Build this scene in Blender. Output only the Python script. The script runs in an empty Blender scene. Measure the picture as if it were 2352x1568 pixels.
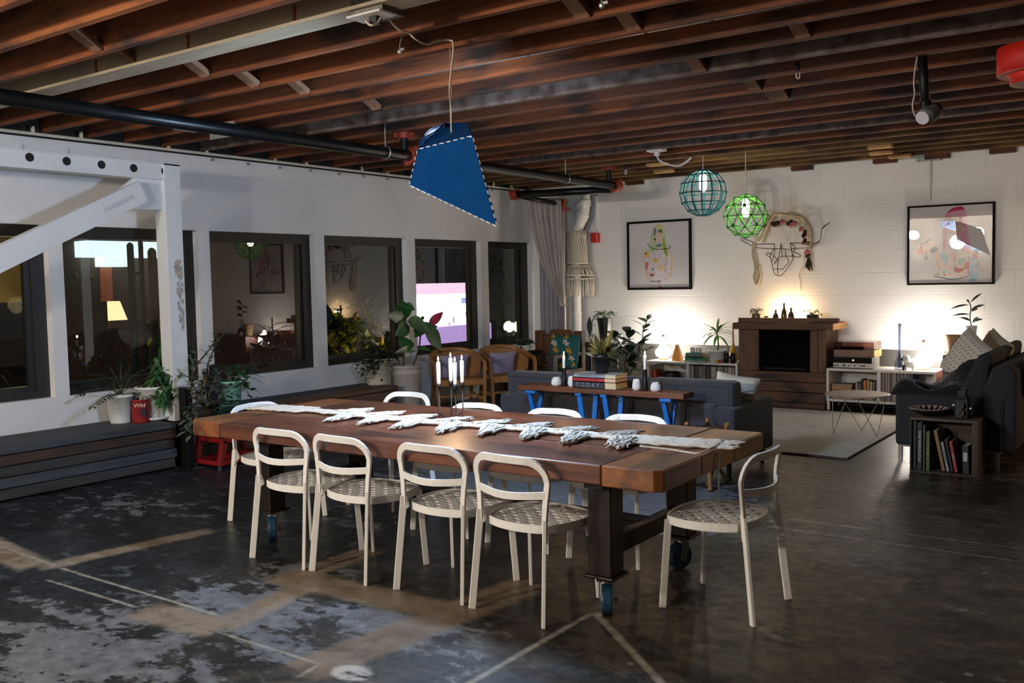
import bpy, math, random
from mathutils import Vector, Matrix, Euler
random.seed(7)
R_ = math.radians
pi = math.pi
scene = bpy.context.scene
COL = scene.collection

# ------------------------------------------------------------------ camera, world, exposure
CW, CH, FPX = 2352.0, 1568.0, 2167.2
YAW, PITCH, ROLL, CAMZ = -.622264, .063842, -.0205339, 1.6
_f = Vector((math.sin(YAW)*math.cos(PITCH), math.cos(YAW)*math.cos(PITCH), -math.sin(PITCH)))
_r = Vector((math.cos(YAW), -math.sin(YAW), 0))
_u = _r.cross(_f)
RT = _r*math.cos(ROLL) + _u*math.sin(ROLL)
UP = _u*math.cos(ROLL) - _r*math.sin(ROLL)
FW = _f
CPOS = Vector((0, 0, CAMZ))
cam = bpy.data.cameras.new('camera')
cam.sensor_width = 36.0
cam.lens = FPX/CW*36.0
cam.clip_end = 200
camo = bpy.data.objects.new('camera', cam)
COL.objects.link(camo)
mm = Matrix((RT, UP, -FW)).transposed().to_4x4()
mm.translation = CPOS
camo.matrix_world = mm
scene.camera = camo
scene.view_settings.view_transform = 'Standard'
scene.view_settings.look = 'None'
scene.view_settings.gamma = 1
scene.view_settings.exposure = 0.8
w = bpy.data.worlds.new('night_sky')
scene.world = w
w.use_nodes = True
w.node_tree.nodes['Background'].inputs[0].default_value = (.014, .015, .019, 1)
w.node_tree.nodes['Background'].inputs[1].default_value = .2

def at(px, py, x=None, y=None, z=None):
    """the place where the sight line through a photo pixel meets a plane of the room"""
    d = FW*FPX + RT*(px-CW/2) - UP*(py-CH/2)
    if x is not None: t = (x-CPOS.x)/d.x
    elif y is not None: t = (y-CPOS.y)/d.y
    else: t = (z-CPOS.z)/d.z
    return CPOS + d*t

def ln(c):
    if isinstance(c, str):
        c = tuple(int(c[i:i+2], 16)/255 for i in (0, 2, 4))
    return tuple((v/12.92 if v <= .04045 else ((v+.055)/1.055)**2.4) for v in c) + (1,)

# ------------------------------------------------------------------ materials
MATS = {}
def _new(name):
    m = bpy.data.materials.new(name); m.use_nodes = True
    return m, m.node_tree.nodes, m.node_tree.links, m.node_tree.nodes['Principled BSDF']

def mat(name, col, rough=.5, metal=0, var=0, vscale=8, stretch=(1,1,1), bump=0, bscale=None, col2=None, spec=None, sheen=0, trans=0, coat=0):
    if name in MATS: return MATS[name]
    m, N, L, B = _new(name)
    c = ln(col)
    B.inputs['Base Color'].default_value = c
    B.inputs['Roughness'].default_value = rough
    B.inputs['Metallic'].default_value = metal
    if spec is not None: B.inputs['Specular IOR Level'].default_value = spec
    if sheen: B.inputs['Sheen Weight'].default_value = sheen
    if trans: B.inputs['Transmission Weight'].default_value = trans
    if coat: B.inputs['Coat Weight'].default_value = coat
    if var or col2 or bump:
        tc = N.new('ShaderNodeTexCoord'); mp = N.new('ShaderNodeMapping')
        mp.inputs['Scale'].default_value = stretch
        L.new(tc.outputs['Object'], mp.inputs[0])
        nz = N.new('ShaderNodeTexNoise'); nz.inputs['Scale'].default_value = vscale
        nz.inputs['Detail'].default_value = 6
        L.new(mp.outputs[0], nz.inputs[0])
        if var or col2:
            rp = N.new('ShaderNodeValToRGB')
            a = c if not var else tuple(v*(1-var) for v in c[:3])+(1,)
            b = ln(col2) if col2 else tuple(min(1, v*(1+var)) for v in c[:3])+(1,)
            rp.color_ramp.elements[0].color = a; rp.color_ramp.elements[1].color = b
            rp.color_ramp.elements[0].position = .35; rp.color_ramp.elements[1].position = .65
            L.new(nz.outputs[0], rp.inputs[0]); L.new(rp.outputs[0], B.inputs['Base Color'])
        if bump:
            n2 = nz
            if bscale:
                n2 = N.new('ShaderNodeTexNoise'); n2.inputs['Scale'].default_value = bscale; n2.inputs['Detail'].default_value = 4
                L.new(mp.outputs[0], n2.inputs[0])
            bp = N.new('ShaderNodeBump'); bp.inputs['Strength'].default_value = bump; bp.inputs['Distance'].default_value = .01
            L.new(n2.outputs[0], bp.inputs['Height']); L.new(bp.outputs[0], B.inputs['Normal'])
    MATS[name] = m
    return m

def emit(name, col, strength, rough=.4):
    if name in MATS: return MATS[name]
    m, N, L, B = _new(name)
    B.inputs['Base Color'].default_value = ln(col); B.inputs['Roughness'].default_value = rough
    B.inputs['Emission Color'].default_value = ln(col); B.inputs['Emission Strength'].default_value = strength
    MATS[name] = m
    return m

def glass(name, tint=(1,1,1), ior=1.5, rough=0.0, opac=0.0):
    """clear sheet: transparent with a fresnel mirror on top"""
    if name in MATS: return MATS[name]
    m, N, L, B = _new(name)
    N.remove(B)
    out = N['Material Output']
    tr = N.new('ShaderNodeBsdfTransparent'); tr.inputs[0].default_value = tint+(1,)
    gl = N.new('ShaderNodeBsdfGlossy'); gl.inputs['Roughness'].default_value = rough
    # Schlick mirror term, the same from both sides of the sheet
    f0 = ((ior-1)/(ior+1))**2
    lw = N.new('ShaderNodeLayerWeight'); lw.inputs[0].default_value = .5
    pw = N.new('ShaderNodeMath'); pw.operation = 'POWER'; pw.inputs[1].default_value = 5
    L.new(lw.outputs['Facing'], pw.inputs[0])
    fr = N.new('ShaderNodeMath'); fr.operation = 'MULTIPLY_ADD'; fr.inputs[1].default_value = 1-f0; fr.inputs[2].default_value = f0
    L.new(pw.outputs[0], fr.inputs[0])
    mx = N.new('ShaderNodeMixShader')
    L.new(fr.outputs[0], mx.inputs[0]); L.new(tr.outputs[0], mx.inputs[1]); L.new(gl.outputs[0], mx.inputs[2])
    L.new(mx.outputs[0], out.inputs[0])
    MATS[name] = m
    return m

def wood(name, c1, c2, axis=0, scale=3, rough=.55, bump=.25, c3=None, big=1.0, coat=0):
    """grain stretched along one axis"""
    if name in MATS: return MATS[name]
    m, N, L, B = _new(name)
    tc = N.new('ShaderNodeTexCoord'); mp = N.new('ShaderNodeMapping')
    s = [14, 14, 14]; s[axis] = .9
    mp.inputs['Scale'].default_value = s
    L.new(tc.outputs['Object'], mp.inputs[0])
    nz = N.new('ShaderNodeTexNoise'); nz.inputs['Scale'].default_value = scale; nz.inputs['Detail'].default_value = 8
    nz.inputs['Distortion'].default_value = .6
    L.new(mp.outputs[0], nz.inputs[0])
    mp2 = N.new('ShaderNodeMapping'); s2 = [3.0*big, 3.0*big, 3.0*big]; s2[axis] = .5*big
    mp2.inputs['Scale'].default_value = s2
    L.new(tc.outputs['Object'], mp2.inputs[0])
    n2 = N.new('ShaderNodeTexNoise'); n2.inputs['Scale'].default_value = 1.5; n2.inputs['Detail'].default_value = 4
    L.new(mp2.outputs[0], n2.inputs[0])
    rp = N.new('ShaderNodeValToRGB')
    rp.color_ramp.elements[0].color = ln(c1); rp.color_ramp.elements[1].color = ln(c2)
    rp.color_ramp.elements[0].position = .32; rp.color_ramp.elements[1].position = .68
    ad = N.new('ShaderNodeMath'); ad.operation = 'MULTIPLY_ADD'; ad.inputs[1].default_value = .55
    a2 = N.new('ShaderNodeMath'); a2.operation = 'MULTIPLY'; a2.inputs[1].default_value = .45
    L.new(n2.outputs[0], a2.inputs[0]); L.new(nz.outputs[0], ad.inputs[0]); L.new(a2.outputs[0], ad.inputs[2])
    L.new(ad.outputs[0], rp.inputs[0])
    if c3:
        mp3 = N.new('ShaderNodeMapping'); s3 = [5, 5, 5]; s3[axis] = 1.6; mp3.inputs['Scale'].default_value = s3
        L.new(tc.outputs['Object'], mp3.inputs[0])
        n3 = N.new('ShaderNodeTexNoise'); n3.inputs['Scale'].default_value = 1.1; n3.inputs['Detail'].default_value = 6
        L.new(mp3.outputs[0], n3.inputs[0])
        r3 = N.new('ShaderNodeValToRGB'); r3.color_ramp.elements[0].position = .52; r3.color_ramp.elements[1].position = .66
        L.new(n3.outputs[0], r3.inputs[0])
        mx = N.new('ShaderNodeMix'); mx.data_type = 'RGBA'
        L.new(r3.outputs[0], mx.inputs[0]); L.new(rp.outputs[0], mx.inputs[6]); mx.inputs[7].default_value = ln(c3)
        L.new(mx.outputs[2], B.inputs['Base Color'])
    else:
        L.new(rp.outputs[0], B.inputs['Base Color'])
    B.inputs['Roughness'].default_value = rough
    if coat: B.inputs['Coat Weight'].default_value = coat
    bp = N.new('ShaderNodeBump'); bp.inputs['Strength'].default_value = bump; bp.inputs['Distance'].default_value = .01
    L.new(nz.outputs[0], bp.inputs['Height']); L.new(bp.outputs[0], B.inputs['Normal'])
    MATS[name] = m
    return m

# ------------------------------------------------------------------ mesh accumulator
V = Vector
class M:
    def __init__(s): s.v = []; s.f = []; s.mi = []; s.cur = 0
    def add(s, vs, fs):
        o = len(s.v); s.v += [tuple(p) for p in vs]
        for f in fs: s.f.append(tuple(i+o for i in f)); s.mi.append(s.cur)
        return s
    def box(s, c, d, rz=0, rot=None):
        x, y, z = d[0]/2, d[1]/2, d[2]/2
        vs = [V(p) for p in ((-x,-y,-z),(x,-y,-z),(x,y,-z),(-x,y,-z),(-x,-y,z),(x,-y,z),(x,y,z),(-x,y,z))]
        if rot: q = Euler(rot).to_matrix(); vs = [q@p for p in vs]
        elif rz: q = Matrix.Rotation(rz, 3, 'Z'); vs = [q@p for p in vs]
        return s.add([p+V(c) for p in vs], [(0,3,2,1),(4,5,6,7),(0,1,5,4),(1,2,6,5),(2,3,7,6),(3,0,4,7)])
    def b2(s, a, b):
        return s.box([(a[i]+b[i])/2 for i in range(3)], [abs(a[i]-b[i]) for i in range(3)])
    def bar(s, a, b, w, h, up=(0,0,1)):
        a, b = V(a), V(b); d = (b-a).normalized(); u = V(up)
        if abs(d.dot(u)) > .98: u = V((1,0,0))
        r = d.cross(u).normalized(); u = r.cross(d)
        vs = []
        for p in (a, b):
            for sx, sy in ((-1,-1),(1,-1),(1,1),(-1,1)): vs.append(p+r*(sx*w/2)+u*(sy*h/2))
        return s.add(vs, [(0,1,2,3),(7,6,5,4),(0,4,5,1),(1,5,6,2),(2,6,7,3),(3,7,4,0)])
    def tube(s, pts, r, n=8, closed=False, prof=None, up=None):
        pts = [V(p) for p in pts]; k = len(pts)
        rs = r if isinstance(r, (list, tuple)) else [r]*k
        pu = None; rings = []
        for i, p in enumerate(pts):
            a = pts[(i-1) % k] if (closed or i > 0) else p
            b = pts[(i+1) % k] if (closed or i < k-1) else p
            d = b-a
            d = d.normalized() if d.length > 1e-9 else V((0,0,1))
            if up is not None: u = V(up)
            elif pu is None: u = V((0,0,1)) if abs(d.z) < .9 else V((1,0,0))
            else: u = pu
            u = u - d*u.dot(d)
            if u.length < 1e-6: u = d.orthogonal()
            u.normalize(); pu = u; q = d.cross(u)
            ring = []
            if prof:
                for (e, g) in prof: ring.append(p+q*e*rs[i]+u*g*rs[i])
            else:
                for j in range(n):
                    t = 2*pi*j/n; ring.append(p+(q*math.cos(t)+u*math.sin(t))*rs[i])
            rings.append(ring)
        n = len(rings[0]); vs = [x for rr in rings for x in rr]; fs = []
        for i in range(k if closed else k-1):
            i2 = (i+1) % k
            for j in range(n):
                j2 = (j+1) % n; fs.append((i*n+j, i2*n+j, i2*n+j2, i*n+j2))
        if not closed: fs += [tuple(range(n)), tuple(range((k-1)*n+n-1, (k-1)*n-1, -1))]
        return s.add(vs, fs)
    def lathe(s, prof, n=24, c=(0,0,0), sx=1, sy=1, wob=0):
        c = V(c); vs = []; fs = []; k = len(prof)
        for (r, z) in prof:
            for j in range(n):
                t = 2*pi*j/n; rr = r*(1+wob*math.cos(n/2*t)) if wob else r
                vs.append(c+V((rr*math.cos(t)*sx, rr*math.sin(t)*sy, z)))
        for i in range(k-1):
            for j in range(n):
                j2 = (j+1) % n; fs.append((i*n+j, i*n+j2, (i+1)*n+j2, (i+1)*n+j))
        if prof[0][0] > 1e-6: fs.append(tuple(range(n-1, -1, -1)))
        if prof[-1][0] > 1e-6: fs.append(tuple(range((k-1)*n, k*n)))
        return s.add(vs, fs)
    def poly(s, pts, off):
        """a flat outline given thickness along off"""
        k = len(pts); o = V(off); vs = [V(p) for p in pts]+[V(p)+o for p in pts]
        return s.add(vs, [tuple(range(k)), tuple(range(2*k-1, k-1, -1))]+[(i, i+k, (i+1) % k+k, (i+1) % k) for i in range(k)])
    def sphere(s, c, r, n=12, m=8, sc=(1,1,1)):
        pr = [(max(1e-7, math.sin(pi*i/m)), -math.cos(pi*i/m)) for i in range(m+1)]
        o = len(s.v); s.lathe(pr, n)
        for i in range(o, len(s.v)):
            p = s.v[i]; s.v[i] = (c[0]+p[0]*r*sc[0], c[1]+p[1]*r*sc[1], c[2]+p[2]*r*sc[2])
        return s
    def cyl(s, a, b, r, n=16, r2=None): return s.tube([a, b], [r, r if r2 is None else r2], n)
    def leaf(s, base, d, L, W, droop=.3, up=(0,0,1), seg=4, tip=.5, fold=.15):
        """a pointed leaf that bends under its weight"""
        d = V(d).normalized(); u = V(up); sd = d.cross(u)
        if sd.length < 1e-4: sd = d.orthogonal()
        sd.normalize(); u = sd.cross(d).normalized()
        p = V(base); vs = []; dd = d.copy()
        for i in range(seg+1):
            t = i/seg; wv = W/2*(math.sin(pi*min(1, t**(.5/tip if tip else 1)*.96+.02)))
            q = u*(fold*wv)
            vs += [p-sd*wv+q, p.copy(), p+sd*wv+q]
            dd = (dd-V((0,0,1))*droop/seg).normalized(); p = p+dd*(L/seg)
        fs = []
        for i in range(seg):
            a = i*3; fs += [(a,a+1,a+4,a+3),(a+1,a+2,a+5,a+4)]
        return s.add(vs, fs)
    def grid(s, fn, nu, nv):
        vs = [fn(i/nu, j/nv) for j in range(nv+1) for i in range(nu+1)]
        return s.add(vs, [(j*(nu+1)+i, j*(nu+1)+i+1, (j+1)*(nu+1)+i+1, (j+1)*(nu+1)+i) for j in range(nv) for i in range(nu)])
    def cushion(s, c, d, rot=(0,0,0), n=10, pw=.45):
        """a stuffed pillow: two bulging sheets that meet at a seam; d = width, height, thickness (local y)"""
        q = Euler(rot).to_matrix(); c = V(c)
        for sg in (1, -1):
            def fn(u, v, sg=sg):
                a, b = u*2-1, v*2-1
                t = max(0, (1-a**4)*(1-b**4))**pw
                k = 1-.06*(1-abs(a))*abs(b)**3-.0
                k2 = 1-.06*(1-abs(b))*abs(a)**3
                return c+q@V((a*d[0]/2*k2, sg*t*d[2]/2, b*d[1]/2*k))
            o = len(s.f); s.grid(fn, n, n)
            if sg > 0: s.f[o:] = [tuple(reversed(f)) for f in s.f[o:]]
        return s

WM = {}
def part(name, m, material, parent=None, world=False, smooth=False, bev=0, label=None, solid=0, sub=0, loc=None, rz=0):
    """link an accumulated mesh as one object"""
    vs = m.v
    wm = WM.get(parent.name, Matrix()) if parent else Matrix()
    if parent is not None and world:
        inv = wm.inverted(); vs = [tuple(inv@V(p)) for p in vs]
    me = bpy.data.meshes.new(name)
    me.from_pydata([tuple(v) for v in vs], [], m.f)
    mats = material if isinstance(material, (list, tuple)) else [material]
    for x in mats: me.materials.append(x)
    if len(mats) > 1: me.polygons.foreach_set('material_index', m.mi)
    if smooth: me.polygons.foreach_set('use_smooth', [True]*len(me.polygons))
    me.update()
    o = bpy.data.objects.new(name, me); COL.objects.link(o)
    if loc is not None: o.location = loc; o.rotation_euler = (0,0,rz)
    lm = Matrix.Translation(V(loc or (0,0,0))) @ Matrix.Rotation(rz, 4, 'Z')
    if parent is not None: o.parent = parent
    WM[o.name] = wm @ lm
    if bev:
        b = o.modifiers.new('edge', 'BEVEL'); b.width = bev; b.segments = 2; b.limit_method = 'ANGLE'; b.angle_limit = R_(35)
    if solid:
        b = o.modifiers.new('thick', 'SOLIDIFY'); b.thickness = solid; b.offset = 0
    if sub:
        b = o.modifiers.new('soft', 'SUBSURF'); b.levels = sub; b.render_levels = sub
    if label: o['label'] = label
    return o

def T(name, label, cat, loc=(0,0,0), rz=0, group=None):
    o = bpy.data.objects.new(name, None); COL.objects.link(o)
    o.empty_display_size = .1
    o.location = loc; o.rotation_euler = (0,0,rz)
    o['label'] = label; o['category'] = cat
    if group: o['group'] = group
    WM[o.name] = Matrix.Translation(V(loc)) @ Matrix.Rotation(rz, 4, 'Z')
    return o

def tag(o, label, cat, group=None):
    o['label'] = label; o['category'] = cat
    if group: o['group'] = group
    return o

def one(name, m, material, label, cat, group=None, **k):
    """a thing that is a single mesh, its origin moved to its own base"""
    xs = [p[0] for p in m.v]; ys = [p[1] for p in m.v]; zs = [p[2] for p in m.v]
    c = V(((min(xs)+max(xs))/2, (min(ys)+max(ys))/2, min(zs)))
    m.v = [(p[0]-c.x, p[1]-c.y, p[2]-c.z) for p in m.v]
    return tag(part(name, m, material, None, loc=c, **k), label, cat, group)

def struct(name, m, material, parent=None, **k):
    o = part(name, m, material, parent, **k)
    if parent is None: o['kind'] = 'structure'
    return o

def dup(root, loc, rz, label=None, group=None):
    r = root.copy(); COL.objects.link(r); r.location = loc; r.rotation_euler = (0,0,rz)
    if label: r['label'] = label
    if group: r['group'] = group
    for ch in root.children:
        c = ch.copy(); COL.objects.link(c); c.parent = r
        for g in ch.children:
            d = g.copy(); COL.objects.link(d); d.parent = c
    return r

def lettering(body, size, material, parent, mtx, name='lettering', ext=.0006):
    cu = bpy.data.curves.new(name, 'FONT'); cu.body = body; cu.size = size; cu.extrude = ext
    cu.align_x = 'CENTER'; cu.align_y = 'CENTER'
    cu.materials.append(material)
    tmp = bpy.data.objects.new('lettering_curve', cu)
    me = bpy.data.meshes.new_from_object(tmp); me.name = name
    bpy.data.objects.remove(tmp); bpy.data.curves.remove(cu)
    o = bpy.data.objects.new(name, me); COL.objects.link(o)
    if parent is not None:
        o.parent = parent; mtx = WM[parent.name].inverted() @ mtx
    o.matrix_local = mtx
    return o

def arc(c, r, a0, a1, n, plane='xy'):
    out = []
    for i in range(n+1):
        t = R_(a0+(a1-a0)*i/n); p = (r*math.cos(t), r*math.sin(t))
        out.append(V((c[0]+p[0], c[1]+p[1], c[2])) if plane == 'xy' else V((c[0]+p[0], c[1], c[2]+p[1])) if plane == 'xz' else V((c[0], c[1]+p[0], c[2]+p[1])))
    return out

def smoothpath(pts, n=6):
    """Catmull-Rom through the given points"""
    pts = [V(p) for p in pts]; q = [pts[0]*2-pts[1]]+pts+[pts[-1]*2-pts[-2]]; out = []
    for i in range(1, len(q)-2):
        a, b, c, d = q[i-1], q[i], q[i+1], q[i+2]
        for k in range(n):
            t = k/n
            out.append(.5*((2*b)+(c-a)*t+(2*a-5*b+4*c-d)*t*t+(3*b-a-3*c+d)*t**3))
    out.append(pts[-1]); return out

def ypath(pts, y): return [at(p[0], p[1], y=y) for p in pts]
rnd = random.uniform
# ------------------------------------------------------------------ the setting
XL, YB, XR, YF, ZJ = -8.0, 11.75, 4.2, -2.2, 2.95     # left wall, back wall, right wall, wall behind, joist undersides

def floor_material():
    m, N, L, B = _new('worn_concrete')
    tc = N.new('ShaderNodeTexCoord')
    def noise(scale, detail=6, dist=0, st=None, rough=.5):
        n = N.new('ShaderNodeTexNoise'); n.inputs['Scale'].default_value = scale; n.inputs['Detail'].default_value = detail
        n.inputs['Distortion'].default_value = dist; n.inputs['Roughness'].default_value = rough
        if st:
            mp = N.new('ShaderNodeMapping'); mp.inputs['Scale'].default_value = st; L.new(tc.outputs['Object'], mp.inputs[0]); L.new(mp.outputs[0], n.inputs[0])
        else: L.new(tc.outputs['Object'], n.inputs[0])
        return n.outputs[0]
    def ramp(v, a, b, ca=(0,0,0,1), cb=(1,1,1,1)):
        r = N.new('ShaderNodeValToRGB'); r.color_ramp.elements[0].position = a; r.color_ramp.elements[1].position = b
        r.color_ramp.elements[0].color = ca; r.color_ramp.elements[1].color = cb
        L.new(v, r.inputs[0]); return r.outputs[0]
    def math_(op, a, b=None, c=None, clamp=False):
        n = N.new('ShaderNodeMath'); n.operation = op; n.use_clamp = clamp
        for i, x in enumerate((a, b, c)):
            if x is None: continue
            if isinstance(x, (int, float)): n.inputs[i].default_value = x
            else: L.new(x, n.inputs[i])
        return n.outputs[0]
    def mix(f, a, b):
        n = N.new('ShaderNodeMix'); n.data_type = 'RGBA'
        if isinstance(f, (int, float)): n.inputs[0].default_value = f
        else: L.new(f, n.inputs[0])
        for i, x in ((6, a), (7, b)):
            if isinstance(x, tuple): n.inputs[i].default_value = x
            else: L.new(x, n.inputs[i])
        return n.outputs[2]
    sep = N.new('ShaderNodeSeparateXYZ'); L.new(tc.outputs['Object'], sep.inputs[0])
    X, Y = sep.outputs[0], sep.outputs[1]
    fine = noise(14, 12, .2, None, .68)
    mid = noise(3.2, 14, .5, None, .68)
    big = noise(.6, 5, .5)
    flake = noise(5.5, 15, .35, (.8, 1.3, 1), .70)
    speck = noise(17, 12, .2, None, .66)
    cold = mix(ramp(mid, .40, .60), ln('070a0d'), ln('191f24'))
    warm = mix(ramp(mid, .42, .58), ln('17130f'), ln('4f4537'))
    # blue-black base gives way to brown towards the right of the hall
    side = math_('MULTIPLY_ADD', X, .42, 1.9)
    side = math_('ADD', side, math_('MULTIPLY_ADD', big, 1.4, -.7), clamp=True)
    col = mix(side, cold, warm)
    col = mix(math_('MULTIPLY', ramp(speck, .50, .58), .45), col, mix(side, ln('2e3539'), ln('5d5344')))
    col = mix(math_('MULTIPLY', ramp(flake, .40, .46, (1,1,1,1), (0,0,0,1)), .6), col, ln('0b0c0d'))
    blot = noise(1.3, 9, .6, None, .62)
    col = mix(math_('MULTIPLY', ramp(blot, .47, .60), math_('MULTIPLY_ADD', side, .45, .15)), col, ln('120e0b'))
    # bare, chalky spots
    chalk = math_('MULTIPLY', ramp(flake, .555, .585), ramp(big, .38, .60))
    col = mix(math_('MULTIPLY', chalk, .55), col, mix(side, ln('666a6c'), ln('6e6251')))
    streak = flake
    def seg(p0, p1, wd, soft):
        a, b = at(*p0, z=0), at(*p1, z=0); d = (b-a); ll = d.length; d.normalize()
        dx = math_('SUBTRACT', X, a.x); dy = math_('SUBTRACT', Y, a.y)
        uu = math_('ADD', math_('MULTIPLY', dx, d.x), math_('MULTIPLY', dy, d.y))
        vv = math_('ABSOLUTE', math_('SUBTRACT', math_('MULTIPLY', dy, d.x), math_('MULTIPLY', dx, d.y)))
        vv = math_('ADD', vv, math_('MULTIPLY_ADD', fine, soft*1.6, -soft*.8))
        mv = math_('MULTIPLY_ADD', vv, -1/soft, (wd/2+soft/2)/soft, True)
        mu = math_('MULTIPLY', math_('MULTIPLY_ADD', uu, 12, .5, True), math_('MULTIPLY_ADD', uu, -12, ll*12+.5, True))
        return math_('MULTIPLY', mv, mu)
    def blob(px, py, r, sy=1):
        c = at(px, py, z=0)
        dx = math_('MULTIPLY', math_('SUBTRACT', X, c.x), 1/r); dy = math_('MULTIPLY', math_('SUBTRACT', Y, c.y), 1/(r*sy))
        dd = math_('SQRT', math_('ADD', math_('MULTIPLY', dx, dx), math_('MULTIPLY', dy, dy)))
        return math_('MULTIPLY_ADD', dd, -1, 1, True)
    # pale worn cement patches; beyond the table they paint in the pendant's light
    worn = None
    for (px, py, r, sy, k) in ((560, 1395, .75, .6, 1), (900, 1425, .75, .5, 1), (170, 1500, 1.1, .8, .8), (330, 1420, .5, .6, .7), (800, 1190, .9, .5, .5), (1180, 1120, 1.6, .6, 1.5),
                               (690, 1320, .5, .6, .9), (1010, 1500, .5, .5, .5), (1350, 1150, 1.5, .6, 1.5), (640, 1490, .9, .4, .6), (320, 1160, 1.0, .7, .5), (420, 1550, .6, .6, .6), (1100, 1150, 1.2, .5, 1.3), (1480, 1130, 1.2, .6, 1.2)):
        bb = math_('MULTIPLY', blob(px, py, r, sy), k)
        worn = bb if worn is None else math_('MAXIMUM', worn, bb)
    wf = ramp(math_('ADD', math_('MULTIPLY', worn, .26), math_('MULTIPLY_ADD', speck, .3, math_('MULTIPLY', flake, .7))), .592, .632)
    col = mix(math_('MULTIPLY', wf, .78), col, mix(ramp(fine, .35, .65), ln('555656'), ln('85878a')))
    # rust brown paths where partition walls once stood
    rust = None
    for s_ in (((-60, 1232), (80, 1300), .20), ((100, 1302), (480, 1218), .15), ((330, 1400), (505, 1445), .22), ((505, 1440), (715, 1340), .17),
               ((640, 1320), (1060, 1412), .24), ((690, 1545), (1230, 1335), .26), ((640, 1340), (860, 1260), .18)):
        k = seg(s_[0], s_[1], s_[2], .05)
        rust = k if rust is None else math_('MAXIMUM', rust, k)
    rc = mix(ramp(mid, .4, .62), ln('806a50'), ln('a39687'))
    rc = mix(math_('MULTIPLY', side, .8), rc, ln('6a5537'))
    col = mix(math_('MULTIPLY', rust, math_('MULTIPLY_ADD', flake, 2.2, -.28, True)), col, rc)
    # thin pale cut lines
    lines = None
    for s_ in (((0, 1253), (125, 1298), .018), ((138, 1304), (500, 1412), .018), ((110, 1332), (310, 1393), .016), ((505, 1452), (735, 1525), .014),
               ((1366, 1405), (1530, 1580), .035), ((1040, 1590), (1358, 1408), .03), ((735, 1525), (690, 1550), .02),
               ((1740, 1205), (2352, 1290), .012), ((1800, 1190), (2352, 1260), .01)):
        k = seg(s_[0], s_[1], s_[2], .016)
        lines = k if lines is None else math_('MAXIMUM', lines, k)
    col = mix(math_('MULTIPLY', lines, math_('MULTIPLY_ADD', speck, 2.4, -.45, True)), col, ln('aba291'))
    # floor slab joints on the far right, a coarse grid of hairlines
    brk = N.new('ShaderNodeTexBrick'); L.new(tc.outputs['Object'], brk.inputs[0])
    brk.inputs['Scale'].default_value = 1.0; brk.inputs['Brick Width'].default_value = .62; brk.inputs['Row Height'].default_value = .31
    brk.inputs['Mortar Size'].default_value = .012; brk.inputs['Mortar Smooth'].default_value = 1
    tile = math_('MULTIPLY', math_('MULTIPLY', brk.outputs['Fac'], ramp(big, .35, .55)), math_('MULTIPLY_ADD', Y, 1.2, -6.5, True))
    col = mix(math_('MULTIPLY', tile, .45), col, ln('191612'))
    # drips and chips
    vor = N.new('ShaderNodeTexVoronoi'); vor.inputs['Scale'].default_value = 2.3; L.new(tc.outputs['Object'], vor.inputs[0])
    col = mix(math_('MULTIPLY', ramp(vor.outputs['Distance'], .03, .05, (1,1,1,1), (0,0,0,1)), .55), col, ln('a89b86'))
    for px, py in ((808, 1545),): col = mix(math_('MULTIPLY', math_('MULTIPLY', math_('MULTIPLY_ADD', blob(px, py, .14, .7), 5, -1, True), ramp(flake, .44, .54)), .85), col, ln('c9c3ba'))
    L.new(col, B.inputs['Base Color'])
    rr = ramp(math_('ADD', fine, math_('MULTIPLY', worn, .3)), .3, .75, (.28,.28,.28,1), (.55,.55,.55,1))
    L.new(rr, B.inputs['Roughness'])
    B.inputs['Specular IOR Level'].default_value = .5
    bp = N.new('ShaderNodeBump'); bp.inputs['Strength'].default_value = .05; bp.inputs['Distance'].default_value = .01
    L.new(fine, bp.inputs['Height']); L.new(bp.outputs[0], B.inputs['Normal'])
    return m

struct('floor', M().b2((XL-.2, YF-.2, -.2), (XR+.2, YB+.2, 0)), floor_material())

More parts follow.
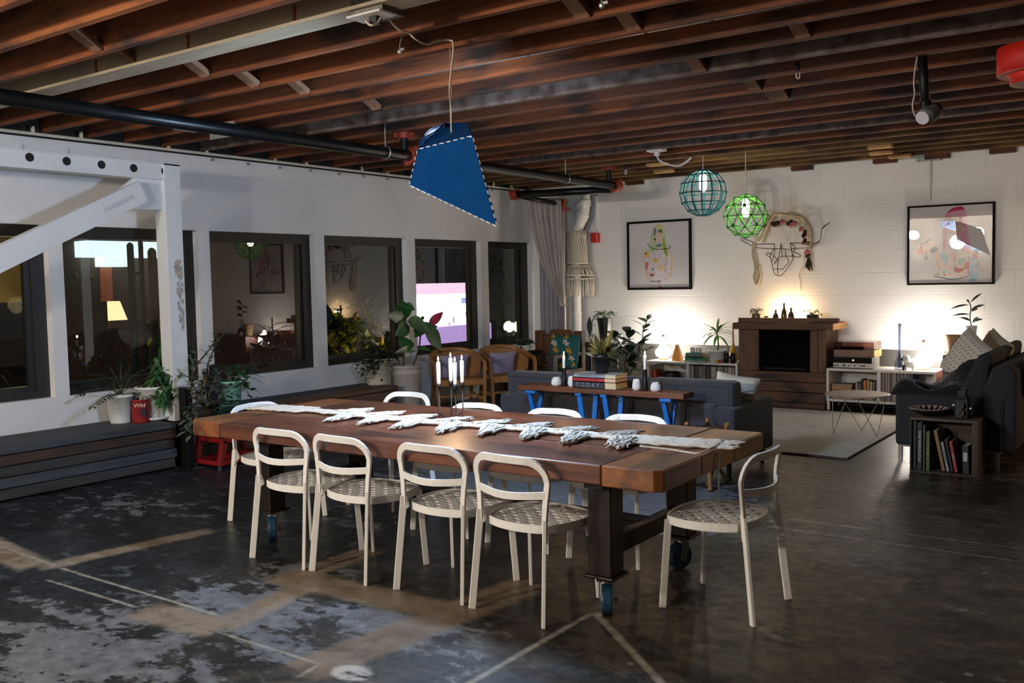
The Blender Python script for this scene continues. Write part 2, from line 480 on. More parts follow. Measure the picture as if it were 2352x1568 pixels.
def block_wall_material():
    """painted concrete blocks over a dark painted plinth"""
    m, N, L, B = _new('painted_block_wall')
    tc = N.new('ShaderNodeTexCoord'); mp = N.new('ShaderNodeMapping'); mp.inputs['Rotation'].default_value = (R_(90), 0, 0)
    L.new(tc.outputs['Object'], mp.inputs[0])
    bk = N.new('ShaderNodeTexBrick'); bk.inputs['Scale'].default_value = 1; bk.inputs['Brick Width'].default_value = .62
    bk.inputs['Row Height'].default_value = .27; bk.inputs['Mortar Size'].default_value = .006; bk.inputs['Mortar Smooth'].default_value = .6
    L.new(mp.outputs[0], bk.inputs[0])
    nz = N.new('ShaderNodeTexNoise'); nz.inputs['Scale'].default_value = 1.1; nz.inputs['Detail'].default_value = 5; L.new(tc.outputs['Object'], nz.inputs[0])
    mr = N.new('ShaderNodeMath'); mr.operation = 'MULTIPLY_ADD'; mr.inputs[1].default_value = -.75; mr.inputs[2].default_value = 1; L.new(bk.outputs['Fac'], mr.inputs[0])
    bp = N.new('ShaderNodeBump'); bp.inputs['Strength'].default_value = .32; bp.inputs['Distance'].default_value = .012
    L.new(mr.outputs[0], bp.inputs['Height'])
    n2 = N.new('ShaderNodeTexNoise'); n2.inputs['Scale'].default_value = 60; L.new(tc.outputs['Object'], n2.inputs[0])
    b2 = N.new('ShaderNodeBump'); b2.inputs['Strength'].default_value = .12; b2.inputs['Distance'].default_value = .004
    L.new(n2.outputs[0], b2.inputs['Height']); L.new(bp.outputs[0], b2.inputs['Normal']); L.new(b2.outputs[0], B.inputs['Normal'])
    rp = N.new('ShaderNodeValToRGB'); rp.color_ramp.elements[0].color = ln('d8d5d0'); rp.color_ramp.elements[1].color = ln('e6e4e0')
    L.new(nz.outputs[0], rp.inputs[0])
    sp = N.new('ShaderNodeSeparateXYZ'); L.new(tc.outputs['Object'], sp.inputs[0])
    lt = N.new('ShaderNodeMath'); lt.operation = 'LESS_THAN'; lt.inputs[1].default_value = .695; L.new(sp.outputs[2], lt.inputs[0])
    mx = N.new('ShaderNodeMix'); mx.data_type = 'RGBA'; L.new(lt.outputs[0], mx.inputs[0]); L.new(rp.outputs[0], mx.inputs[6]); mx.inputs[7].default_value = ln('3f3e3c')
    L.new(mx.outputs[2], B.inputs['Base Color']); B.inputs['Roughness'].default_value = .55
    return m
WALLB = block_wall_material()
struct('wall_back', M().b2((XL-.2, YB, 0), (XR+.2, YB+.2, 3.3)), WALLB)
WHITE = mat('white_wall_paint', 'd9d9d9', .5, var=.04, vscale=2, bump=.06, bscale=25)
DARKW = mat('dim_wall_paint', 'a8a49c', .7, var=.04, vscale=2)
struct('wall_right', M().b2((XR, YF, 0), (XR+.2, YB, 3.3)), DARKW)
struct('wall_front', M().b2((XL-.2, YF-.2, 0), (XR+.2, YF, 3.3)), DARKW)

# left wall: sill, header and white mullions around six openings
WZ0, WZ1 = .672, 2.165
OPEN = [(1.2, 2.9), (3.0, 4.32), (4.45, 5.84), (5.98, 7.38), (7.53, 8.92), (9.08, 10.45), (10.62, 11.70)]
mw = M().b2((XL-.2, YF, 0), (XL, YB, WZ0)).b2((XL-.2, YF, WZ1), (XL, YB, 2.90))
prev = YF
for a, b in OPEN:
    mw.b2((XL-.2, prev, WZ0), (XL, a, WZ1)); prev = b
mw.b2((XL-.2, prev, WZ0), (XL, YB, WZ1))
struct('wall_left', mw, WHITE)
struct('trim_4', M().b2((XL-.2, YF, 2.90), (XL-.02, YB, 3.3)), mat('shaded_gap_dark', '17100b', .85))  # dark board paints the shaded gap above the wall header
FRAMEB = wood('dark_window_frame', '0c0a08', '1e1814', 2, 3, .5, .1)
PANE = glass('window_glass', (.93, .95, .95), 1.75)
for i, (a, b) in enumerate(OPEN):
    x0 = XL-.13
    last = b > 11.5
    t = .05
    rt = .12 if not last else .17
    # outer frame with a heavier hinge stile on the far side
    m = M()
    m.b2((x0-.05, a, WZ1-.10), (x0+.05, b, WZ1)).b2((x0-.05, a, WZ0), (x0+.05, b, WZ0+.07))
    m.b2((x0-.05, a, WZ0+.07), (x0+.05, a+t, WZ1-.10)).b2((x0-.05, b-rt, WZ0+.07), (x0+.05, b, WZ1-.10))
    fr = struct('window_%d' % (i+1), m, FRAMEB)
    s = M()
    s.b2((x0-.02, b-rt-.05, WZ0+.07), (x0+.03, b-rt, WZ1-.10)).b2((x0-.02, a+t, WZ0+.07), (x0+.03, b-rt-.05, WZ0+.11))
    part('sash', s, FRAMEB, fr)
    if not last: part('handle', M().box((x0+.06, (a+b)/2, WZ0+.055), (.02, .12, .02)).box((x0+.065, (a+b)/2+.03, WZ0+.075), (.015, .03, .03)), mat('bronze', '3a3028', .4, .8), fr)
    part('pane', M().b2((x0-.004, a+t, WZ0+.11), (x0-.002, b-rt-.05, WZ1-.10)), PANE, fr)

# timber ceiling: deck boards on joists
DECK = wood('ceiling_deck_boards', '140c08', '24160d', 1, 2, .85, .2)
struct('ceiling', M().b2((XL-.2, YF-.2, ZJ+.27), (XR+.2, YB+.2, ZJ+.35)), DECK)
JW = [wood('joist_wood', '4c230c', '8a4718', 0, 3, .75, .25, c3='2f180b'), wood('joist_wood_dark', '3a1b0a', '663212', 0, 3, .75, .25, c3='22120a'),
      wood('joist_wood_pale', '613312', '9a5620', 0, 3, .75, .25, c3='44230f')]
CREAM = mat('cream_steel_paint', 'b3a48a', .55, var=.25, vscale=5, stretch=(.4, 3, 3), bump=.2, col2='8a7c66')
SPLAT = mat('spattered_joist', '3a2418', .75, vscale=9, col2='6a5a50', bump=.2)
OLDW = mat('patched_joist', '452a14', .75, vscale=2.2, stretch=(1.2, 1, 1), col2='7d5a2e', bump=.2)
JY = [-1.9, -1.45, -1.0, -.55, -.1, .33, .74, 1.15, 1.56, 1.97, 2.37, 2.762, 3.155, 3.54, 3.95, 4.355, 4.755, 5.13, 5.52, 5.955, 6.38, 6.82, 7.28, 7.75, 8.155, 8.57, 9.05, 9.52, 9.94, 10.39, 10.78, 11.19, 11.66]
for i, y in enumerate(JY):
    beam = abs(y-3.54) < .01
    th = .10 if beam else .045
    k = CREAM if beam else SPLAT if abs(y-5.955) < .01 or abs(y-9.05) < .01 else OLDW if y > 9.8 else JW[0] if y > 5.3 and i % 2 else JW[1] if y > 5.3 else JW[2] if y < 4 and i % 2 else JW[0]
    j = M().b2((XL, y-th, ZJ), (XR, y, ZJ+.27))
    if beam:
        j.b2((XL, y-.14, ZJ-.005), (XR, y+.02, ZJ+.012))
        o = struct('ceiling_beam', j, k)
        for px, py in ((222, 180), (433, 120), (678, 65)):
            c = at(px, py, y=y-.1)
            part('rust_streak', M().box((c.x, y-th-.0025, ZJ+.05), (.018, .005, .11)), mat('rust', '7a3f18', .9, var=.3, vscale=30), o)
    else:
        struct('ceiling_joist', j, k)
# bridging between joists
BRW = wood('bridging_wood', '6a4630', '8f6a50', 1, 3, .7, .2)
def bridge(px, py, tilt=1, wd=.09):
    c = at(px, py, z=ZJ+.05)
    ys = [y for y in JY]
    for a, b in zip(ys, ys[1:]):
        if a-.02 <= c.y < b-.02:
            m = M().bar((c.x, a, ZJ+.02+(0.2 if tilt < 0 else 0)), (c.x+.03, b-.045, ZJ+.02+(.2 if tilt > 0 else 0)), wd, .035)
            o = struct('ceiling_bridging', m, BRW); return
for q in ((180, 95, -1), (305, 140, -1), (455, 160, -1), (550, 180, -1), (675, 200, -1), (1300, 12, -1), (1425, 45, -1), (1590, 108, 1), (1598, 150, -1), (1690, 180, -1), (1725, 198, -1), (1790, 215, -1), (1815, 60, -1), (860, 240, -1),
          (1805, 30, 1), (2175, 135, 1), (1900, 250, 1), (1915, 200, 1)):
    bridge(*q)
# nailing blocks along the top of the back wall
for k, px in enumerate((1465, 1850, 2040, 2160, 2310)):
    c = at(px, 400-.07*(px-1416), y=YB)
    struct('ceiling_block', M().b2((c.x-.15, YB-.10, ZJ-.055), (c.x+.10, YB, ZJ+.0)), JW[1])
# blocking boards shown as pale end grain near the mantel
for k, (px, py) in enumerate(((2022, 334), (2024, 348), (2067, 356), (2066, 364), (1510, 375), (1525, 391))):
    c = at(px, py, z=ZJ)
    struct('ceiling_block', M().b2((c.x-.12, c.y-.05, ZJ-.03), (c.x+.12, c.y+.06, ZJ)), mat('new_wood', 'b58a52', .7, var=.15))

# white steel frame standing in front of the window wall
STEEL = mat('white_steel_paint', 'd6d8da', .45, var=.03, vscale=3)
XS = -7.42
c1 = at(412, 470, x=XS); c0 = at(376, 470, x=XS)
col_y0, col_y1 = c0.y+.02, c1.y+.02
m = M().b2((XS-.16, col_y0, .40), (XS, col_y1, at(0, 337, x=XS).z))
tr = struct('trim_1', m, STEEL)
za = at(0, 337, x=XS).z; zb = at(0, 381, x=XS).z
m = M().b2((XS-.14, YF, zb+.012), (XS-.02, col_y0, za-.012)).b2((XS-.16, YF, za-.012), (XS, col_y1, za)).b2((XS-.16, YF, zb), (XS, col_y0, zb+.012))
part('cross_beam', m, STEEL, tr)
BLACK = mat('black_hole', '060606', .8)
for px, py in ((68, 361), (153, 370), (233, 378), (307, 386), (378, 393)):
    c = at(px, py, x=XS-.02); part('bolt_hole', M().cyl((XS-.03, c.y, c.z), (XS-.018, c.y, c.z), .035, 16), BLACK, tr)
for px, py in ((105, 325), (212, 337), (310, 349), (403, 359)):
    c = at(px, py, x=XS-.15)
    part('bolt', M().cyl((XL, c.y, c.z), (XL+.02, c.y, c.z), .028, 6), STEEL, tr)
# gusset plate and the diagonal brace
gp = [at(px, py, x=XS-.07) for px, py in ((378, 398), (378, 482), (293, 480), (262, 440), (308, 405))]
part('gusset_plate', M().poly(gp, (.03, 0, 0)), STEEL, tr)
a = at(-120, 650, x=XS-.03); b = at(322, 440, x=XS-.03)
dirv = (b-a).normalized()
m = M().bar(a, b, .10, .185, (0, -dirv.z, dirv.y)); part('brace', m, STEEL, tr)
part('brace_slot', M().bar(b-dirv*.42+V((.052, 0, 0)), b-dirv*.12+V((.052, 0, 0)), .006, .03, (0, -dirv.z, dirv.y)), mat('white_steel_shade', 'c2c4c6', .5), tr)
m = M()
for _ in range(90):
    f = rnd(0, 1); c_ = (XS+.001, col_y1-.02-.09*rnd(.1, 1)*(1-.5*f), 1.84-.62*f**1.3); k_ = rnd(.006, .02)
    m.poly([(c_[0], c_[1]+k_*math.cos(t_)*rnd(.5, 1.2), c_[2]+k_*1.6*math.sin(t_)*rnd(.5, 1.2)) for t_ in (0, 1, 2, 3, 4, 5)], (.0006+.00004*_, 0, 0))
part('scuff', m, mat('scuffed_paint', 'a39a90', .9, var=.25, vscale=30), tr)['kind'] = 'stuff'
# wall bolts along the header
for px, py in ((485, 367), (567, 377), (640, 385), (711, 392), (776, 399), (832, 405), (887, 411), (1128, 437), (1167, 441)):
    c = at(px, py, x=XL)
    part('bolt', M().cyl((XL-.001, c.y, c.z), (XL+.03, c.y, c.z), .016, 8), mat('dull_bolt', '8f8f90', .5, .3), tr)
# header lip and bead
struct('trim_2', M().b2((XL, YF, 2.70), (XL+.012, YB, 2.885)), WHITE)
z0 = z1 = 2.922; ye = at(1205, 428, x=XL+.06).y
rod = struct('trim_3', M().tube([(XL+.06, YF, z0), (XL+.06, ye, z1)], .014, 8), mat('cream_rod', 'cfc6b8', .4))
for px in (75, 186, 387, 475, 632, 704, 832, 890, 1134, 1176):
    c = at(px, 283+px*.12, x=XL+.06)
    part('standoff', M().box((XL+.06, c.y, z0+.03), (.022, .022, .06)), mat('cream_rod', 'cfc6b8'), rod)
# ------------------------------------------------------------------ lamps that light the hall
LAMPW = emit('lamp_white', 'fff1dc', 26)
def point(name, loc, power, col, radius=.06, parent=None):
    l = bpy.data.lights.new(name, 'POINT'); l.energy = power; l.color = col; l.shadow_soft_size = radius
    o = bpy.data.objects.new(name, l); COL.objects.link(o)
    o.location = loc
    if parent is not None:
        o.parent = parent; o.matrix_local = WM[parent.name].inverted() @ Matrix.Translation(V(loc))
    return o

# two round white lamps on the wall behind the photographer (seen mirrored in the right picture's glass)
for (px, py, pw, colr, lab) in ((2102, 540, 235, (1, .93, .84), 'round white wall globe lamp on the wall opposite the fireplace, nearer the windows'),
                                (2250, 533, 235, (1, .91, .80), 'round white wall globe lamp on the wall opposite the fireplace, farther from the windows')):
    mir = at(px, py, y=2*YB-(YF+.16)); x, y, z = mir.x, YF, mir.z      # where the picture glass mirrors it
    t = T('globe_lamp', lab, 'lamp', (x, YF, z), 0, 'globe lamps on the wall opposite the fireplace')
    part('lamp_base', M().tube([(x, YF, z), (x, YF+.06, z)], .06, 16), WHITE, t, True)
    part('globe', M().sphere((x, YF+.16, z), .11, 20, 14), emit('globe_white', 'fff2e2', 30), t, True, True)
    point('globe_light', (x, YF+.34, z), pw, colr, .11, t)
# ------------------------------------------------------------------ dining table and its chairs
ZT = .76
TBL = wood('table_timber', '4d2616', '7b472e', 0, 2.2, .38, .18, c3='3e2012', coat=.15)
TBLE = wood('table_timber_end', '63381c', '9a5c2c', 1, 2.2, .42, .18, c3='4a2b1a', coat=.1)  # warm lamp light painted in as a more orange tone than the planks
IRON = mat('dark_iron', '241c17', .45, .6, var=.3, vscale=9)
ch = .035
TX0, TX1, TY0, TY1, TH = -5.17, -1.845, 3.655, 4.89, .092
t = T('dining_table', 'long dark timber dining table on iron legs with blue castors', 'table', ((TX0+TX1)/2, (TY0+TY1)/2, 0))
m = M(); y = TY0; E1 = .30
for wd, dz in ((.42, 0), (.40, -.002), (.415, .001)):
    m.b2((TX0+E1, y+.002, ZT-TH), (TX1-E1, y+wd-.003, ZT+dz)); y += wd
part('tabletop', m, TBL, t, True, bev=.007)
for s_, x0, x1 in ((-1, TX0, TX0+E1-.003), (1, TX1-E1+.003, TX1)):
    for q, (a, b) in enumerate(((TY0, TY0+.43), (TY0+.434, TY0+.82), (TY0+.824, TY1))):
        if s_ > 0: o = [(x0, a), (x1-(ch if q == 0 else 0), a), (x1, a+(ch if q == 0 else 0)), (x1, b-(ch*.5 if q == 2 else 0)), (x1-(ch*.5 if q == 2 else 0), b), (x0, b)]
        else: o = [(x1, a), (x1, b), (x0+(ch*.5 if q == 2 else 0), b), (x0, b-(ch*.5 if q == 2 else 0)), (x0, a+(ch if q == 0 else 0)), (x0+(ch if q == 0 else 0), a)]
        o2 = []
        for p in o:
            if not o2 or (V(p)-V(o2[-1])).length > 1e-5: o2.append(p)
        part('breadboard_end', M().poly([(p[0], p[1], ZT-TH-.004) for p in o2], (0, 0, TH+.006-.002*q)), TBLE, t, True, bev=.007)
# drying cracks worked into the top
m = M()
for _ in range(34):
    x = rnd(TX0+.4, TX1-.6); yy = rnd(TY0+.05, TY1-.06); l = rnd(.06, .32)
    m.poly([(x, yy, ZT+.0006), (x+l*.5, yy+.004, ZT+.0006), (x+l, yy+rnd(-.006, .006), ZT+.0006), (x+l*.5, yy-.002, ZT+.0006)], (0, 0, .0006))
part('wood_crack', m, mat('crack_dark', '1c0f08', .9), t, True)['kind'] = 'stuff'
BLUEW = mat('blue_wheel', '163a50', .5, var=.15); CHROME = mat('chrome', 'b8b8b8', .25, 1)
for x, y, turn in ((-2.245, 3.87, 30), (-2.245, 4.70, -25), (-4.70, 3.90, 50), (-4.70, 4.70, 10)):
    lg = part('leg', M().b2((x-.062, y-.062, .19), (x+.062, y+.062, ZT-TH)).b2((x-.08, y-.08, .18), (x+.08, y+.08, .195)).b2((x-.1, y-.1, ZT-TH-.02), (x+.1, y+.1, ZT-TH)), IRON, t, True, bev=.006)
    fk = M().b2((x-.05, y-.05, .165), (x+.05, y+.05, .182)).cyl((x, y, .15), (x, y, .168), .035)
    for s_ in (-1, 1): fk.bar((x+s_*.034, y, .155), (x+s_*.034, y-.02, .05), .045, .005, (1, 0, 0)).cyl((x+s_*.03, y-.02, .065), (x+s_*.05, y-.02, .065), .012, 8)
    wh = M().cyl((x-.026, y-.02, .072), (x+.026, y-.02, .072), .072, 24)
    for g in (fk, wh):
        q = Matrix.Rotation(R_(turn), 3, 'Z'); g.v = [tuple(q@(V(p)-V((x, y, 0)))+V((x, y, 0))) for p in g.v]
    part('castor_fork', fk, CHROME, lg, True)
    part('castor_wheel', wh, BLUEW, lg, True, bev=.008)
m = M()
for x in (-2.245, -4.70): m.b2((x-.03, 3.93, .27), (x+.03, 4.64, .36))
m.b2((-4.67, 4.23, .30), (-2.275, 4.37, .36))
part('stretcher', m, IRON, t, True, bev=.004)
m = M()
for x in (-2.245, -4.70): m.b2((x-.05, TY0+.1, ZT-TH-.045), (x+.05, TY1-.1, ZT-TH-.003))
part('under_beam', m, IRON, t, True)

CHW = mat('white_powder_coat', 'ece8e1', .38)
def bar_prof(wd, th):
    a, b = wd/2, th/2; c = min(a, b)*.5
    return [(-a, -b+c), (-a+c, -b), (a-c, -b), (a, -b+c), (a, b-c), (a-c, b), (-a+c, b), (-a, b-c)]
def make_chair():
    """white perforated metal chair; faces +y"""
    t = T('dining_chair', 'x', 'chair')
    zs = .452
    def sq(u, v, grow=0):
        a = u*math.sqrt(1-.5*v*v*.75); b = v*math.sqrt(1-.5*u*u*.75)
        return a*(.238+grow)*(1-.06*(-b)), b*(.218+grow)+.028
    m = M(); n = 9
    def pt(u, v, dz=0):
        x, y = sq(u, v); r2 = min(1, u*u*.5+v*v*.5)
        return (x, y, zs-.010*(1-r2)+dz)
    lim = .93; step = 2*lim/n
    for j in range(n):
        for i in range(n):
            u0 = -lim+step*i; v0 = -lim+step*j
            cs = [(u0, v0), (u0+step, v0), (u0+step, v0+step), (u0, v0+step)]
            cx, cy = u0+step/2, v0+step/2
            if (i+j) % 2 == 0 and not (i in (0, n-1) and j in (0, n-1)):
                oc = [(cx+step*.46*math.cos(pi/4*k-3*pi/4), cy+step*.36*math.sin(pi/4*k-3*pi/4)) for k in range(8)]
                e = [cs[0], ((cs[0][0]+cs[1][0])/2, cs[0][1]), cs[1], (cs[1][0], cy), cs[2], (cx, cs[2][1]), cs[3], (cs[3][0], cy)]
                vs = [pt(*p) for p in e]+[pt(*p) for p in oc]+[pt(p[0], p[1], -.005) for p in oc]
                m.add(vs, [(k, (k+1) % 8, (k+1) % 8+8, k+8) for k in range(8)]+[(k+8, (k+1) % 8+8, (k+1) % 8+16, k+16) for k in range(8)])
            else: m.add([pt(*p) for p in cs], [(0, 1, 2, 3)])
    # solid margin
    ed = [(-lim+2*lim*k/n, -lim) for k in range(n)]+[(lim, -lim+2*lim*k/n) for k in range(n)]+[(lim-2*lim*k/n, lim) for k in range(n)]+[(-lim, lim-2*lim*k/n) for k in range(n)]
    k4 = len(ed); out = [(p[0]/lim, p[1]/lim) for p in ed]
    vs = [pt(*p) for p in ed]+[pt(*p) for p in out]
    m.add(vs, [(k, k+k4, (k+1) % k4+k4, (k+1) % k4) for k in range(k4)])
    seat = part('seat', m, CHW, t)
    rim = [V(sq(*p)+(zs-.019,)) for p in out]
    part('seat_rim', M().tube(rim, 1, closed=True, prof=bar_prof(.012, .042), up=(0, 0, 1)), CHW, seat, smooth=False)
    # back hoop: wide flat bar that grows out of the rear legs
    hp = [(-.198, -.188, .44), (-.200, -.186, .50), (-.204, -.184, .56), (-.211, -.183, .615), (-.217, -.183, .66)]
    n0 = len(hp)
    for k in range(7):
        a = pi-pi/2*k/6; hp.append((-.118+.100*math.cos(a), -.186-.046*(k/6)**1.2, .674+.092*math.sin(a)))
    half = hp+[(-.06, -.246, .768), (0, -.251, .769)]
    full = half+[(-p[0], p[1], p[2]) for p in reversed(hp)]
    full = [V(p) for p in full]
    # a flat bar facing the sitter, widest at the top bend
    m = M(); rings = []
    for i, p in enumerate(full):
        a = full[max(0, i-1)]; b = full[min(len(full)-1, i+1)]; d = (b-a).normalized()
        nrm = V((0, 1, .12)); nrm = (nrm-d*nrm.dot(d)).normalized(); q = d.cross(nrm)
        wd = .026+.012*max(0, math.sin(pi*i/(len(full)-1)))
        rings.append([p+q*e*wd+nrm*g for e, g in ((-.5, -.008), (.5, -.008), (.5, .008), (-.5, .008))])
    vs = [x for r in rings for x in r]; fs = [(0, 1, 2, 3), tuple(len(vs)-1-k for k in range(4))]
    for i in range(len(full)-1):
        for j in range(4): fs.append((i*4+j, i*4+4+j, i*4+4+(j+1) % 4, i*4+(j+1) % 4))
    m.add(vs, fs)
    back = part('backrest', m, CHW, t, bev=.003)
    rail = [(-.208+.416*k/8, -.185-.058*math.sin(pi*k/8), .607-.012*math.sin(pi*k/8)) for k in range(9)]
    m = M(); vs = []
    for p in rail:
        for dy, dz in ((-.006, -.018), (.006, -.018), (.006, .018), (-.006, .018)): vs.append((p[0], p[1]+dy, p[2]+dz))
    fs = [(0, 1, 2, 3), tuple(len(vs)-1-k for k in range(4))]
    for i in range(8):
        for j in range(4): fs.append((i*4+j, i*4+4+j, i*4+4+(j+1) % 4, i*4+(j+1) % 4))
    part('back_rail', M().add(vs, fs), CHW, back, bev=.002)
    for s_ in (-1, 1):
        m = M().bar((s_*.199, -.188, .49), (s_*.222, -.240, 0), .036, .018, (s_*.74, .66, 0))
        m.poly([(s_*.180, -.184, .456), (s_*.198, -.190, .50), (s_*.210, -.192, .50), (s_*.214, -.202, .38), (s_*.206, -.198, .405), (s_*.178, -.184, .430)], (0, .018, 0))
        part('leg', m, CHW, t, bev=.003)
        part('leg', M().bar((s_*.205, .195, .435), (s_*.222, .222, 0), .034, .018, (s_*.74, -.66, 0)), CHW, t, bev=.003)
    return t
ch0 = make_chair()
def chair(first, x, y, rz, label, group):
    if first: ch0.location = (x, y, 0); ch0.rotation_euler = (0, 0, rz); ch0['label'] = label; ch0['group'] = group; return ch0
    return dup(ch0, (x, y, 0), rz, label, group)
G = 'white perforated metal chairs around the long table'
chair(True, -4.245, 3.79, .0, 'white metal chair on the near table side, nearest the red plant stand', G)
chair(False, -3.735, 3.79, -.06, 'white metal chair on the near table side, second from the red plant stand', G)
chair(False, -3.12, 3.815, -.01, 'white metal chair on the near table side, below the candle stand', G)
chair(False, -2.59, 3.785, -.075, 'white metal chair on the near table side, beside the front blue castor', G)
chair(False, -1.825, 4.29, pi/2-.02, 'white perforated metal chair at the table end where the runner cord hangs down', G)
chair(False, -5.075, 4.27, -pi/2, 'white perforated metal chair at the far left table end by the red plant stand', G)
far = [((943, 918), 'in front of the stoneware crock', .0), ((1097, 929), 'just right of the candle stand', .02), ((1282, 940), 'in front of the blue trestle legs', -.02), ((1465, 955), 'nearest the leather stool', .02)]
for (px, py), lab, rz in far:
    c = at(px, py, z=.775)
    chair(False, c.x+.02 if c.x > -4.3 else at(945, 914, y=5.28).x, 4.755 if c.x > -4.3 else 5.03, pi+rz, 'white metal chair on the far table side, '+lab, G)

# ------------------------------------------------------------------ macrame runner
ROPE = mat('cotton_rope', 'd0c9be', .9, bump=.5, bscale=160, var=.08, vscale=40)
cl = [at(px, py, z=ZT+.006) for px, py in ((604, 936), (720, 944), (860, 958), (1000, 972), (1140, 982), (1290, 994), (1430, 1008), (1540, 1016), (1655, 1022))]
cl = smoothpath(cl, 8)
t = T('table_runner', 'cream macrame feather runner laid along the dining table', 'table runner', (cl[len(cl)//2].x, cl[len(cl)//2].y, ZT))
m = M(); acc = 0
def strand(m, a, d, L, r, wav=.004, drop=0):
    a = V(a); d = V(d).normalized(); s_ = d.cross(V((0, 0, 1))).normalized(); pts = []; ph = rnd(0, 6)
    for k in range(7):
        q = a+d*(L*k/6)+s_*(math.sin(ph+k*1.7)*wav)+V((0, 0, abs(math.sin(ph*2+k))*.002))
        q.z += .004*abs(math.sin(k*2.1+ph)); q.z = max(q.z, ZT+r+.001); pts.append(q)
    m.tube(pts, [r, r*1.1, r, r*1.1, r, r*1.1, r*.6], 5)
lens = [0]
for a, b in zip(cl, cl[1:]): lens.append(lens[-1]+(b-a).length)
TOTAL = lens[-1]
def onrun(s_):
    for i in range(len(cl)-1):
        if lens[i+1] >= s_: k = (s_-lens[i])/(lens[i+1]-lens[i]); return cl[i].lerp(cl[i+1], k), (cl[i+1]-cl[i]).normalized()
    return cl[-1], (cl[-1]-cl[-2]).normalized()
band = M(); 
for e in range(-7, 8):
    pts = []
    n = 150
    for k in range(n+1):
        p, d = onrun(TOTAL*k/n); sd = V((-d.y, d.x, 0))
        f = 1.0 if k/n < .13 or k/n > .84 else .5+.12*math.sin(k*.5)
        pts.append(p+sd*(e*.0150*f+math.sin(k*1.1+e*2)*.006)+V((0, 0, .004+.004*abs(math.sin(k*.9+e)))))
    band.tube(pts, .0062, 5)
part('woven_band', band, ROPE, t, True, True)
NF = 8
for side, sname in ((1, 'far'), (-1, 'near')):
    for k in range(NF):
        s0 = TOTAL*(.17+.68*(k+.3+(.45 if side < 0 else 0))/NF)
        m = M()
        for q in range(18):
            p, d = onrun(min(TOTAL, s0+q*.0085)); sd = V((-d.y, d.x, 0))*side
            dr = (d*(.42 if side > 0 else .30)+sd).normalized()
            L = (rnd(.19, .24) if side > 0 else rnd(.27, .34))*(.62+.38*math.sin(pi*(q+.5)/18))
            gather = d*((8.5-q)*.010)
            strand(m, p+sd*.012+V((0, 0, .003+.003*(q % 4))), (dr+gather*1.6+d*rnd(-.06, .06)).normalized(), L, .0066, .009)
        part('fringe', m, ROPE, t, True, True)
for (s_, dr) in ((0, -1), (TOTAL, 1)):
    m = M()
    for q in range(12):
        p, d = onrun(s_); sd = V((-d.y, d.x, 0)); strand(m, p+sd*((q-5.5)*.019)-d*dr*.02, d*dr+sd*rnd(-.12, .12), rnd(.07, .13), .006)
    part('fringe', m, ROPE, t, True, True)
a = at(1555, 1038, z=ZT+.012); e0 = V((TX1+.004, at(1646, 1052, x=TX1).y, ZT-.004))
e1 = at(1650, 1075, x=TX1+.012); e2 = at(1648, 1140, x=TX1+.018); e2.z = .47
m = M().tube(smoothpath([at(1470, 1024, z=ZT+.012), at(1540, 1032, z=ZT+.008), at(1605, 1041, z=ZT+.008), V((TX1-.02, e0.y, ZT+.012)), V((TX1+.012, e0.y, ZT-.03)), e1, (e1+e2)/2+V((0, .008, 0)), e2], 6), .005, 6)
m.tube(smoothpath([(e1+e2)/2+V((.004, .004, 0)), (e1*.2+e2*.8)+V((.008, -.012, 0)), e2+V((.004, -.016, .0))], 5), .004, 5)
part('hanging_cord', m, ROPE, t, True, True, label='long cord dangling off the table end')

# ------------------------------------------------------------------ candle stand
WAX = mat('white_wax', 'f1ece4', .45, var=.02)
MATBLK = mat('matt_black_metal', '0c0c0d', .5, .3)
FLAME = emit('candle_flame', 'ffd9a0', 40)
WICK = mat('wick', '1a1512', .9)
def flame(parent, p, h=.03, name='flame'):
    part(name, M().lathe([(1e-4, 0), (.0045, h*.25), (.005, h*.45), (.003, h*.75), (1e-4, h)], 10, p), FLAME, parent, True, True)
def candle_thing(p, h, r, label, group, lit=1.6):
    t = T('candle', label, 'candle', p, 0, group)
    part('wax', M().lathe([(r*.8, 0), (r*.9, h*.15), (r, h*.6), (r*.95, h-.004), (r*.5, h)], 16, p), WAX, t, True, True)
    part('wick', M().cyl((p[0], p[1], p[2]+h-.002), (p[0], p[1], p[2]+h+.008), .0012, 6), WICK, t, True)
    flame(t, (p[0], p[1], p[2]+h+.004))
    if lit: point('flame_light', (p[0], p[1], p[2]+h+.03), lit, (1, .62, .28), .012, t)
    return t
b0 = at(1037, 971, z=ZT+.012)
hold = T('candle_stand', 'black wire candle stand with four cups on the table runner', 'candle holder', (b0.x, b0.y, ZT))
offs = [tuple((at(px, py, z=ZT+.177)-b0).xy) for px, py in ((1008, 893), (1036, 886), (1046, 895), (1062, 889))]
m = M(); zb = ZT+.022; hc = .155
for ox, oy in offs:
    x, y = b0.x+ox, b0.y+oy
    m.tube([(b0.x, b0.y, zb), (b0.x+ox*.9, b0.y+oy*.9, zb), (x, y, zb+.01), (x, y, zb+hc)], .0042, 8)
part('wire_frame', m, MATBLK, hold, True, True)
for k, (ox, oy) in enumerate(offs):
    x, y = b0.x+ox, b0.y+oy
    part('cup', M().lathe([(.008, 0), (.015, .008), (.016, .034), (.0135, .034), (.012, .014)], 16, (x, y, zb+hc)), MATBLK, hold, True, True)
    candle_thing((x, y, zb+hc+.016), .155 if k != 1 else .165, .0125, 'lit white taper candle in the '+('leftmost', 'rearmost', 'front middle', 'rightmost')[k]+' cup of the black wire stand', 'tapers in the wire candle stand', 1.1)

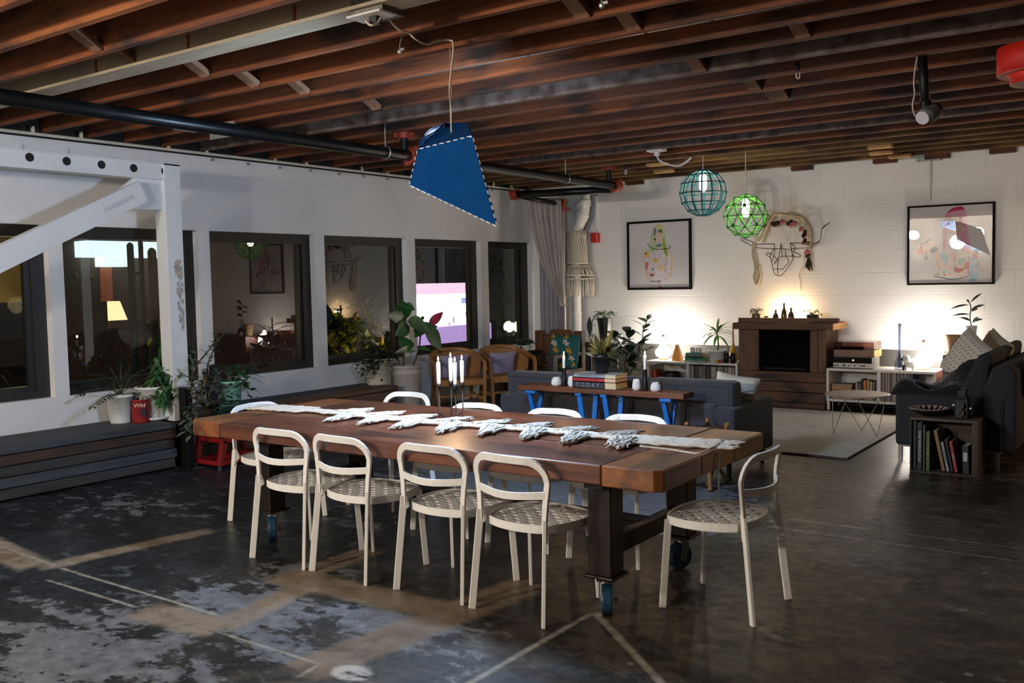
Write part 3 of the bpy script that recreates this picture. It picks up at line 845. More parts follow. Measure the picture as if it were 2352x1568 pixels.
# ------------------------------------------------------------------ blue pendant over the table
BLUE = mat('cobalt_blue_shade', '04427e', .9, var=.06, vscale=30, spec=.12)
SHWH = mat('white_shade_lining', 'eceef2', .6)
CORDM = mat('white_cord', 'c9b8a4', .6)
yp = 4.05
A, B_, C_, D_ = at(960, 343, y=yp), at(1085, 312, y=yp), at(1142, 520, y=yp), at(940, 425, y=yp)
E_, F_ = at(1070, 281, y=yp+.42), at(1022, 281, y=yp+.38)
K1, K2 = at(990, 292, y=yp+.40), at(966, 322, y=yp+.32)
G_, H_ = at(962, 395, y=yp+.52), at(1118, 420, y=yp+.55)
cen = (A+B_+C_+D_+E_+G_+H_)/7
pend = T('pendant_lamp', 'cobalt blue faceted pendant lampshade hanging over the dining table', 'lamp', (cen.x, cen.y, min(D_.z, C_.z)))
shell = [[A, D_, C_, B_], [A, B_, E_, F_], [B_, C_, H_, E_]]
m = M()
def face(pl, inset=.0045):
    c = sum(pl, V((0, 0, 0)))/len(pl); n = (pl[1]-pl[0]).cross(pl[2]-pl[0]).normalized()
    if n.dot(c-cen) < 0: n = -n
    q = [p+(c-p).normalized()*inset*1.4 for p in pl]
    k = len(q)
    m.cur = 0; m.add([p for p in q], [(0, 1, 2), (0, 2, 3)])
    m.cur = 1; m.add([p-n*.004 for p in q], [(2, 1, 0), (3, 2, 0)])
for pl in shell: face(pl)
# facet with the oval opening
rim = [A, A.lerp(F_, .5), F_, F_.lerp(K1, .5), K1, K1.lerp(K2, .5), K2, K2.lerp(A, .5)]
el = [at(px, py, y=yp+.30) for px, py in ((985, 313), (1003, 303), (1021, 288), (1019, 285), (1003, 290), (988, 301), (979, 311), (980, 315))]
for sgn, mi in ((0, 0), (.004, 1)):
    m.cur = mi
    off = V((.6, .2, -.7)).normalized()*sgn
    m.add([p+off for p in rim]+[p+off for p in el], [(k, (k+1) % 8, (k+1) % 8+8, k+8) for k in range(8)])
m.cur = 0
def seam(a, b, n=11, duty=.52):
    """the sheet is laced along its folds; light leaks between the laces"""
    d = b-a
    for k in range(n):
        p = a+d*((k+.02)/n); q = a+d*((k+1-duty)/n)
        m.bar(p, q, .011, .005, (p-cen))
for a, b, n in ((A, B_, 8), (A, F_, 5), (B_, C_, 11), (A, D_, 5), (B_, E_, 3)): seam(a, b, n)
part('shade', m, [BLUE, SHWH], pend, True)
m = M()
for a, b, n in ((D_, C_, 15), (B_, C_, 12), (A, D_, 6), (A, B_, 8)):
    for k in range(n):
        p = a.lerp(b, (k+.25)/n); q = a.lerp(b, (k+.80)/n); nn = (p-cen).normalized()
        part('leak_dash', M().bar(p+nn*.001, q+nn*.001, .006, .004, nn), mat('leak_white', 'f4f6f8', .5), pend, True)  # white bars imitate light leaking through the lacing holes
bl = at(1035, 405, y=yp+.24)
tl = MATS.get('added_diffuser_white') or mat('added_diffuser_white', 'f4f6fa', .8); tl.node_tree.links.new(tl.node_tree.nodes.new('ShaderNodeBsdfTranslucent').outputs[0], tl.node_tree.nodes['Material Output'].inputs[0])
ec = sum(el, V((0, 0, 0)))/8
part('added_diffuser', M().add([p+(p-ec)*.05+V((-.006, -.008, .006)) for p in el], [tuple(range(8))]), tl, pend, True, label='pale oval opening in the top of the shade')  # added translucent disc so the oval opening shows bright
part('bulb', M().sphere(bl, .05, 16, 10), emit('bulb_cool', 'dfeaff', 60), pend, True, True)
point('bulb_light', bl+V((-.01, .03, -.06)), 105, (.50, .71, 1), .13, pend)
ring = at(1037, 304, y=yp+.22)
ctop = at(1040, 94, z=ZJ-.01); outl = at(838, 34, y=3.5)
m = M().tube(smoothpath([ring, ring+V((0, .0, .15)), at(1033, 200, y=ctop.y-.01), at(1041, 120, y=ctop.y), ctop], 6), .006, 8)
m.tube(smoothpath([ctop, at(1026, 92, y=ctop.y), at(1008, 93, z=ZJ-.01), at(980, 101, z=ZJ-.05), at(955, 90, z=ZJ-.04), at(938, 75, z=ZJ-.012), at(920, 70, z=ZJ-.03), at(902, 55, z=ZJ-.06), at(885, 30, z=ZJ-.02)], 6), .006, 8)
m.tube(smoothpath([at(885, 30, z=ZJ-.02), at(880, 30, z=ZJ-.02), at(868, 52, z=ZJ-.08), at(852, 58, z=ZJ-.1), at(840, 48, z=ZJ-.06)], 6), .006, 8)
m.tube([ring+V((0, 0, -.07)), ring, ring+V((.006, 0, .2)), at(1033, 108, y=ctop.y)], .0018, 5)
part('cord', m, CORDM, pend, True, True)
sk = T('power_outlet', 'metal outlet box with white plate on the cream beam', 'outlet', (outl.x, outl.y, ZJ-.03))
o0 = at(835, 30, z=ZJ-.035)
part('box', M().b2((o0.x-.11, 3.43, ZJ-.03), (o0.x+.10, 3.40+.19, ZJ+.1)), mat('galvanised', '6d6a62', .45, .7, var=.3, vscale=20), sk, True)
part('plate', M().b2((o0.x-.12, 3.40, ZJ-.042), (o0.x+.11, 3.53, ZJ-.03)), mat('white_plastic', 'd7d3d2', .4), sk, True, bev=.006)
part('plug', M().box((at(840, 36, z=ZJ-.05).x, 3.47, ZJ-.06), (.05, .045, .04)), mat('dark_plug', '1d1512', .5), sk, True, bev=.006)
# ------------------------------------------------------------------ timber benches under the windows
BW = [wood('weathered_plank_grey', '25272a', '4a4f55', 1, 2.5, .75, .35, c3='343a42'), wood('weathered_plank_brown', '2e2018', '533a28', 1, 2.5, .7, .35, c3='21180f'),
      wood('weathered_plank_dark', '211e1d', '423c39', 1, 2.5, .75, .35, c3='2d3036'), wood('aged_timber', '3a2418', '6b452c', 1, 2.2, .6, .3, c3='2a1a10')]
def bench(name, x1, y0, y1, zt, fronts, tops, label):
    t = T(name, label, 'bench', ((XL+x1)/2, (y0+y1)/2, 0))
    d = (x1-XL-.012)/len(tops); 
    for i, k in enumerate(tops):
        part('seat_board', M().b2((XL+.012+d*i+.004, y0, zt-.045), (XL+.012+d*(i+1)-.004+(.012 if i == len(tops)-1 else 0), y1, zt)), BW[k], t, True, bev=.004)
    z = zt-.05
    h = (zt-.06)/len(fronts)
    for i, k in enumerate(fronts):
        part('front_board', M().b2((x1-.04, y0, z-h+.004), (x1, y1-.02*(i % 2), z-.004)), BW[k], t, True, bev=.003)
        z -= h
    part('end_panel', M().b2((XL+.03, y1-.05, .0), (x1-.045, y1-.01, zt-.05)), BW[1], t, True)
    part('end_panel', M().b2((XL+.03, y0+.01, .0), (x1-.045, y0+.05, zt-.05)), BW[1], t, True)
    return t
ZB1, ZB2 = .405, .425
bench('timber_bench', -7.30, .4, 5.02, ZB1, [1, 2, 0, 2], [2, 0, 0], 'low bench of weathered grey planks under the windows, in front of the steel column')
bench('timber_bench', -7.42, 5.16, 8.05, ZB2, [3, 3, 1], [2, 3], 'low brown timber bench under the windows, holding the ivy pot')
one('black_post', M().b2((-7.27, 5.04, 0), (-7.18, 5.12, .72)), mat('black_steel', '0a0a0b', .5, .4), 'short black steel post beside the red plant stand', 'post', bev=.004)

# ------------------------------------------------------------------ plants
def leafmat(name, c, c2, rough=.4): return mat(name, c, rough, col2=c2, vscale=9)
LF_D = leafmat('leaf_dark', '16261b', '24382a'); LF_G = leafmat('leaf_green', '274a2a', '3f6a3a'); LF_P = leafmat('leaf_pale', '5f7f4e', '9ab07f')
LF_V = leafmat('leaf_variegated', '2b4a2c', 'a9b48d'); LF_FIG = leafmat('leaf_fig', '1f4321', '30602c'); LF_RUB = leafmat('leaf_rubber', '1b241d', '2e3f31', .3)
LF_CRO = leafmat('leaf_croton', '26301a', '6a5a2a'); LF_RED = leafmat('leaf_new_red', '8a2438', 'b03a4a'); LF_DRA = leafmat('leaf_dracaena', '3f7a3a', '7fae5a')
STEM = mat('plant_stem', '4a4a2c', .7, var=.2); BARK = mat('plant_bark', '4b3b2c', .85, var=.3, vscale=30); SOIL = mat('potting_soil', '1a130e', .95, var=.4, vscale=60, bump=.6, bscale=60)
POTW = mat('white_glazed_pot', 'd9d7d2', .35, var=.03); POTC = mat('cream_pot', 'c8bda6', .6, var=.1, vscale=14); POTBLK = mat('black_plastic_pot', '0e0e0e', .45)
POTM = mat('mint_glazed_pot', '7fb0a0', .35, var=.12, vscale=12); POTG = mat('dark_green_pot', '1d3b3a', .4, var=.15); STONE = mat('stoneware', 'a59c91', .5, var=.08, vscale=18); TERR = mat('terracotta', '8a5f43', .8, var=.15, vscale=14)

def pot(t, c, rb, rt, h, material, lip=.012, seg=24, soil=True, z0=None):
    c = V(c)
    pr = [(rb*.96, 0), (rb, .006), (rt*.98, h-lip*2), (rt*.98+.004, h-lip*2), (rt+.006, h-lip), (rt+.005, h), (rt-.008, h), (rt-.01, h-.03), (1e-4, h-.032)]
    o = part('pot', M().lathe(pr[:-1]+[(rb*.8, .02)], seg, c), material, t, True, True)
    if soil: part('soil', M().lathe([(rt-.009, h-.034), (rt*.6, h-.026), (1e-4, h-.024)], seg, c), SOIL, t, True, True)
    return o
def frond(ms, ml, p0, p1, sag, n, L, W, r=.004, t0=.3):
    p0, p1 = V(p0), V(p1); mid = (p0+p1)/2+V((0, 0, sag))
    pts = smoothpath([p0, p0.lerp(mid, .55)+V((0, 0, sag*.25)), mid, mid.lerp(p1, .6)+V((0, 0, sag*.2)), p1], 4)
    ms.tube(pts, [r*(1-.6*i/len(pts)) for i in range(len(pts))], 5)
    for k in range(n):
        f = t0+(1-t0)*k/max(1, n-1); i = min(len(pts)-2, int(f*(len(pts)-1))); p = pts[i].lerp(pts[i+1], f*(len(pts)-1)-i); d = (pts[i+1]-pts[i]).normalized()
        sd = d.cross(V((0, 0, 1))); sd = sd.normalized() if sd.length > .05 else V((1, 0, 0))
        for s_ in (1, -1): ml.leaf(p, d*.55+sd*s_+V((0, 0, rnd(-.1, .25))), L*rnd(.8, 1.1)*(1-.35*f), W*rnd(.8, 1.1), rnd(.2, .5), seg=3)
    ml.leaf(pts[-1], pts[-1]-pts[-2], L*.8, W*.8, .2, seg=3)
def stemleaves(ms, ml, pts, r, n, L, W, t0=.2, droop=.4, out=1.0, seg=3, up=.3, tip=.5):
    pts = smoothpath(pts, 5); k = len(pts)
    ms.tube(pts, [r*(1-.5*i/k) for i in range(k)], 6)
    for j in range(n):
        f = t0+(1-t0)*j/max(1, n-1); i = min(k-2, int(f*(k-1))); p = pts[i].lerp(pts[i+1], f*(k-1)-i); a = j*2.4+rnd(-.4, .4)
        d = V((math.cos(a), math.sin(a), up))*out+(pts[i+1]-pts[i]).normalized()*.4
        ml.leaf(p, d, L*rnd(.75, 1.15), W*rnd(.8, 1.1), droop*rnd(.6, 1.4), seg=seg, tip=tip)
def whorl(ms, ml, p, d, n, L, W, pet=.03):
    """an umbrella of leaflets on one stalk"""
    p = V(p); q = p+V(d); ms.tube([p, (p+q)/2+V((0, 0, .01)), q], .002, 5); d = (q-p).normalized()
    u = d.orthogonal().normalized(); v2 = d.cross(u)
    for k in range(n):
        a = 2*pi*k/n; ml.leaf(q, u*math.cos(a)+v2*math.sin(a)+d*.15, L*rnd(.8, 1.1), W, .45, seg=3, tip=.62)
def vine(ms, ml, pts, n, L, W, r=.002, jit=.03):
    pts = smoothpath(pts, 4); ms.tube(pts, r, 4)
    for j in range(n):
        p = pts[int(rnd(0, len(pts)-1))]; a = rnd(0, 2*pi)
        ml.leaf(p+V((rnd(-jit, jit), rnd(-jit, jit), rnd(-jit, jit)*.6)), (math.cos(a), math.sin(a), rnd(-.3, .6)), L*rnd(.7, 1.2), W*rnd(.7, 1.2), rnd(.3, .9), seg=3, tip=.42)
def plant(name, label, cat, c, ms, ml, lm, stem=STEM, group=None):
    t = T(name, label, cat, c, 0, group)
    if ms.v: part('stems', ms, stem, t, True, True)
    if ml.v: part('leaves', ml, lm, t, True, True)
    return t

# 1 white pot with dark feathery fronds
c = at(279, 958, z=ZB1); c = V((-7.78, at(279, 958, x=-7.78).y, ZB1))
ms, ml = M(), M(); top = c+V((0, 0, .25))
for px, py, dx, sag in ((185, 905, 0, .05), (215, 860, .08, .06), (250, 842, -.05, .04), (278, 835, 0, .02), (300, 842, .1, .03), (322, 862, -.02, .05), (345, 878, .12, .05), (360, 862, -.05, .06), (212, 932, .22, .03), (368, 930, .2, .05), (235, 870, .1, .06), (330, 850, .12, .05)):
    e = at(px, py, x=c.x+dx); frond(ms, ml, top+V((rnd(-.03, .03), rnd(-.03, .03), 0)), e, sag, 8, .085, .026, .005)
t = plant('potted_fern', 'dark feathery plant in a plain white pot on the grey bench, beside the red tin', 'plant', c, ms, ml, LF_D)
pot(t, c, .095, .125, .255, POTW)
# 2 red tin
c2 = V((-7.62, at(325, 960, x=-7.62).y, ZB1))
t = T('red_tin', 'small red tin can beside the white plant pot on the grey bench', 'tin', c2)
part('can', M().lathe([(.078, 0), (.08, .008), (.08, .2), (.083, .205), (.08, .21), (.076, .21), (.074, .03)], 20, c2), mat('red_enamel', '7d1a1c', .4, var=.25, vscale=15), t, True, True)
mm_ = Matrix.Translation(c2+V((.062, -.0535, .16))) @ Matrix.Rotation(R_(49), 4, 'Z') @ Matrix.Rotation(R_(90), 4, 'X')
lettering('Wild', .05, mat('print_cream', 'd8cbb8', .6), t, mm_)
part('label', M().poly([c2+V((.072, -.047, .07)), c2+V((.088, -.012, .07)), c2+V((.088, -.012, .13)), c2+V((.072, -.047, .13))], (.002, -.001, 0)), mat('label_dark', '20252a', .6), t, True)
part('scoop', M().bar(c2+V((-.02, -.02, .06)), c2+V((-.05, -.04, .27)), .03, .01), mat('dark_handle', '20160f', .6), t, True, bev=.003)
# 3 big white pot and saucer with an umbrella plant
c3 = V((-7.66, at(352, 946, x=-7.66).y, ZB1))
ms, ml, mv = M(), M(), M(); top = c3+V((0, 0, .28))
for px, py in ((378, 800), (362, 850), (405, 838), (398, 868), (352, 905), (388, 900), (372, 925), (415, 820), (392, 795), (410, 880), (360, 880), (385, 850)):
    e = at(px, py, x=c3.x+rnd(-.08, .14)); mid = top.lerp(e, .6)+V((0, 0, .03)); ms.tube(smoothpath([top+V((rnd(-.03, .03), rnd(-.03, .03), 0)), mid, e], 4), .006, 6)
    for k in range(5):
        a = rnd(0, 6.28); whorl(ms, ml if rnd(0, 1) > .35 else mv, e, (math.cos(a)*rnd(.05, .09), math.sin(a)*rnd(.05, .09), rnd(-.04, .08)), 7, .115, .05)
t = plant('umbrella_plant', 'umbrella plant with mottled leaflets in a white pot on a saucer, by the steel column', 'plant', c3, ms, ml, LF_G)
part('leaves', mv, LF_V, t, True, True, label='pale mottled leaflets')
pot(t, c3+V((0, 0, .02)), .105, .145, .29, POTW)
part('saucer', M().lathe([(.12, 0), (.15, .015), (.165, .035), (.158, .035), (.14, .018), (.10, .012)], 24, c3), POTW, t, True, True)
# 4 little clay pot with striped leaves
c4 = V((-7.50, at(410, 962, x=-7.50).y-.02, ZB1))
ms, ml = M(), M()
for k in range(22):
    a = rnd(0, 6.28); r = rnd(0, .04); b = c4+V((r*math.cos(a), r*math.sin(a), .13)); ml.leaf(b, (math.cos(a)*.35, math.sin(a)*.35, 1), rnd(.12, .26), .03, .5)
t = plant('potted_plant', 'small clay pot of pale striped leaves at the foot of the steel column', 'plant', c4, ms, ml, LF_V)
pot(t, c4, .06, .075, .14, TERR)
# 5 red stand, dark green pot, tall climbing plant
RED = mat('red_stand_paint', '7c1414', .4, var=.15, vscale=9)
s0, s1 = V((-7.16, 5.20, 0)), V((-6.98, 5.78, 0))
t = T('plant_stand', 'low red metal plant stand with sloping legs under the green pot', 'stand', (-7.05, 5.5, 0))
m = M(); x0, x1, y0, y1, zt = -7.24, -6.90, 5.17, 5.72, .245
for sy, yy in ((1, y0), (-1, y1)):
    for xx in (x0, x1): m.bar((xx, yy, .03), (xx, yy+sy*.05, zt), .05, .05, (1, 0, 0))
for xx in (x0, x1): m.bar((xx, y0, .05), (xx, y1, .05), .04, .04).bar((xx, y0+.02, zt), (xx, y1-.02, zt), .05, .04)
for yy, o in ((y0, .05), (y1, -.05)): m.bar((x0, yy+o, zt), (x1, yy+o, zt), .05, .04).bar((x0, yy, .05), (x1, yy, .05), .04, .04)
part('frame', m, RED, t, True, bev=.004)
part('shelf', M().b2((x0, y0, .055), (x1, y1, .07)).b2((x0, y0+.06, zt), (x1, y1-.06, zt+.015)), RED, t, True)
m = M()
for xx in (x0, x1):
    for yy in (y0, y1): m.cyl((xx, yy, 0), (xx, yy, .03), .018, 10)
part('foot', m, CHROME, t, True)
c5 = V((-7.07, 5.44, zt+.017))
ms, ml = M(), M(); top = c5+V((0, 0, .27))
for pts in (((452, 920), (440, 880), (448, 845), (470, 815), (492, 790), (522, 758)), ((470, 925), (476, 870), (478, 835), (492, 800), (500, 775)), ((444, 930), (432, 960), (428, 990)), ((460, 930), (450, 900), (440, 870)), ((480, 920), (492, 880), (498, 850)), ((465, 920), (464, 890), (470, 860)), ((455, 925), (442, 945), (438, 1000))):
    pp = [top]+[at(px, py, x=-7.05+rnd(-.06, .06)) for px, py in pts]
    stemleaves(ms, ml, pp, .011, 24, .09, .048, .12, .5, .8)
for k in range(110):
    a = rnd(0, 6.28); ml.leaf(top+V((rnd(-.12, .14), rnd(-.17, .04), rnd(-.04, .2))), (math.cos(a), math.sin(a), rnd(-.3, .6)), rnd(.05, .09), .035, .5, seg=3)
t = plant('climbing_plant', 'tall straggling plant with bare curved stems in a dark green pot on the red stand', 'plant', c5, ms, ml, leafmat('leaf_climber', '24362a', '6d7f68'), BARK)
pot(t, c5, .15, .17, .29, POTG)
# dark jug on the brown bench
c = V((-7.72, at(500, 925, x=-7.72).y, ZB2))
one('stone_jar', M().lathe([(.085, 0), (.10, .02), (.105, .22), (.10, .30), (.07, .33), (.065, .42), (.055, .42), (.05, .05)], 20, c), mat('mottled_jar', '2d2824', .7, var=.5, vscale=18, bump=.3), 'dark mottled jar standing behind the climbing plant, left of the mint pot', 'jar', smooth=True)
# 6 mint pot with trailing pothos
c6 = V((-7.55, at(533, 924, x=-7.55).y, ZB2))
ms, ml = M(), M(); top = c6+V((0, 0, .26))
for px, py in ((520, 848), (536, 838), (556, 842), (575, 850), (592, 862), (605, 880), (598, 905), (585, 925), (565, 895), (548, 860), (610, 868), (575, 912), (602, 850)):
    e = at(px, py, x=c6.x+rnd(-.02, .16)); mid = top.lerp(e, .5)+V((0, 0, .06)); vine(ms, ml, [top, mid, e], 9, .075, .055)
t = plant('pothos', 'round-leaved trailing plant in a mint green pot on the brown bench', 'plant', c6, ms, ml, LF_G)
pot(t, c6, .085, .10, .265, POTM)
# 7 cream pot of ivy
c7 = V((-7.72, at(868, 880, x=-7.72).y, ZB2))
ms, ml = M(), M(); top = c7+V((0, 0, .27))
for px, py in ((822, 800), (812, 835), (818, 868), (830, 880), (845, 850), (860, 800), (880, 790), (900, 805), (918, 830), (905, 845), (838, 820), (850, 862), (870, 840), (828, 855), (890, 815), (842, 795), (812, 850), (920, 815)):
    e = at(px, py, x=c7.x+rnd(-.02, .22)); mid = top.lerp(e, .5)+V((rnd(0, .08), 0, .05)); vine(ms, ml, [top, mid, e], 34, .05, .042, jit=.05)
t = plant('ivy_plant', 'dark trailing ivy spilling over a cream pot at the end of the brown bench', 'plant', c7, ms, ml, LF_D)
pot(t, c7, .125, .13, .30, POTC, lip=.006)
pc = at(877, 872, x=c7.x+.1); part('drain_hole', M().cyl(pc+V((-.05, .0, 0)), pc+V((.02, -.02, 0)), .012, 12), BLACK, t, True)
# 8 stoneware crock with a fig tree
c8 = V((-7.55, 8.3, 0)); c8.y = at(934, 850, x=c8.x).y; ztop = .62
ms, ml, mr = M(), M(), M(); top = c8+V((0, 0, ztop-.04))
tr1 = smoothpath([top+V((-.02, -.03, 0)), at(926, 800, x=-7.57), at(924, 760, x=-7.6), at(928, 700, x=-7.6)], 5); ms.tube(tr1, .012, 7)
tr2 = smoothpath([top+V((.06, .03, 0)), at(962, 800, x=-7.5), at(966, 770, x=-7.5), at(975, 745, x=-7.5)], 5); ms.tube(tr2, .010, 7)
def big(px0, py0, px1, py1, W, dx=0, mm2=None, droop=.5, tip=.62):
    a = at(px0, py0, x=-7.55+dx); b = at(px1, py1, x=-7.5+dx); d = b-a; ms.tube([a-d.normalized()*.03, a], .004, 5); (mm2 or ml).leaf(a, d+V((.02, 0, .08)), d.length*1.05, W, droop, (1, -.6, .35), 7, tip, .22)
big(928, 735, 920, 690, .20); big(930, 740, 888, 716, .16, .05); big(926, 745, 908, 700, .16, -.03); big(935, 738, 985, 760, .20, .1); big(940, 750, 905, 768, .18, .08)
big(932, 775, 928, 812, .20, .05); big(950, 760, 1000, 745, .14, .05); big(975, 752, 1010, 800, .20, .12); big(972, 745, 950, 775, .16, .1); big(930, 700, 945, 720, .1, .05); big(962, 800, 985, 812, .05, .1); big(958, 805, 905, 800, .09, .1)
big(985, 748, 1018, 725, .11, .08, mr, .1); big(968, 735, 972, 728, .05, .08)
t = plant('fiddle_leaf_fig', 'fiddle leaf fig with one red new leaf in a tall stoneware crock on the floor', 'plant', c8, ms, ml, LF_FIG, BARK)
part('new_leaf', mr, LF_RED, t, True, True, label='red new leaf')
part('pot', M().lathe([(.15, 0), (.165, .02), (.168, .52), (.172, .525), (.172, .555), (.168, .56), (.170, .60), (.178, .605), (.178, .63), (.160, .63), (.155, .58), (.15, .1)], 32, c8), STONE, t, True, True)
part('soil', M().lathe([(.157, .585), (.1, .595), (1e-4, .6)], 24, c8), SOIL, t, True, True)

# ------------------------------------------------------------------ two bentwood armchairs by the window
OAKC = wood('honey_wood', '7a4f2b', 'a8763f', 2, 2.5, .45, .15); CANE = mat('woven_cane', '9a6b3a', .6, var=.3, vscale=70, bump=.6, bscale=110)
LILAC = mat('lilac_cushion', '8d86a0', .9, var=.1)
def armchair():
    """curved-back cane armchair; faces +y"""
    t = T('armchair', 'x', 'armchair')
    top = [V(p) for p in ((.30, .22, .63), (.31, .05, .66), (.295, -.12, .70), (.22, -.25, .745), (.1, -.30, .765))]; top = smoothpath(top+[V((0, -.31, .77))]+[V((-p.x, p.y, p.z)) for p in reversed(top)], 4)
    part('top_rail', M().tube(top, 1, prof=bar_prof(.032, .05), up=(0, 0, 1)), OAKC, t, bev=.004)
    m = M(); n = len(top)
    lo, hi = int(n*.10), int(n*.90)
    for i in range(lo, hi):
        a, b = top[i], top[i+1]; sk_ = .92
        da = V((a.x*sk_, a.y*sk_, .70 if abs(a.y) < 0 else a.z-.025)); db = V((b.x*sk_, b.y*sk_, b.z-.025))
        za = .44+max(0, (a.y+.05))*.55; zb2 = .44+max(0, (b.y+.05))*.55
        m.add([da, db, V((db.x*.95, db.y*.93, zb2)), V((da.x*.95, da.y*.93, za))], [(0, 1, 2, 3)])
    part('backrest', m, CANE, t, solid=.012)
    for s_ in (-1, 1):
        part('leg', M().bar((s_*.30, .22, .62), (s_*.275, .26, 0), .034, .045, (0, 1, 0)), OAKC, t, bev=.004)
        part('leg', M().bar((s_*.24, -.22, .66), (s_*.24, -.21, .38), .034, .04, (0, 1, 0)).bar((s_*.24, -.21, .40), (s_*.25, -.33, 0), .034, .042, (0, 1, 0)), OAKC, t, bev=.004)
    part('seat_frame', M().b2((-.29, .19, .36), (.29, .235, .43)).b2((-.25, -.24, .36), (.25, -.20, .43)).bar((.285, .2, .395), (.24, -.22, .395), .03, .07).bar((-.285, .2, .395), (-.24, -.22, .395), .03, .07), OAKC, t, bev=.004)
    part('seat', M().b2((-.265, -.2, .415), (.265, .2, .435)), CANE, t)
    m = M()
    for s_ in (-1, 1): m.bar((s_*.255, .23, .2), (s_*.24, -.25, .22), .025, .03)
    m.bar((-.26, .0, .21), (.26, .0, .21), .025, .03); part('stretcher', m, OAKC, t)
    part('cushion', M().cushion((0, -.13, .56), (.36, .3, .12), (R_(-14), 0, 0)), LILAC, t, smooth=True, label='lilac back cushion')
    return t
GA = 'bentwood cane armchairs by the window'
a1 = armchair(); a1.location = (-7.25, 8.93, 0); a1.rotation_euler = (0, 0, R_(-128)); a1['label'] = 'curved cane armchair next to the stoneware crock, nearer the table'; a1['group'] = GA
dup(a1, (-6.95, 9.55, 0), R_(-122), 'curved cane armchair by the window, next to the slatted crate planter', GA)

# crate planter with a bushy plant
c = V((-7.35, 10.45, 0)); a = at(1157, 815, y=10.76); b = at(1229, 815, y=10.76); b.x -= .04
CRATE = wood('crate_slat', '5c3f24', '8a6238', 0, 2.5, .6, .2)
t = T('crate_planter', 'slatted wooden crate planter between the cane armchairs and the rustic chair', 'planter', ((a.x+b.x)/2, 10.94, 0))
for k in range(5):
    z = .04+k*.112
    part('slat', M().b2((a.x, 10.76, z), (b.x, 10.785, z+.10)).b2((b.x-.025, 10.785, z), (b.x, 11.12, z+.10)), CRATE, t, True, bev=.003)
part('lining', M().b2((a.x+.02, 10.785, .03), (b.x-.03, 11.12, .56)), BW[1], t, True)
cc = V(((a.x+b.x)/2-.02, 10.93, .565))
ms, ml = M(), M()
for k in range(14):
    a_ = rnd(0, 6.28); vine(ms, ml, [cc+V((0, 0, .12)), cc+V((math.cos(a_)*.1, math.sin(a_)*.08, .2)), cc+V((math.cos(a_)*rnd(.15, .28), math.sin(a_)*.1, rnd(.05, .22)))], 12, .06, .045)
t = plant('potted_plant', 'bushy green plant in a white pot on the slatted crate planter', 'plant', cc, ms, ml, LF_G)
pot(t, cc, .09, .10, .13, POTW)
# ------------------------------------------------------------------ rustic chair in the corner
RUST = wood('rustic_timber', '3f2413', '6e431f', 2, 2.2, .6, .25, c3='2a160b')
ya = 10.72
l = at(1228, 760, y=ya).x; r = at(1336, 760, y=ya).x; zt = at(1280, 757, y=ya).z
t = T('rustic_armchair', 'big rustic timber armchair in the corner with a teal cushion', 'armchair', ((l+r)/2, 10.4, 0))
for x in (l, r-.13): part('back_post', M().b2((x, ya, 0), (x+.13, ya+.09, zt-.015)), RUST, t, True, bev=.006)
mx_ = (l+r)/2
part('top_rail', M().poly([(l+.13, ya+.02, zt-.22), (r-.13, ya+.02, zt-.22), (r-.13, ya+.02, zt-.06), (mx_+.2, ya+.02, zt-.06), (mx_+.17, ya+.02, zt), (mx_-.13, ya+.02, zt), (mx_-.16, ya+.02, zt-.06), (l+.13, ya+.02, zt-.06)], (0, .05, 0)), RUST, t, True, bev=.005)
part('back_slat', M().b2((l+.13, ya+.02, .45), (r-.13, ya+.06, zt-.235)), RUST, t, True)
part('carved_notch', M().box((mx_+.1, ya+.015, zt-.155), (.22, .02, .022)), mat('pale_chip', 'b8a890', .7), t, True)
part('seat', M().b2((l, 10.05, .36), (r, ya, .43)), RUST, t, True, bev=.006)
for x in (l-.02, r-.11):
    part('arm', M().b2((x, 10.0, .60), (x+.13, ya+.02, .65)), BW[2], t, True, bev=.006)
    part('leg', M().b2((x+.01, 10.02, 0), (x+.11, 10.12, .60)), BW[2], t, True)
def cross_cushion(name, c, d, rot, base, cols, label, n=14, size=.036):
    t = T(name, label, 'cushion', (c[0], c[1], c[2]-d[1]/2))
    cu = M().cushion(c, d, rot, 14); part('cover', cu, base, t, True, True)
    q = Euler(rot).to_matrix()
    for k, mt in enumerate(cols):
        m = M()
        for j in range(n):
            i_ = j*len(cols)+k
            u = ((i_*0.618) % 1)*1.7-.85; v = ((i_*0.7549+.21) % 1)*1.7-.85
            tt = max(0, (1-u**4)*(1-v**4))**.45
            p = V(c)+q@V((u*d[0]/2, -tt*d[2]/2-.002, v*d[1]/2)); a_ = rnd(0, 1.5)
            for aa in (a_, a_+pi/2): m.bar(p+q@V((math.cos(aa)*size, 0, math.sin(aa)*size)), p-q@V((math.cos(aa)*size, 0, math.sin(aa)*size)), size*.5, .006, q@V((0, 1, 0)))
        part('printed_cross', m, mt, t, True)['kind'] = 'stuff'
    return t
cx = (at(1258, 800, y=10.35).x+at(1322, 800, y=10.35).x)/2
cross_cushion('cushion', (cx, 10.42, .66), (.46, .46, .16), (R_(-14), 0, 0), mat('teal_cotton', '1d5a58', .9, var=.1), [mat('pale_print', 'c9c2b4', .9), mat('mustard_print', 'c08f2a', .9)], 'teal cushion with pale and mustard crosses on the rustic armchair', 12)

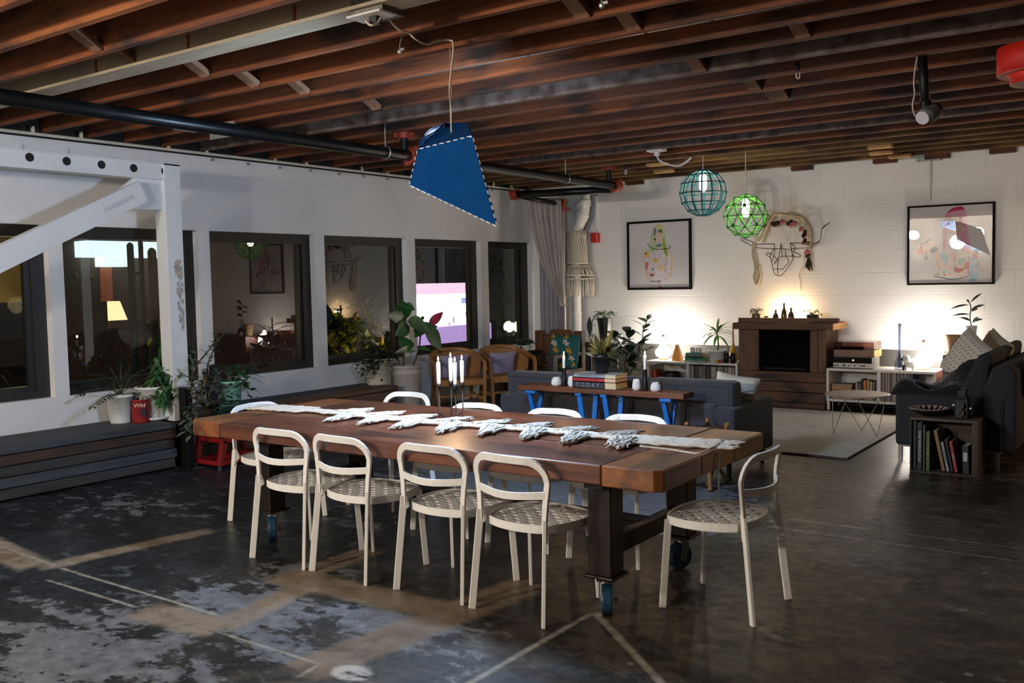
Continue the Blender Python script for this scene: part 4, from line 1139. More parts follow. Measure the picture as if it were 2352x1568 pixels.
# ------------------------------------------------------------------ charcoal sofa seen from behind
FAB = mat('charcoal_weave', '32333a', .95, var=.28, vscale=320, bump=.25, bscale=420, sheen=.15)
FAB2 = mat('dark_weave', '26272a', .95, var=.25, vscale=320, bump=.2, bscale=420)
SX0, SX1, SY0, SY1 = at(1147, 905, y=7.0).x, -2.88, 7.0, 7.86
t = T('sofa', 'long charcoal sofa seen from behind, facing the fireplace', 'sofa', ((SX0+SX1)/2, (SY0+SY1)/2, 0))
za = at(1147, 903, y=7.0).z
part('base', M().b2((SX0+.02, SY0+.03, .14), (SX1-.02, SY1, .40)), FAB, t, True, bev=.02)
for x in (SX0, SX1-.20): part('arm', M().b2((x, SY0, .13), (x+.20, SY1, za)), FAB, t, True, bev=.028)
part('back_frame', M().b2((SX0+.16, SY0+.0, .13), (SX1-.16, SY0+.18, za+.02)), FAB, t, True, bev=.03)
zc = at(1400, 862, y=7.12).z
xs = [at(1168, 860, y=7.1).x, at(1331, 860, y=7.1).x, at(1489, 865, y=7.1).x, at(1692, 872, y=7.1).x]
for a, b in zip(xs, xs[1:]):
    m = M()
    prof = [(0, 0), (.0, .30), (.03, .34), (.12, .35), (.2, .30), (.24, 0)]
    def cush(u, v, a=a, b=b): pass
    m.b2((a+.006, SY0+.05, za-.04), (b-.006, SY0+.25, zc))
    o = part('back_cushion', m, FAB, t, True, bev=.045)
    part('piping', M().tube([(a+.05, SY0+.055, zc-.045), (b-.05, SY0+.055, zc-.045)], .006, 6), mat('piping_dark', '24262b', .9), o, True)
for a, b in ((SX0+.2, SX0+.9), (SX0+.91, SX1-.91), (SX1-.9, SX1-.2)): part('seat_cushion', M().b2((a, SY0+.2, .38), (b, SY1+.02, .50)), FAB, t, True, bev=.04)
LEGW = mat('dark_leg', '15110d', .5)
for x in (SX0+.08, SX1-.08):
    for y in (SY0+.07, SY1-.07): part('leg', M().cyl((x, y, 0), (x, y, .14), .018, 12, .025), LEGW, t, True)
c = at(1704, 900, y=7.5)
def lined(name, c, d, rot, base, ink, label, lines):
    t = T(name, label, 'cushion', (c[0], c[1], c[2]-d[1]/2)); part('cover', M().cushion(c, d, rot, 14), base, t, True, True)
    q = Euler(rot).to_matrix(); m = M()
    for pl in lines:
        pp = []
        for (u, v) in pl:
            tt = max(0, (1-u**4)*(1-v**4))**.45; pp.append(V(c)+q@V((u*d[0]/2, -tt*d[2]/2-.003, v*d[1]/2)))
        m.tube(pp, .0028, 4)
    part('printed_line', m, ink, t, True); return t
INK = mat('ink_print', '38332f', .9); LINEN = mat('cream_linen', 'c9c1b2', .95, bump=.2, bscale=200, var=.05)
lines = [[(-.8+.16*k, v+.07*math.sin(k*1.7+j)) for k in range(11)] for j, v in enumerate((-.55, -.32, -.1, .12, .3))]
lined('cushion', (at(1688, 900, y=7.5).x, 7.5, .60), (.36, .36, .13), (R_(-12), R_(10), R_(20)), LINEN, INK, 'cream cushion with thin wavy lines at the right arm of the charcoal sofa', lines)

# ------------------------------------------------------------------ plank console behind the sofa
yq = 6.78
a, b = at(1202, 884, y=yq), at(1580, 905, y=yq)
zp = (at(1202, 880, y=yq).z+at(1570, 902, y=yq).z)/2
t = T('console_table', 'narrow plank console on blue folding trestle legs behind the sofa', 'table', ((a.x+b.x)/2, yq, 0))
part('top', M().b2((a.x, yq-.08, zp-.045), (b.x, yq+.11, zp)), wood('console_plank', '4a2413', '7a4426', 0, 2.4, .5, .2, c3='30170b'), t, True, bev=.004)
TRB = mat('trestle_blue', '1367b4', .45, var=.06)
def X(px, py): return at(px, py, y=yq).x
for px, kind in ((1232, 'x'), (1540, 'x'), (1350, 'v'), (1408, 'v')):
    x = X(px, 930); m = M(); h = zp-.045
    if kind == 'x':
        s_ = 1 if px < 1400 else 1
        m.bar((x-.035, yq-.06, h), (x+.035, yq+.08, 0), .04, .03, (0, 1, 0)).bar((x+.005, yq+.09, h), (x-.03, yq-.08, 0), .04, .03, (0, 1, 0)).box((x, yq, h-.012), (.10, .2, .024))
    else:
        m.bar((x-.052, yq-.05, h), (x+.012, yq+.0, 0), .045, .025, (0, 1, 0)).bar((x+.052, yq+.06, h), (x+.0, yq+.03, 0), .045, .025, (0, 1, 0)).box((x-.052, yq-.03, h-.012), (.06, .09, .024)).box((x+.052, yq+.05, h-.012), (.06, .09, .024))
    part('leg', m, TRB, t, True, bev=.004)
RIB = mat('ribbed_white_ceramic', 'dcdad6', .4)
def votive(px, top, bot, wpx, squat, label):
    p = at(px, bot, y=yq); s_ = (p-CPOS).dot(FW)/FPX; h = (bot-top)*s_; r = wpx*s_/2
    pr = [(r*.75, 0), (r*.98, .01), (r, h*.35), (r*.9, h*.75), (r*.72, h*.88), (r*.72, h), (r*.62, h), (r*.6, h*.4)] if squat else [(r*.7, 0), (r*.95, .012), (r, h*.3), (r*.86, h*.75), (r*.74, h*.93), (r*.6, h), (r*.5, h*.97), (r*.45, h*.5)]
    m = M(); n = 40; c = (p.x, yq, zp)
    o = len(m.v); m.lathe(pr, n, c)
    for i in range(o, len(m.v)):
        j = (i-o) % n
        if j % 2 and (i-o)//n in range(1, len(pr)-3): q = V(m.v[i]); e = V(c); m.v[i] = (e.x+(q.x-e.x)*.94, e.y+(q.y-e.y)*.94, q.z)
    one('ribbed_votive', m, RIB, label, 'candle holder', 'ribbed white votives on the console')
votive(1278, 862, 881, 23, True, 'squat ribbed white votive at the left end of the plank console')
votive(1314, 859, 883, 20, False, 'tall ribbed white votive between the black candlestick and the books')
votive(1462, 866, 891, 20, False, 'tall ribbed white votive to the right of the books, beside the second candlestick')
votive(1506, 873, 893, 24, True, 'squat ribbed white votive at the right end of the plank console')
for px, ht, hb, ct, lab in ((1296, 845, 882, 806, 'left'), (1482, 848, 892, 805, 'right')):
    p = at(px, hb, y=yq); z1 = at(px, ht, y=yq).z; z2 = at(px, ct+10, y=yq).z
    t = T('candlestick', 'slim black candlestick, %s of the books on the plank console' % lab, 'candle holder', (p.x, yq, zp), 0, 'black candlesticks on the console')
    part('holder', M().lathe([(.023, 0), (.024, .004), (.021, .05), (.018, z1-zp), (.013, z1-zp), (.012, z1-zp-.03)], 18, (p.x, yq, zp)), MATBLK, t, True, True)
    candle_thing((p.x, yq, z1-.02), z2-z1+.02, .0125, 'lit white candle in the black candlestick %s of the console books' % lab, 'tapers on the console', 1.0)
# books with lettering on the spine
PAPER = mat('paper_edge', 'cdb890', .9, var=.12, vscale=60, stretch=(1, 1, 12)); 
bx0, bx1 = X(1327, 880), X(1431, 880)
z = zp; hs = [(.058, '1f242e', 'dark blue book lettered TODAY, lowest of the three on the console', 'TODAY', '85868a', .0, 1.0),
              (.032, '9c1f26', 'red book in the middle of the three on the console', None, None, .0, .99), (.033, '8d959b', 'grey book on top of the three on the console, under the black plant pot', 'CONTEMPORARY ARTS', '2a2d30', .004, .985)]
for h, colr, lab, txt, tcol, dx, f in hs:
    w_ = (bx1-bx0)*f*.72; x0 = bx0+dx; cvr = mat('cover_'+colr, colr, .6); 
    t = T('book', lab, 'book', (x0+w_/2, yq, z), 0, 'books on the plank console')
    yy0, yy1 = yq-.085, yq+.115
    part('cover', M().b2((x0, yy0, z), (x0+w_*1.34, yy1, z+.004)).b2((x0, yy0, z+h-.004), (x0+w_*1.34, yy1, z+h)).b2((x0, yy0, z), (x0+w_, yy0+.006, z+h)).b2((x0, yy0, z), (x0+.006, yy1, z+h)), cvr, t, True)
    part('pages', M().b2((x0+.006, yy0+.006, z+.004), (x0+w_*1.32, yy1-.003, z+h-.004)).b2((x0+w_, yy0+.001, z+.004), (x0+w_*1.32, yy0+.007, z+h-.004)), PAPER, t, True)
    if txt:
        s_ = .05 if txt == 'TODAY' else .02
        body = 'T O D A Y' if txt == 'TODAY' else txt
        lettering(body, s_, mat('ink_'+tcol, tcol, .6), t, Matrix.Translation((x0+w_*.47, yy0-.001, z+h*.5)) @ Matrix.Rotation(R_(90), 4, 'X'))
    z += h
zbk = z
c = at(1380, 857, y=yq); c = V((c.x, yq+.02, zbk))
ms, ml = M(), M(); s_ = (c-CPOS).dot(FW)/FPX; top = c+V((0, 0, 42*s_))
for px, py, w_, dy in ((1405, 752, .07, .02), (1358, 770, .055, -.05), (1352, 788, .05, .06), (1390, 775, .06, -.08), (1368, 762, .05, .08), (1412, 800, .045, -.04), (1376, 790, .05, -.1), (1400, 790, .05, .1), (1345, 800, .04, -.03), (1420, 785, .04, .05), (1383, 770, .05, .1)):
    e = at(px, py, y=yq+dy); d = e-top; ml.leaf(top-V((0, 0, .02)), d, d.length*1.03, w_, .22, (0, -1, .2), 5, .55, .2)
t = plant('croton_plant', 'croton with yellow-veined leaves in a black pot on top of the console books', 'plant', c, ms, ml, LF_CRO)
pot(t, c, 15*s_, 21*s_, 44*s_, POTBLK, lip=.02)
part('leaf_vein', M().tube([top, at(1395, 790, y=yq+.012), at(1404, 756, y=yq+.012)], .004, 4).tube([top, at(1372, 800, y=yq-.06), at(1354, 789, y=yq-.06)], .0035, 4).tube([top, at(1366, 792, y=yq-.06), at(1358, 772, y=yq-.055)], .003, 4), mat('vein_yellow', 'a09a3e', .5), t, True)

# ------------------------------------------------------------------ leather stool
c = V((-2.98, 6.62, 0))
LEA = mat('brown_leather', '3a1c10', .45, var=.2, vscale=12)
t = T('leather_stool', 'low tripod stool with a slung brown leather seat behind the table', 'stool', c)
hz = .43
tips = [at(1576, 972, y=6.45), at(1671, 972, y=6.5), at(1625, 962, y=6.9)]
feet = [V((c.x+.20, c.y+.10, 0)), V((c.x-.12, c.y+.0, 0)), V((c.x+.05, c.y-.2, 0))]
for a, b in zip(tips, (at(1666, 1097, z=0), at(1625, 1114, z=0), V((c.x+.1, c.y-.1, 0)))): part('leg', M().cyl(a, b, .016, 10), OAKC, t, True)
m = M(); ce = sum(tips, V((0, 0, 0)))/3-V((0, 0, .035)); n = 6
for i in range(3):
    a, b = tips[i]-V((0, 0, .02)), tips[(i+1) % 3]-V((0, 0, .02))
    for k in range(n):
        p = a.lerp(b, k/n)-V((0, 0, .05*math.sin(pi*k/n))); q = a.lerp(b, (k+1)/n)-V((0, 0, .05*math.sin(pi*(k+1)/n)))
        m.add([p, q, ce], [(0, 1, 2)])
part('seat', m, LEA, t, True, solid=.008)

# ------------------------------------------------------------------ rug, wire table
RUG = mat('cream_wool_rug', 'b3a999', .98, col2='c9c0ae', vscale=5, stretch=(1, 3, 1), bump=.5, bscale=90, sheen=.2)
rc = at(1945, 1055, z=0)
t = T('rug', 'large pale wool rug in front of the fireplace', 'rug', (-3.7, 9.6, 0))
part('pile', M().b2((-4.9, rc.y, 0.001), (rc.x, 11.0, .018)), RUG, t, True)
part('binding', M().b2((-4.9, rc.y-.012, .001), (rc.x+.012, rc.y, .016)).b2((rc.x, rc.y, .001), (rc.x+.012, 11.0, .016)), mat('rug_binding', '4a4339', .95), t, True)
WIREP = mat('pale_wire', 'b0a598', .4, .3)
ctc = at(1969, 905, z=.42); rr = (at(2043, 905, z=.42)-at(1895, 905, z=.42)).length/2
t = T('coffee_table', 'round pale wire-legged coffee table on the rug', 'table', (ctc.x, ctc.y, .018))
part('top', M().lathe([(rr-.008, 0), (rr, .004), (rr, .012), (rr-.008, .016)], 48, (ctc.x, ctc.y, .412)), mat('blush_top', 'b7a597', .35), t, True)
m = M()
for k in range(3):
    a_ = R_(215+120*k); f = V((ctc.x+math.cos(a_)*rr*.78, ctc.y+math.sin(a_)*rr*.78, .024))
    for s_ in (-1, 1):
        b_ = a_+s_*R_(50); m.tube([f, (ctc.x+math.cos(b_)*rr*.9, ctc.y+math.sin(b_)*rr*.9, .412)], .004, 6)
part('wire_base', m, WIREP, t, True)

# ------------------------------------------------------------------ dark sofa at the right
QX0, QX1, QY0, QY1 = -2.0, -1.12, 8.33, 10.5
t = T('sofa', 'dark grey sofa at the right edge of the room, seen from its arm end', 'sofa', ((QX0+QX1)/2, (QY0+QY1)/2, 0))
part('base', M().b2((QX0+.03, QY0+.1, .17), (QX1, QY1-.1, .42)), FAB2, t, True, bev=.02)
za = at(2062, 906, y=QY0).z
part('arm', M().b2((QX0, QY0, .15), (QX1-.05, QY0+.17, za)), FAB2, t, True, bev=.03)
part('arm', M().b2((QX0, QY1-.17, .15), (QX1-.05, QY1, za)), FAB2, t, True, bev=.03)
bk = [(QX1-.30, .40), (QX1-.14, .84), (QX1-.05, .86), (QX1+.03, .80), (QX1+.03, .15), (QX1-.2, .15)]
part('backrest', M().poly([(p[0], QY0+.02, p[1]) for p in bk], (0, QY1-QY0-.04, 0)), FAB2, t, True, bev=.03)
for k in range(2):
    y0 = QY0+.18+k*.91
    part('seat_cushion', M().b2((QX0-.01, y0, .40), (QX1-.25, y0+.90, .54)), FAB2, t, True, bev=.04)
    part('back_cushion', M().poly([(QX1-.46, y0+.01, .50), (QX1-.28, y0+.01, .92), (QX1-.17, y0+.01, .94), (QX1-.22, y0+.01, .50)], (0, .88, 0)), FAB2, t, True, bev=.05)
BRUSH = mat('brushed_steel', '8a8580', .35, .9)
for x in (QX0+.02, QX1-.12):
    for y in (QY0+.03, QY1-.06): part('leg', M().b2((x, y, 0), (x+.032, y+.032, .15)), BRUSH, t, True)
part('leg_rail', M().b2((QX0+.02, QY0+.03, .135), (QX1-.07, QY0+.06, .155)), BRUSH, t, True)
# cushions piled on it
dots = [[(u-.02, v), (u+.02, v+.05)] for u in (-.75, -.55, -.35, -.15, .05, .25, .45, .65) for v in (-.7, -.5, -.3, -.1, .1, .3, .5, .7)]
c = at(2262, 835, y=9.6); lined('cushion', (-1.62, 9.35, .80), (.50, .46, .16), (R_(-24), R_(24), R_(-52)), LINEN, INK, 'cream cushion with short dark dashes on the dark sofa', dots)
c = at(2310, 830, y=9.9); lined('cushion', (-1.48, 9.75, .80), (.46, .44, .14), (R_(-20), R_(18), R_(-58)), mat('oat_linen', 'a0937f', .95), INK, 'oatmeal cushion with fine stripes behind the dashed cushion', [[(-.9, v), (.9, v)] for v in (-.8, -.6, -.4, -.2, 0, .2, .4, .6, .8)])
c = at(2222, 900, y=8.95); lined('cushion', (c.x+.0, 8.95, c.z), (.42, .34, .14), (R_(-25), R_(4), R_(10)), mat('grey_linen', '6f695c', .95), INK, 'small grey striped cushion behind the near arm of the dark sofa', [[(u, -.9), (u, .9)] for u in (-.8, -.6, -.4, -.2, 0, .2, .4, .6, .8)])
c = at(2160, 885, y=8.8)
t = T('throw_blanket', 'black fluffy throw with small pale flecks heaped on the near sofa arm', 'blanket', (c.x, 8.8, .54))
def heap(u, v):
    x = -.36+.72*u; y = -.16+.36*v; e = max(0, math.sin(pi*u)*math.sin(pi*v))**.5
    return V((c.x+x, 8.72+y, .55+e*(.13+.09*math.sin(u*9+1)+.06*math.sin(v*7+u*4))))
m = M().grid(heap, 22, 12); tip_ = at(2236, 850, y=8.8); m.leaf((c.x+.1, 8.75, .68), (tip_.x-c.x-.1, 0, tip_.z-.66), .34, .16, .0, (0, -1, .2), 5)
BLKF = mat('black_fleece', '0a0a0b', .98, sheen=.3, bump=.6, bscale=60)
part('cloth', m, BLKF, t, True, True, solid=.012)
m = M()
for _ in range(14):
    p = heap(rnd(.1, .9), rnd(.0, .6)); m.sphere(p+V((0, -.004, .006)), .0045, 6, 4)
part('fleck', m, LINEN, t, True)['kind'] = 'stuff'
c = at(2340, 880, y=8.7); t = T('throw_blanket', 'ochre throw over the back of the dark sofa at the picture edge', 'blanket', (c.x, 8.7, .5))
part('cloth', M().grid(lambda u, v: V((-1.10+.12*math.sin(v*3)+.02*math.sin(u*20), 8.7+.5*u, .88-.34*abs(v-.3)*1.3)), 16, 8), mat('ochre_wool', '8a6a2c', .95, var=.15), t, True, True, solid=.012)

# ------------------------------------------------------------------ crate of books
a, b = V((-1.80, 7.99, 0)), V((-1.30, 7.99, 0)); zt = at(2093, 957, y=7.99).z; yf, yb = 7.98, 8.30
CRW = wood('crate_board', '2a2018', '4a382a', 2, 2.5, .7, .25)
t = T('book_crate', 'upright wooden crate used as a bookshelf against the dark sofa arm', 'shelf', ((a.x+b.x)/2, 8.14, 0))
part('top', M().b2((a.x, yf, zt-.022), (b.x, yb, zt)), wood('crate_board_top', '3b2d21', '5d4936', 0, 2.5, .7, .25), t, True, bev=.002)
for x in (a.x, b.x-.045): part('side_panel', M().b2((x, yf, 0), (x+.045 if x > -1.5 else x+.012, yb, zt-.022)), CRW, t, True, bev=.002)
part('bottom', M().b2((a.x+.012, yf, 0.0), (b.x-.045, yb, .016)), CRW, t, True)
part('back_panel', M().b2((a.x+.012, yb-.012, .016), (b.x-.045, yb, zt-.022)), CRW, t, True)
def upright(x, y, z, wd, dp, h, colr, label, group, tilt=0, txt=None, tcol='d8d2c4', ts=.03):
    """a book standing on its tail, spine towards -y"""
    t = T('book', label, 'book', (x, y, z), 0, group)
    q = Matrix.Translation((x, y, z)) @ Matrix.Rotation(tilt, 4, 'Y')
    cv, pg = M(), M()
    cv.b2((0, 0, 0), (.003, dp, h)).b2((wd-.003, 0, 0), (wd, dp, h)).b2((0, 0, 0), (wd, .003, h)); pg.b2((.003, .003, .002), (wd-.003, dp-.003, h-.003))
    for g in (cv, pg): g.v = [tuple(q@V(p)) for p in g.v]
    part('cover', cv, mat('cover_'+colr, colr, .5), t, True); part('pages', pg, PAPER, t, True)
    if txt: lettering(txt, ts, mat('ink_'+tcol, tcol, .6), t, q @ Matrix.Translation((wd/2, -.001, h*.5)) @ Matrix.Rotation(R_(90), 4, 'Y') @ Matrix.Rotation(R_(90), 4, 'X') if False else q @ Matrix.Translation((wd/2, -.001, h*.5)) @ Matrix.Rotation(R_(90), 4, 'X') @ Matrix.Rotation(R_(-90), 4, 'Z'))
    return t
GB = 'books in the wooden crate'; hb = zt-.05
x = a.x+.014
specs = [(.030, hb, '0d0d0f', 'tall black book against the left side of the wooden crate', 0, None, .02), (.040, hb*.97, '101216', 'tall black atlas with white capital lettering in the wooden crate', 0, 'WINE WORLD ATLAS', .026),
         (.022, hb*.93, '1c3326', 'thin dark green book next to the atlas in the wooden crate', 0, None, .02), (.030, hb*.80, '46521d', 'olive green book in the wooden crate', 0, 'COOKERY', .018)]
for wd, h, colr, lab, tl, txt, ts in specs:
    upright(x, yf+.03, .017, wd, .22, h, colr, lab, GB, tl, txt, 'd8d2c4' if colr != '46521d' else '9aa040', ts); x += wd+.003
x = x+.085
for wd, h, colr, lab, tl, txt, tc_ in ((.030, hb*.83, '7a5a2c', 'mustard book leaning left in the wooden crate', -.20, None, None), (.024, hb*.60, '8d8d8a', 'pale grey book leaning in the wooden crate', -.20, 'THE WORLD', '22252a'),
                                       (.022, hb*.66, '14161b', 'slim black book leaning between the grey and red books', -.19, None, None), (.026, hb*.62, 'a02a2a', 'red book with a blue foot leaning in the wooden crate', -.18, 'ATLAS', '6fb4c4')):
    upright(x, yf+.03, .022, wd, .2, h, colr, lab, GB, tl, txt, tc_ or 'd8d2c4', .018); x += wd+.006
upright(b.x-.045-.07, yf+.04, .017, .05, .2, hb*.55, '141214', 'thick black book with a pale label at the right of the wooden crate', GB, -.05)
lb = bpy.data.objects
m = M().box((b.x-.045-.052, yf+.037, .15), (.03, .004, .07)); part('spine_label', m, mat('pale_label', 'b4b0a8', .7), [o for o in lb if o.get('label', '').startswith('thick black book')][0], True)
# bowl and camera on the crate
p = at(2138, 953, y=8.1)
t = T('bowl', 'shallow patterned bowl on top of the wooden book crate', 'bowl', (p.x-.02, 8.12, zt))
bc = (p.x-.02, 8.12, zt)
part('bowl', M().lathe([(.05, 0), (.055, .006), (.11, .03), (.15, .062), (.146, .064), (.105, .036), (.05, .014), (1e-4, .012)], 36, bc), mat('black_bowl', '16120f', .35), t, True, True)
m = M()
for k in range(18):
    a_ = 2*pi*k/18; m.poly([V(bc)+V((math.cos(a_+d)*r_, math.sin(a_+d)*r_, z_+.002)) for d, r_, z_ in ((-.13, .144, .0635), (.13, .144, .0635), (.0, .10, .034))], (0, 0, .002))
part('rim_pattern', m.tube(arc((bc[0], bc[1], bc[2]+.063), .149, 0, 360, 36)[:-1], .003, 5, closed=True), mat('dusty_pink_glaze', 'a08478', .5), t, True)
p = at(2218, 955, y=8.08)
t = T('twin_lens_camera', 'old black twin-lens camera standing on the wooden book crate', 'camera', (p.x-.02, 8.1, zt))
cx_, cy_ = p.x-.03, 8.06
part('body', M().b2((cx_-.05, cy_, zt), (cx_+.05, cy_+.09, zt+.155)).b2((cx_-.045, cy_+.005, zt+.155), (cx_+.045, cy_+.085, zt+.175)), MATBLK, t, True, bev=.006)
part('lens', M().cyl((cx_, cy_-.03, zt+.105), (cx_, cy_, zt+.105), .025, 20).cyl((cx_, cy_-.03, zt+.048), (cx_, cy_, zt+.048), .028, 20), MATBLK, t, True)
part('lens_ring', M().tube(arc((cx_, cy_-.031, zt+.105), .022, 0, 360, 20, 'xz')[:-1], .004, 6, closed=True).tube(arc((cx_, cy_-.031, zt+.048), .024, 0, 360, 20, 'xz')[:-1], .004, 6, closed=True), mat('silver_trim', 'b9b4ab', .3, .9), t, True)
part('knob', M().cyl((cx_+.05, cy_+.04, zt+.08), (cx_+.068, cy_+.04, zt+.08), .014, 14).cyl((cx_-.068, cy_+.04, zt+.1), (cx_-.05, cy_+.04, zt+.1), .012, 14), mat('silver_trim', 'b9b4ab', .3, .9), t, True)
part('viewing_hood', M().b2((cx_-.03, cy_+.015, zt+.175), (cx_-.027, cy_+.075, zt+.235)).b2((cx_+.027, cy_+.015, zt+.175), (cx_+.03, cy_+.075, zt+.235)).b2((cx_-.03, cy_+.072, zt+.175), (cx_+.03, cy_+.075, zt+.24)).b2((cx_-.03, cy_+.015, zt+.175), (cx_+.03, cy_+.018, zt+.225)), MATBLK, t, True)
# ------------------------------------------------------------------ fireplace
YF0 = 11.25
FW1 = wood('reclaimed_wood', '3a2313', '694327', 0, 2.3, .65, .3, c3='1d110a'); FW2 = wood('reclaimed_wood_upright', '3a2719', '6e4a2c', 2, 2.3, .65, .3, c3='1f130c'); FWP = wood('pale_beam_end', '8a5c30', 'c08b4e', 1, 2.3, .6, .2)
def px_x(px, py, y): return at(px, py, y=y).x
def px_z(px, py, y): return at(px, py, y=y).z
yb_ = YB-.02
fx0, fx1 = px_x(1697, 850, YF0), px_x(1897, 850, YF0); mz0, mz1 = px_z(1800, 757, YF0-.08), px_z(1800, 742, YF0-.08)
t = T('fireplace', 'reclaimed timber fireplace surround with a black firebox', 'fireplace', ((fx0+fx1)/2, 11.5, 0))
mx0, mx1 = px_x(1683, 748, YF0-.08), px_x(1911, 748, YF0-.08)
part('mantel', M().b2((mx0, YF0-.08, mz0), (mx1, yb_, mz1)), FW1, t, True, bev=.005)
part('mantel_end', M().b2((mx1, YF0-.075, mz0+.003), (mx1+.012, yb_-.02, mz1-.002)), FWP, t, True)
part('ledge', M().b2((px_x(1692, 735, YF0), YF0+.05, mz1), (px_x(1923, 735, YF0), YF0+.11, mz1+.055)), FW1, t, True, bev=.004)
fbx0, fbx1, fbz = px_x(1743, 800, YF0), px_x(1860, 800, YF0), px_z(1800, 853, YF0)
part('pillar', M().b2((fx0, YF0, fbz), (fbx0, yb_, mz0)), FW2, t, True, bev=.004)
pm = (fbx1+fx1)/2
part('pillar', M().b2((fbx1, YF0, fbz), (pm-.003, yb_, mz0)).b2((pm+.003, YF0-.004, fbz), (fx1, yb_, mz0)), FW2, t, True, bev=.004)
z = .06; h = (fbz-.06)/3
for k in range(3): part('lower_board', M().b2((fx0, YF0+.004*(k % 2), z+.003), (fx1, yb_, z+h-.003)), FW1, t, True, bev=.004); z += h
part('hearth', M().b2((fx0, YF0-.06, 0), (fx1, yb_, .06)), FW1, t, True, bev=.006)
part('firebox', M().b2((fbx0, YF0+.05, fbz), (fbx1, YF0+.08, mz0)).b2((fbx0, YF0+.0, mz0-.05), (fbx1, YF0+.06, mz0)), mat('soot_black', '050505', .95, spec=.05), t, True)
part('log_grate', M().b2((fbx0+.05, YF0+.02, fbz+.02), (fbx1-.05, YF0+.05, fbz+.045)), mat('grate_black', '0a0a0a', .9), t, True)
ml_z = mz1
# things on the mantel
AMB = mat('amber_glass', '6b4520', .12, spec=.6, coat=.3); SMK = mat('brown_bottle', '4a3018', .15, coat=.4)
def onshelf(px, py, y): p = at(px, py, y=y); return p
ym = YF0+.2
for px, top, wpx, mt, lab in ((1782, 711, 15, SMK, 'small round brown bottle, leftmost of the three on the mantel'), (1801, 696, 14, AMB, 'tall slim amber bottle in the middle of the mantel bottles'), (1817, 706, 15, SMK, 'brown bottle with narrow neck, rightmost of the three on the mantel')):
    c = at(px, 735, y=ym); zt = at(px, top, y=ym).z; h = zt-ml_z; s_ = (c-CPOS).dot(FW)/FPX; r = wpx*s_/2
    one('glass_bottle', M().lathe([(r*.9, 0), (r, .01), (r, h*.35), (r*.75, h*.6), (r*.32, h*.74), (r*.3, h*.94), (r*.4, h*.95), (r*.4, h), (r*.2, h)], 20, (c.x, ym, ml_z)), mt, lab, 'bottle', 'bottles on the mantel', smooth=True)
for k, (px, dy) in enumerate(((1792, .2), (1808, .22), (1825, .19))):
    c = at(px, 735, y=ym+dy)
    t = T('tealight', 'lit tealight hidden behind the mantel bottles, %s' % ('leftmost', 'middle', 'rightmost')[k], 'candle', (c.x, ym+dy, ml_z), 0, 'tealights on the mantel')
    part('cup', M().lathe([(.02, 0), (.02, .016), (.018, .016), (.017, .006)], 16, (c.x, ym+dy, ml_z)), CHROME, t, True); part('wax', M().lathe([(.018, .004), (.018, .012), (1e-4, .012)], 16, (c.x, ym+dy, ml_z)), WAX, t, True)
    flame(t, (c.x, ym+dy, ml_z+.013), .025); point('flame_light', (c.x, ym+dy, ml_z+.10), 3.5, (1, .66, .34), .02, t)
one('pebble', M().sphere((at(1763, 735, y=ym).x, ym-.05, ml_z+.066), .018, 10, 6, (1.6, 1, .6)), SMK, 'small dark pebble on the mantel ledge left of the bottles', 'ornament')
c = V((at(1740, 735, y=ym).x, ym-.03, ml_z)); ms, ml = M(), M()
for k in range(16):
    a_ = rnd(0, 6.28); vine(ms, ml, [c+V((0, 0, .08)), c+V((math.cos(a_)*.05, math.sin(a_)*.05, .16)), c+V((math.cos(a_)*rnd(.06, .14), math.sin(a_)*.08, rnd(.06, .20)))], 6, .045, .02)
t = plant('potted_plant', 'small green plant in a glass jar at the left of the mantel', 'plant', c, ms, ml, LF_P)
part('jar', M().lathe([(.055, 0), (.062, .01), (.062, .09), (.058, .10), (.054, .10), (.056, .02)], 20, c), mat('amber_jar', '6a542c', .15, coat=.4), t, True, True)
c = V((at(1868, 735, y=ym).x, ym-.02, ml_z)); ms, ml = M(), M()
for a_ in (2.6, 2.9, 3.3, .2, .5, -.4, 1.5):
    vine(ms, ml, [c+V((0, 0, .08)), c+V((math.cos(a_)*.05, -.02, .14)), c+V((math.cos(a_)*rnd(.08, .15), -.03, rnd(.06, .18)))], 5, .05, .03)
t = plant('potted_plant', 'little trailing plant in a dark wooden pot at the right of the mantel', 'plant', c, ms, ml, LF_P)
part('pot', M().b2(c+V((-.06, -.05, 0)), c+V((.06, .05, .095))), mat('dark_pot_wood', '33210f', .7), t, True, bev=.006)

# ------------------------------------------------------------------ low white record cabinets
LAQ = mat('white_lacquer', 'd2ccc3', .35, var=.02)
def cabinet(x0, x1, zt, label, mid, yf=YF0):
    t = T('record_cabinet', label, 'cabinet', ((x0+x1)/2, 11.5, 0)); th = .028; zb = .10; yb2 = YB-.03
    part('top', M().b2((x0, yf, zt-th), (x1, yb2, zt)), LAQ, t, True, bev=.002)
    part('side_panel', M().b2((x0, yf, zb), (x0+th, yb2, zt-th)), LAQ, t, True); part('side_panel', M().b2((x1-th, yf, zb), (x1, yb2, zt-th)), LAQ, t, True)
    part('divider', M().b2((mid-.02, yf+.002, zb+th), (mid+.02, yb2, zt-th)), LAQ, t, True)
    part('bottom', M().b2((x0+th, yf, zb), (x1-th, yb2, zb+th)), LAQ, t, True)
    part('back_panel', M().b2((x0+th, yb2-.01, zb+th), (x1-th, yb2, zt-th)), LAQ, t, True)
    for x in (x0+.005, x1-.035):
        for y in (yf+.01, yb2-.04): part('leg', M().b2((x, y, 0), (x+.03, y+.03, zb)), LAQ, t, True)
    return zt, zb+th
rx0, rx1 = px_x(1898, 850, YF0), px_x(2150, 858, YF0); rmid = px_x(2018, 880, YF0)
RZ, RB = cabinet(rx0, rx1, .492, 'low white record cabinet right of the fireplace, holding the stereo', rmid)
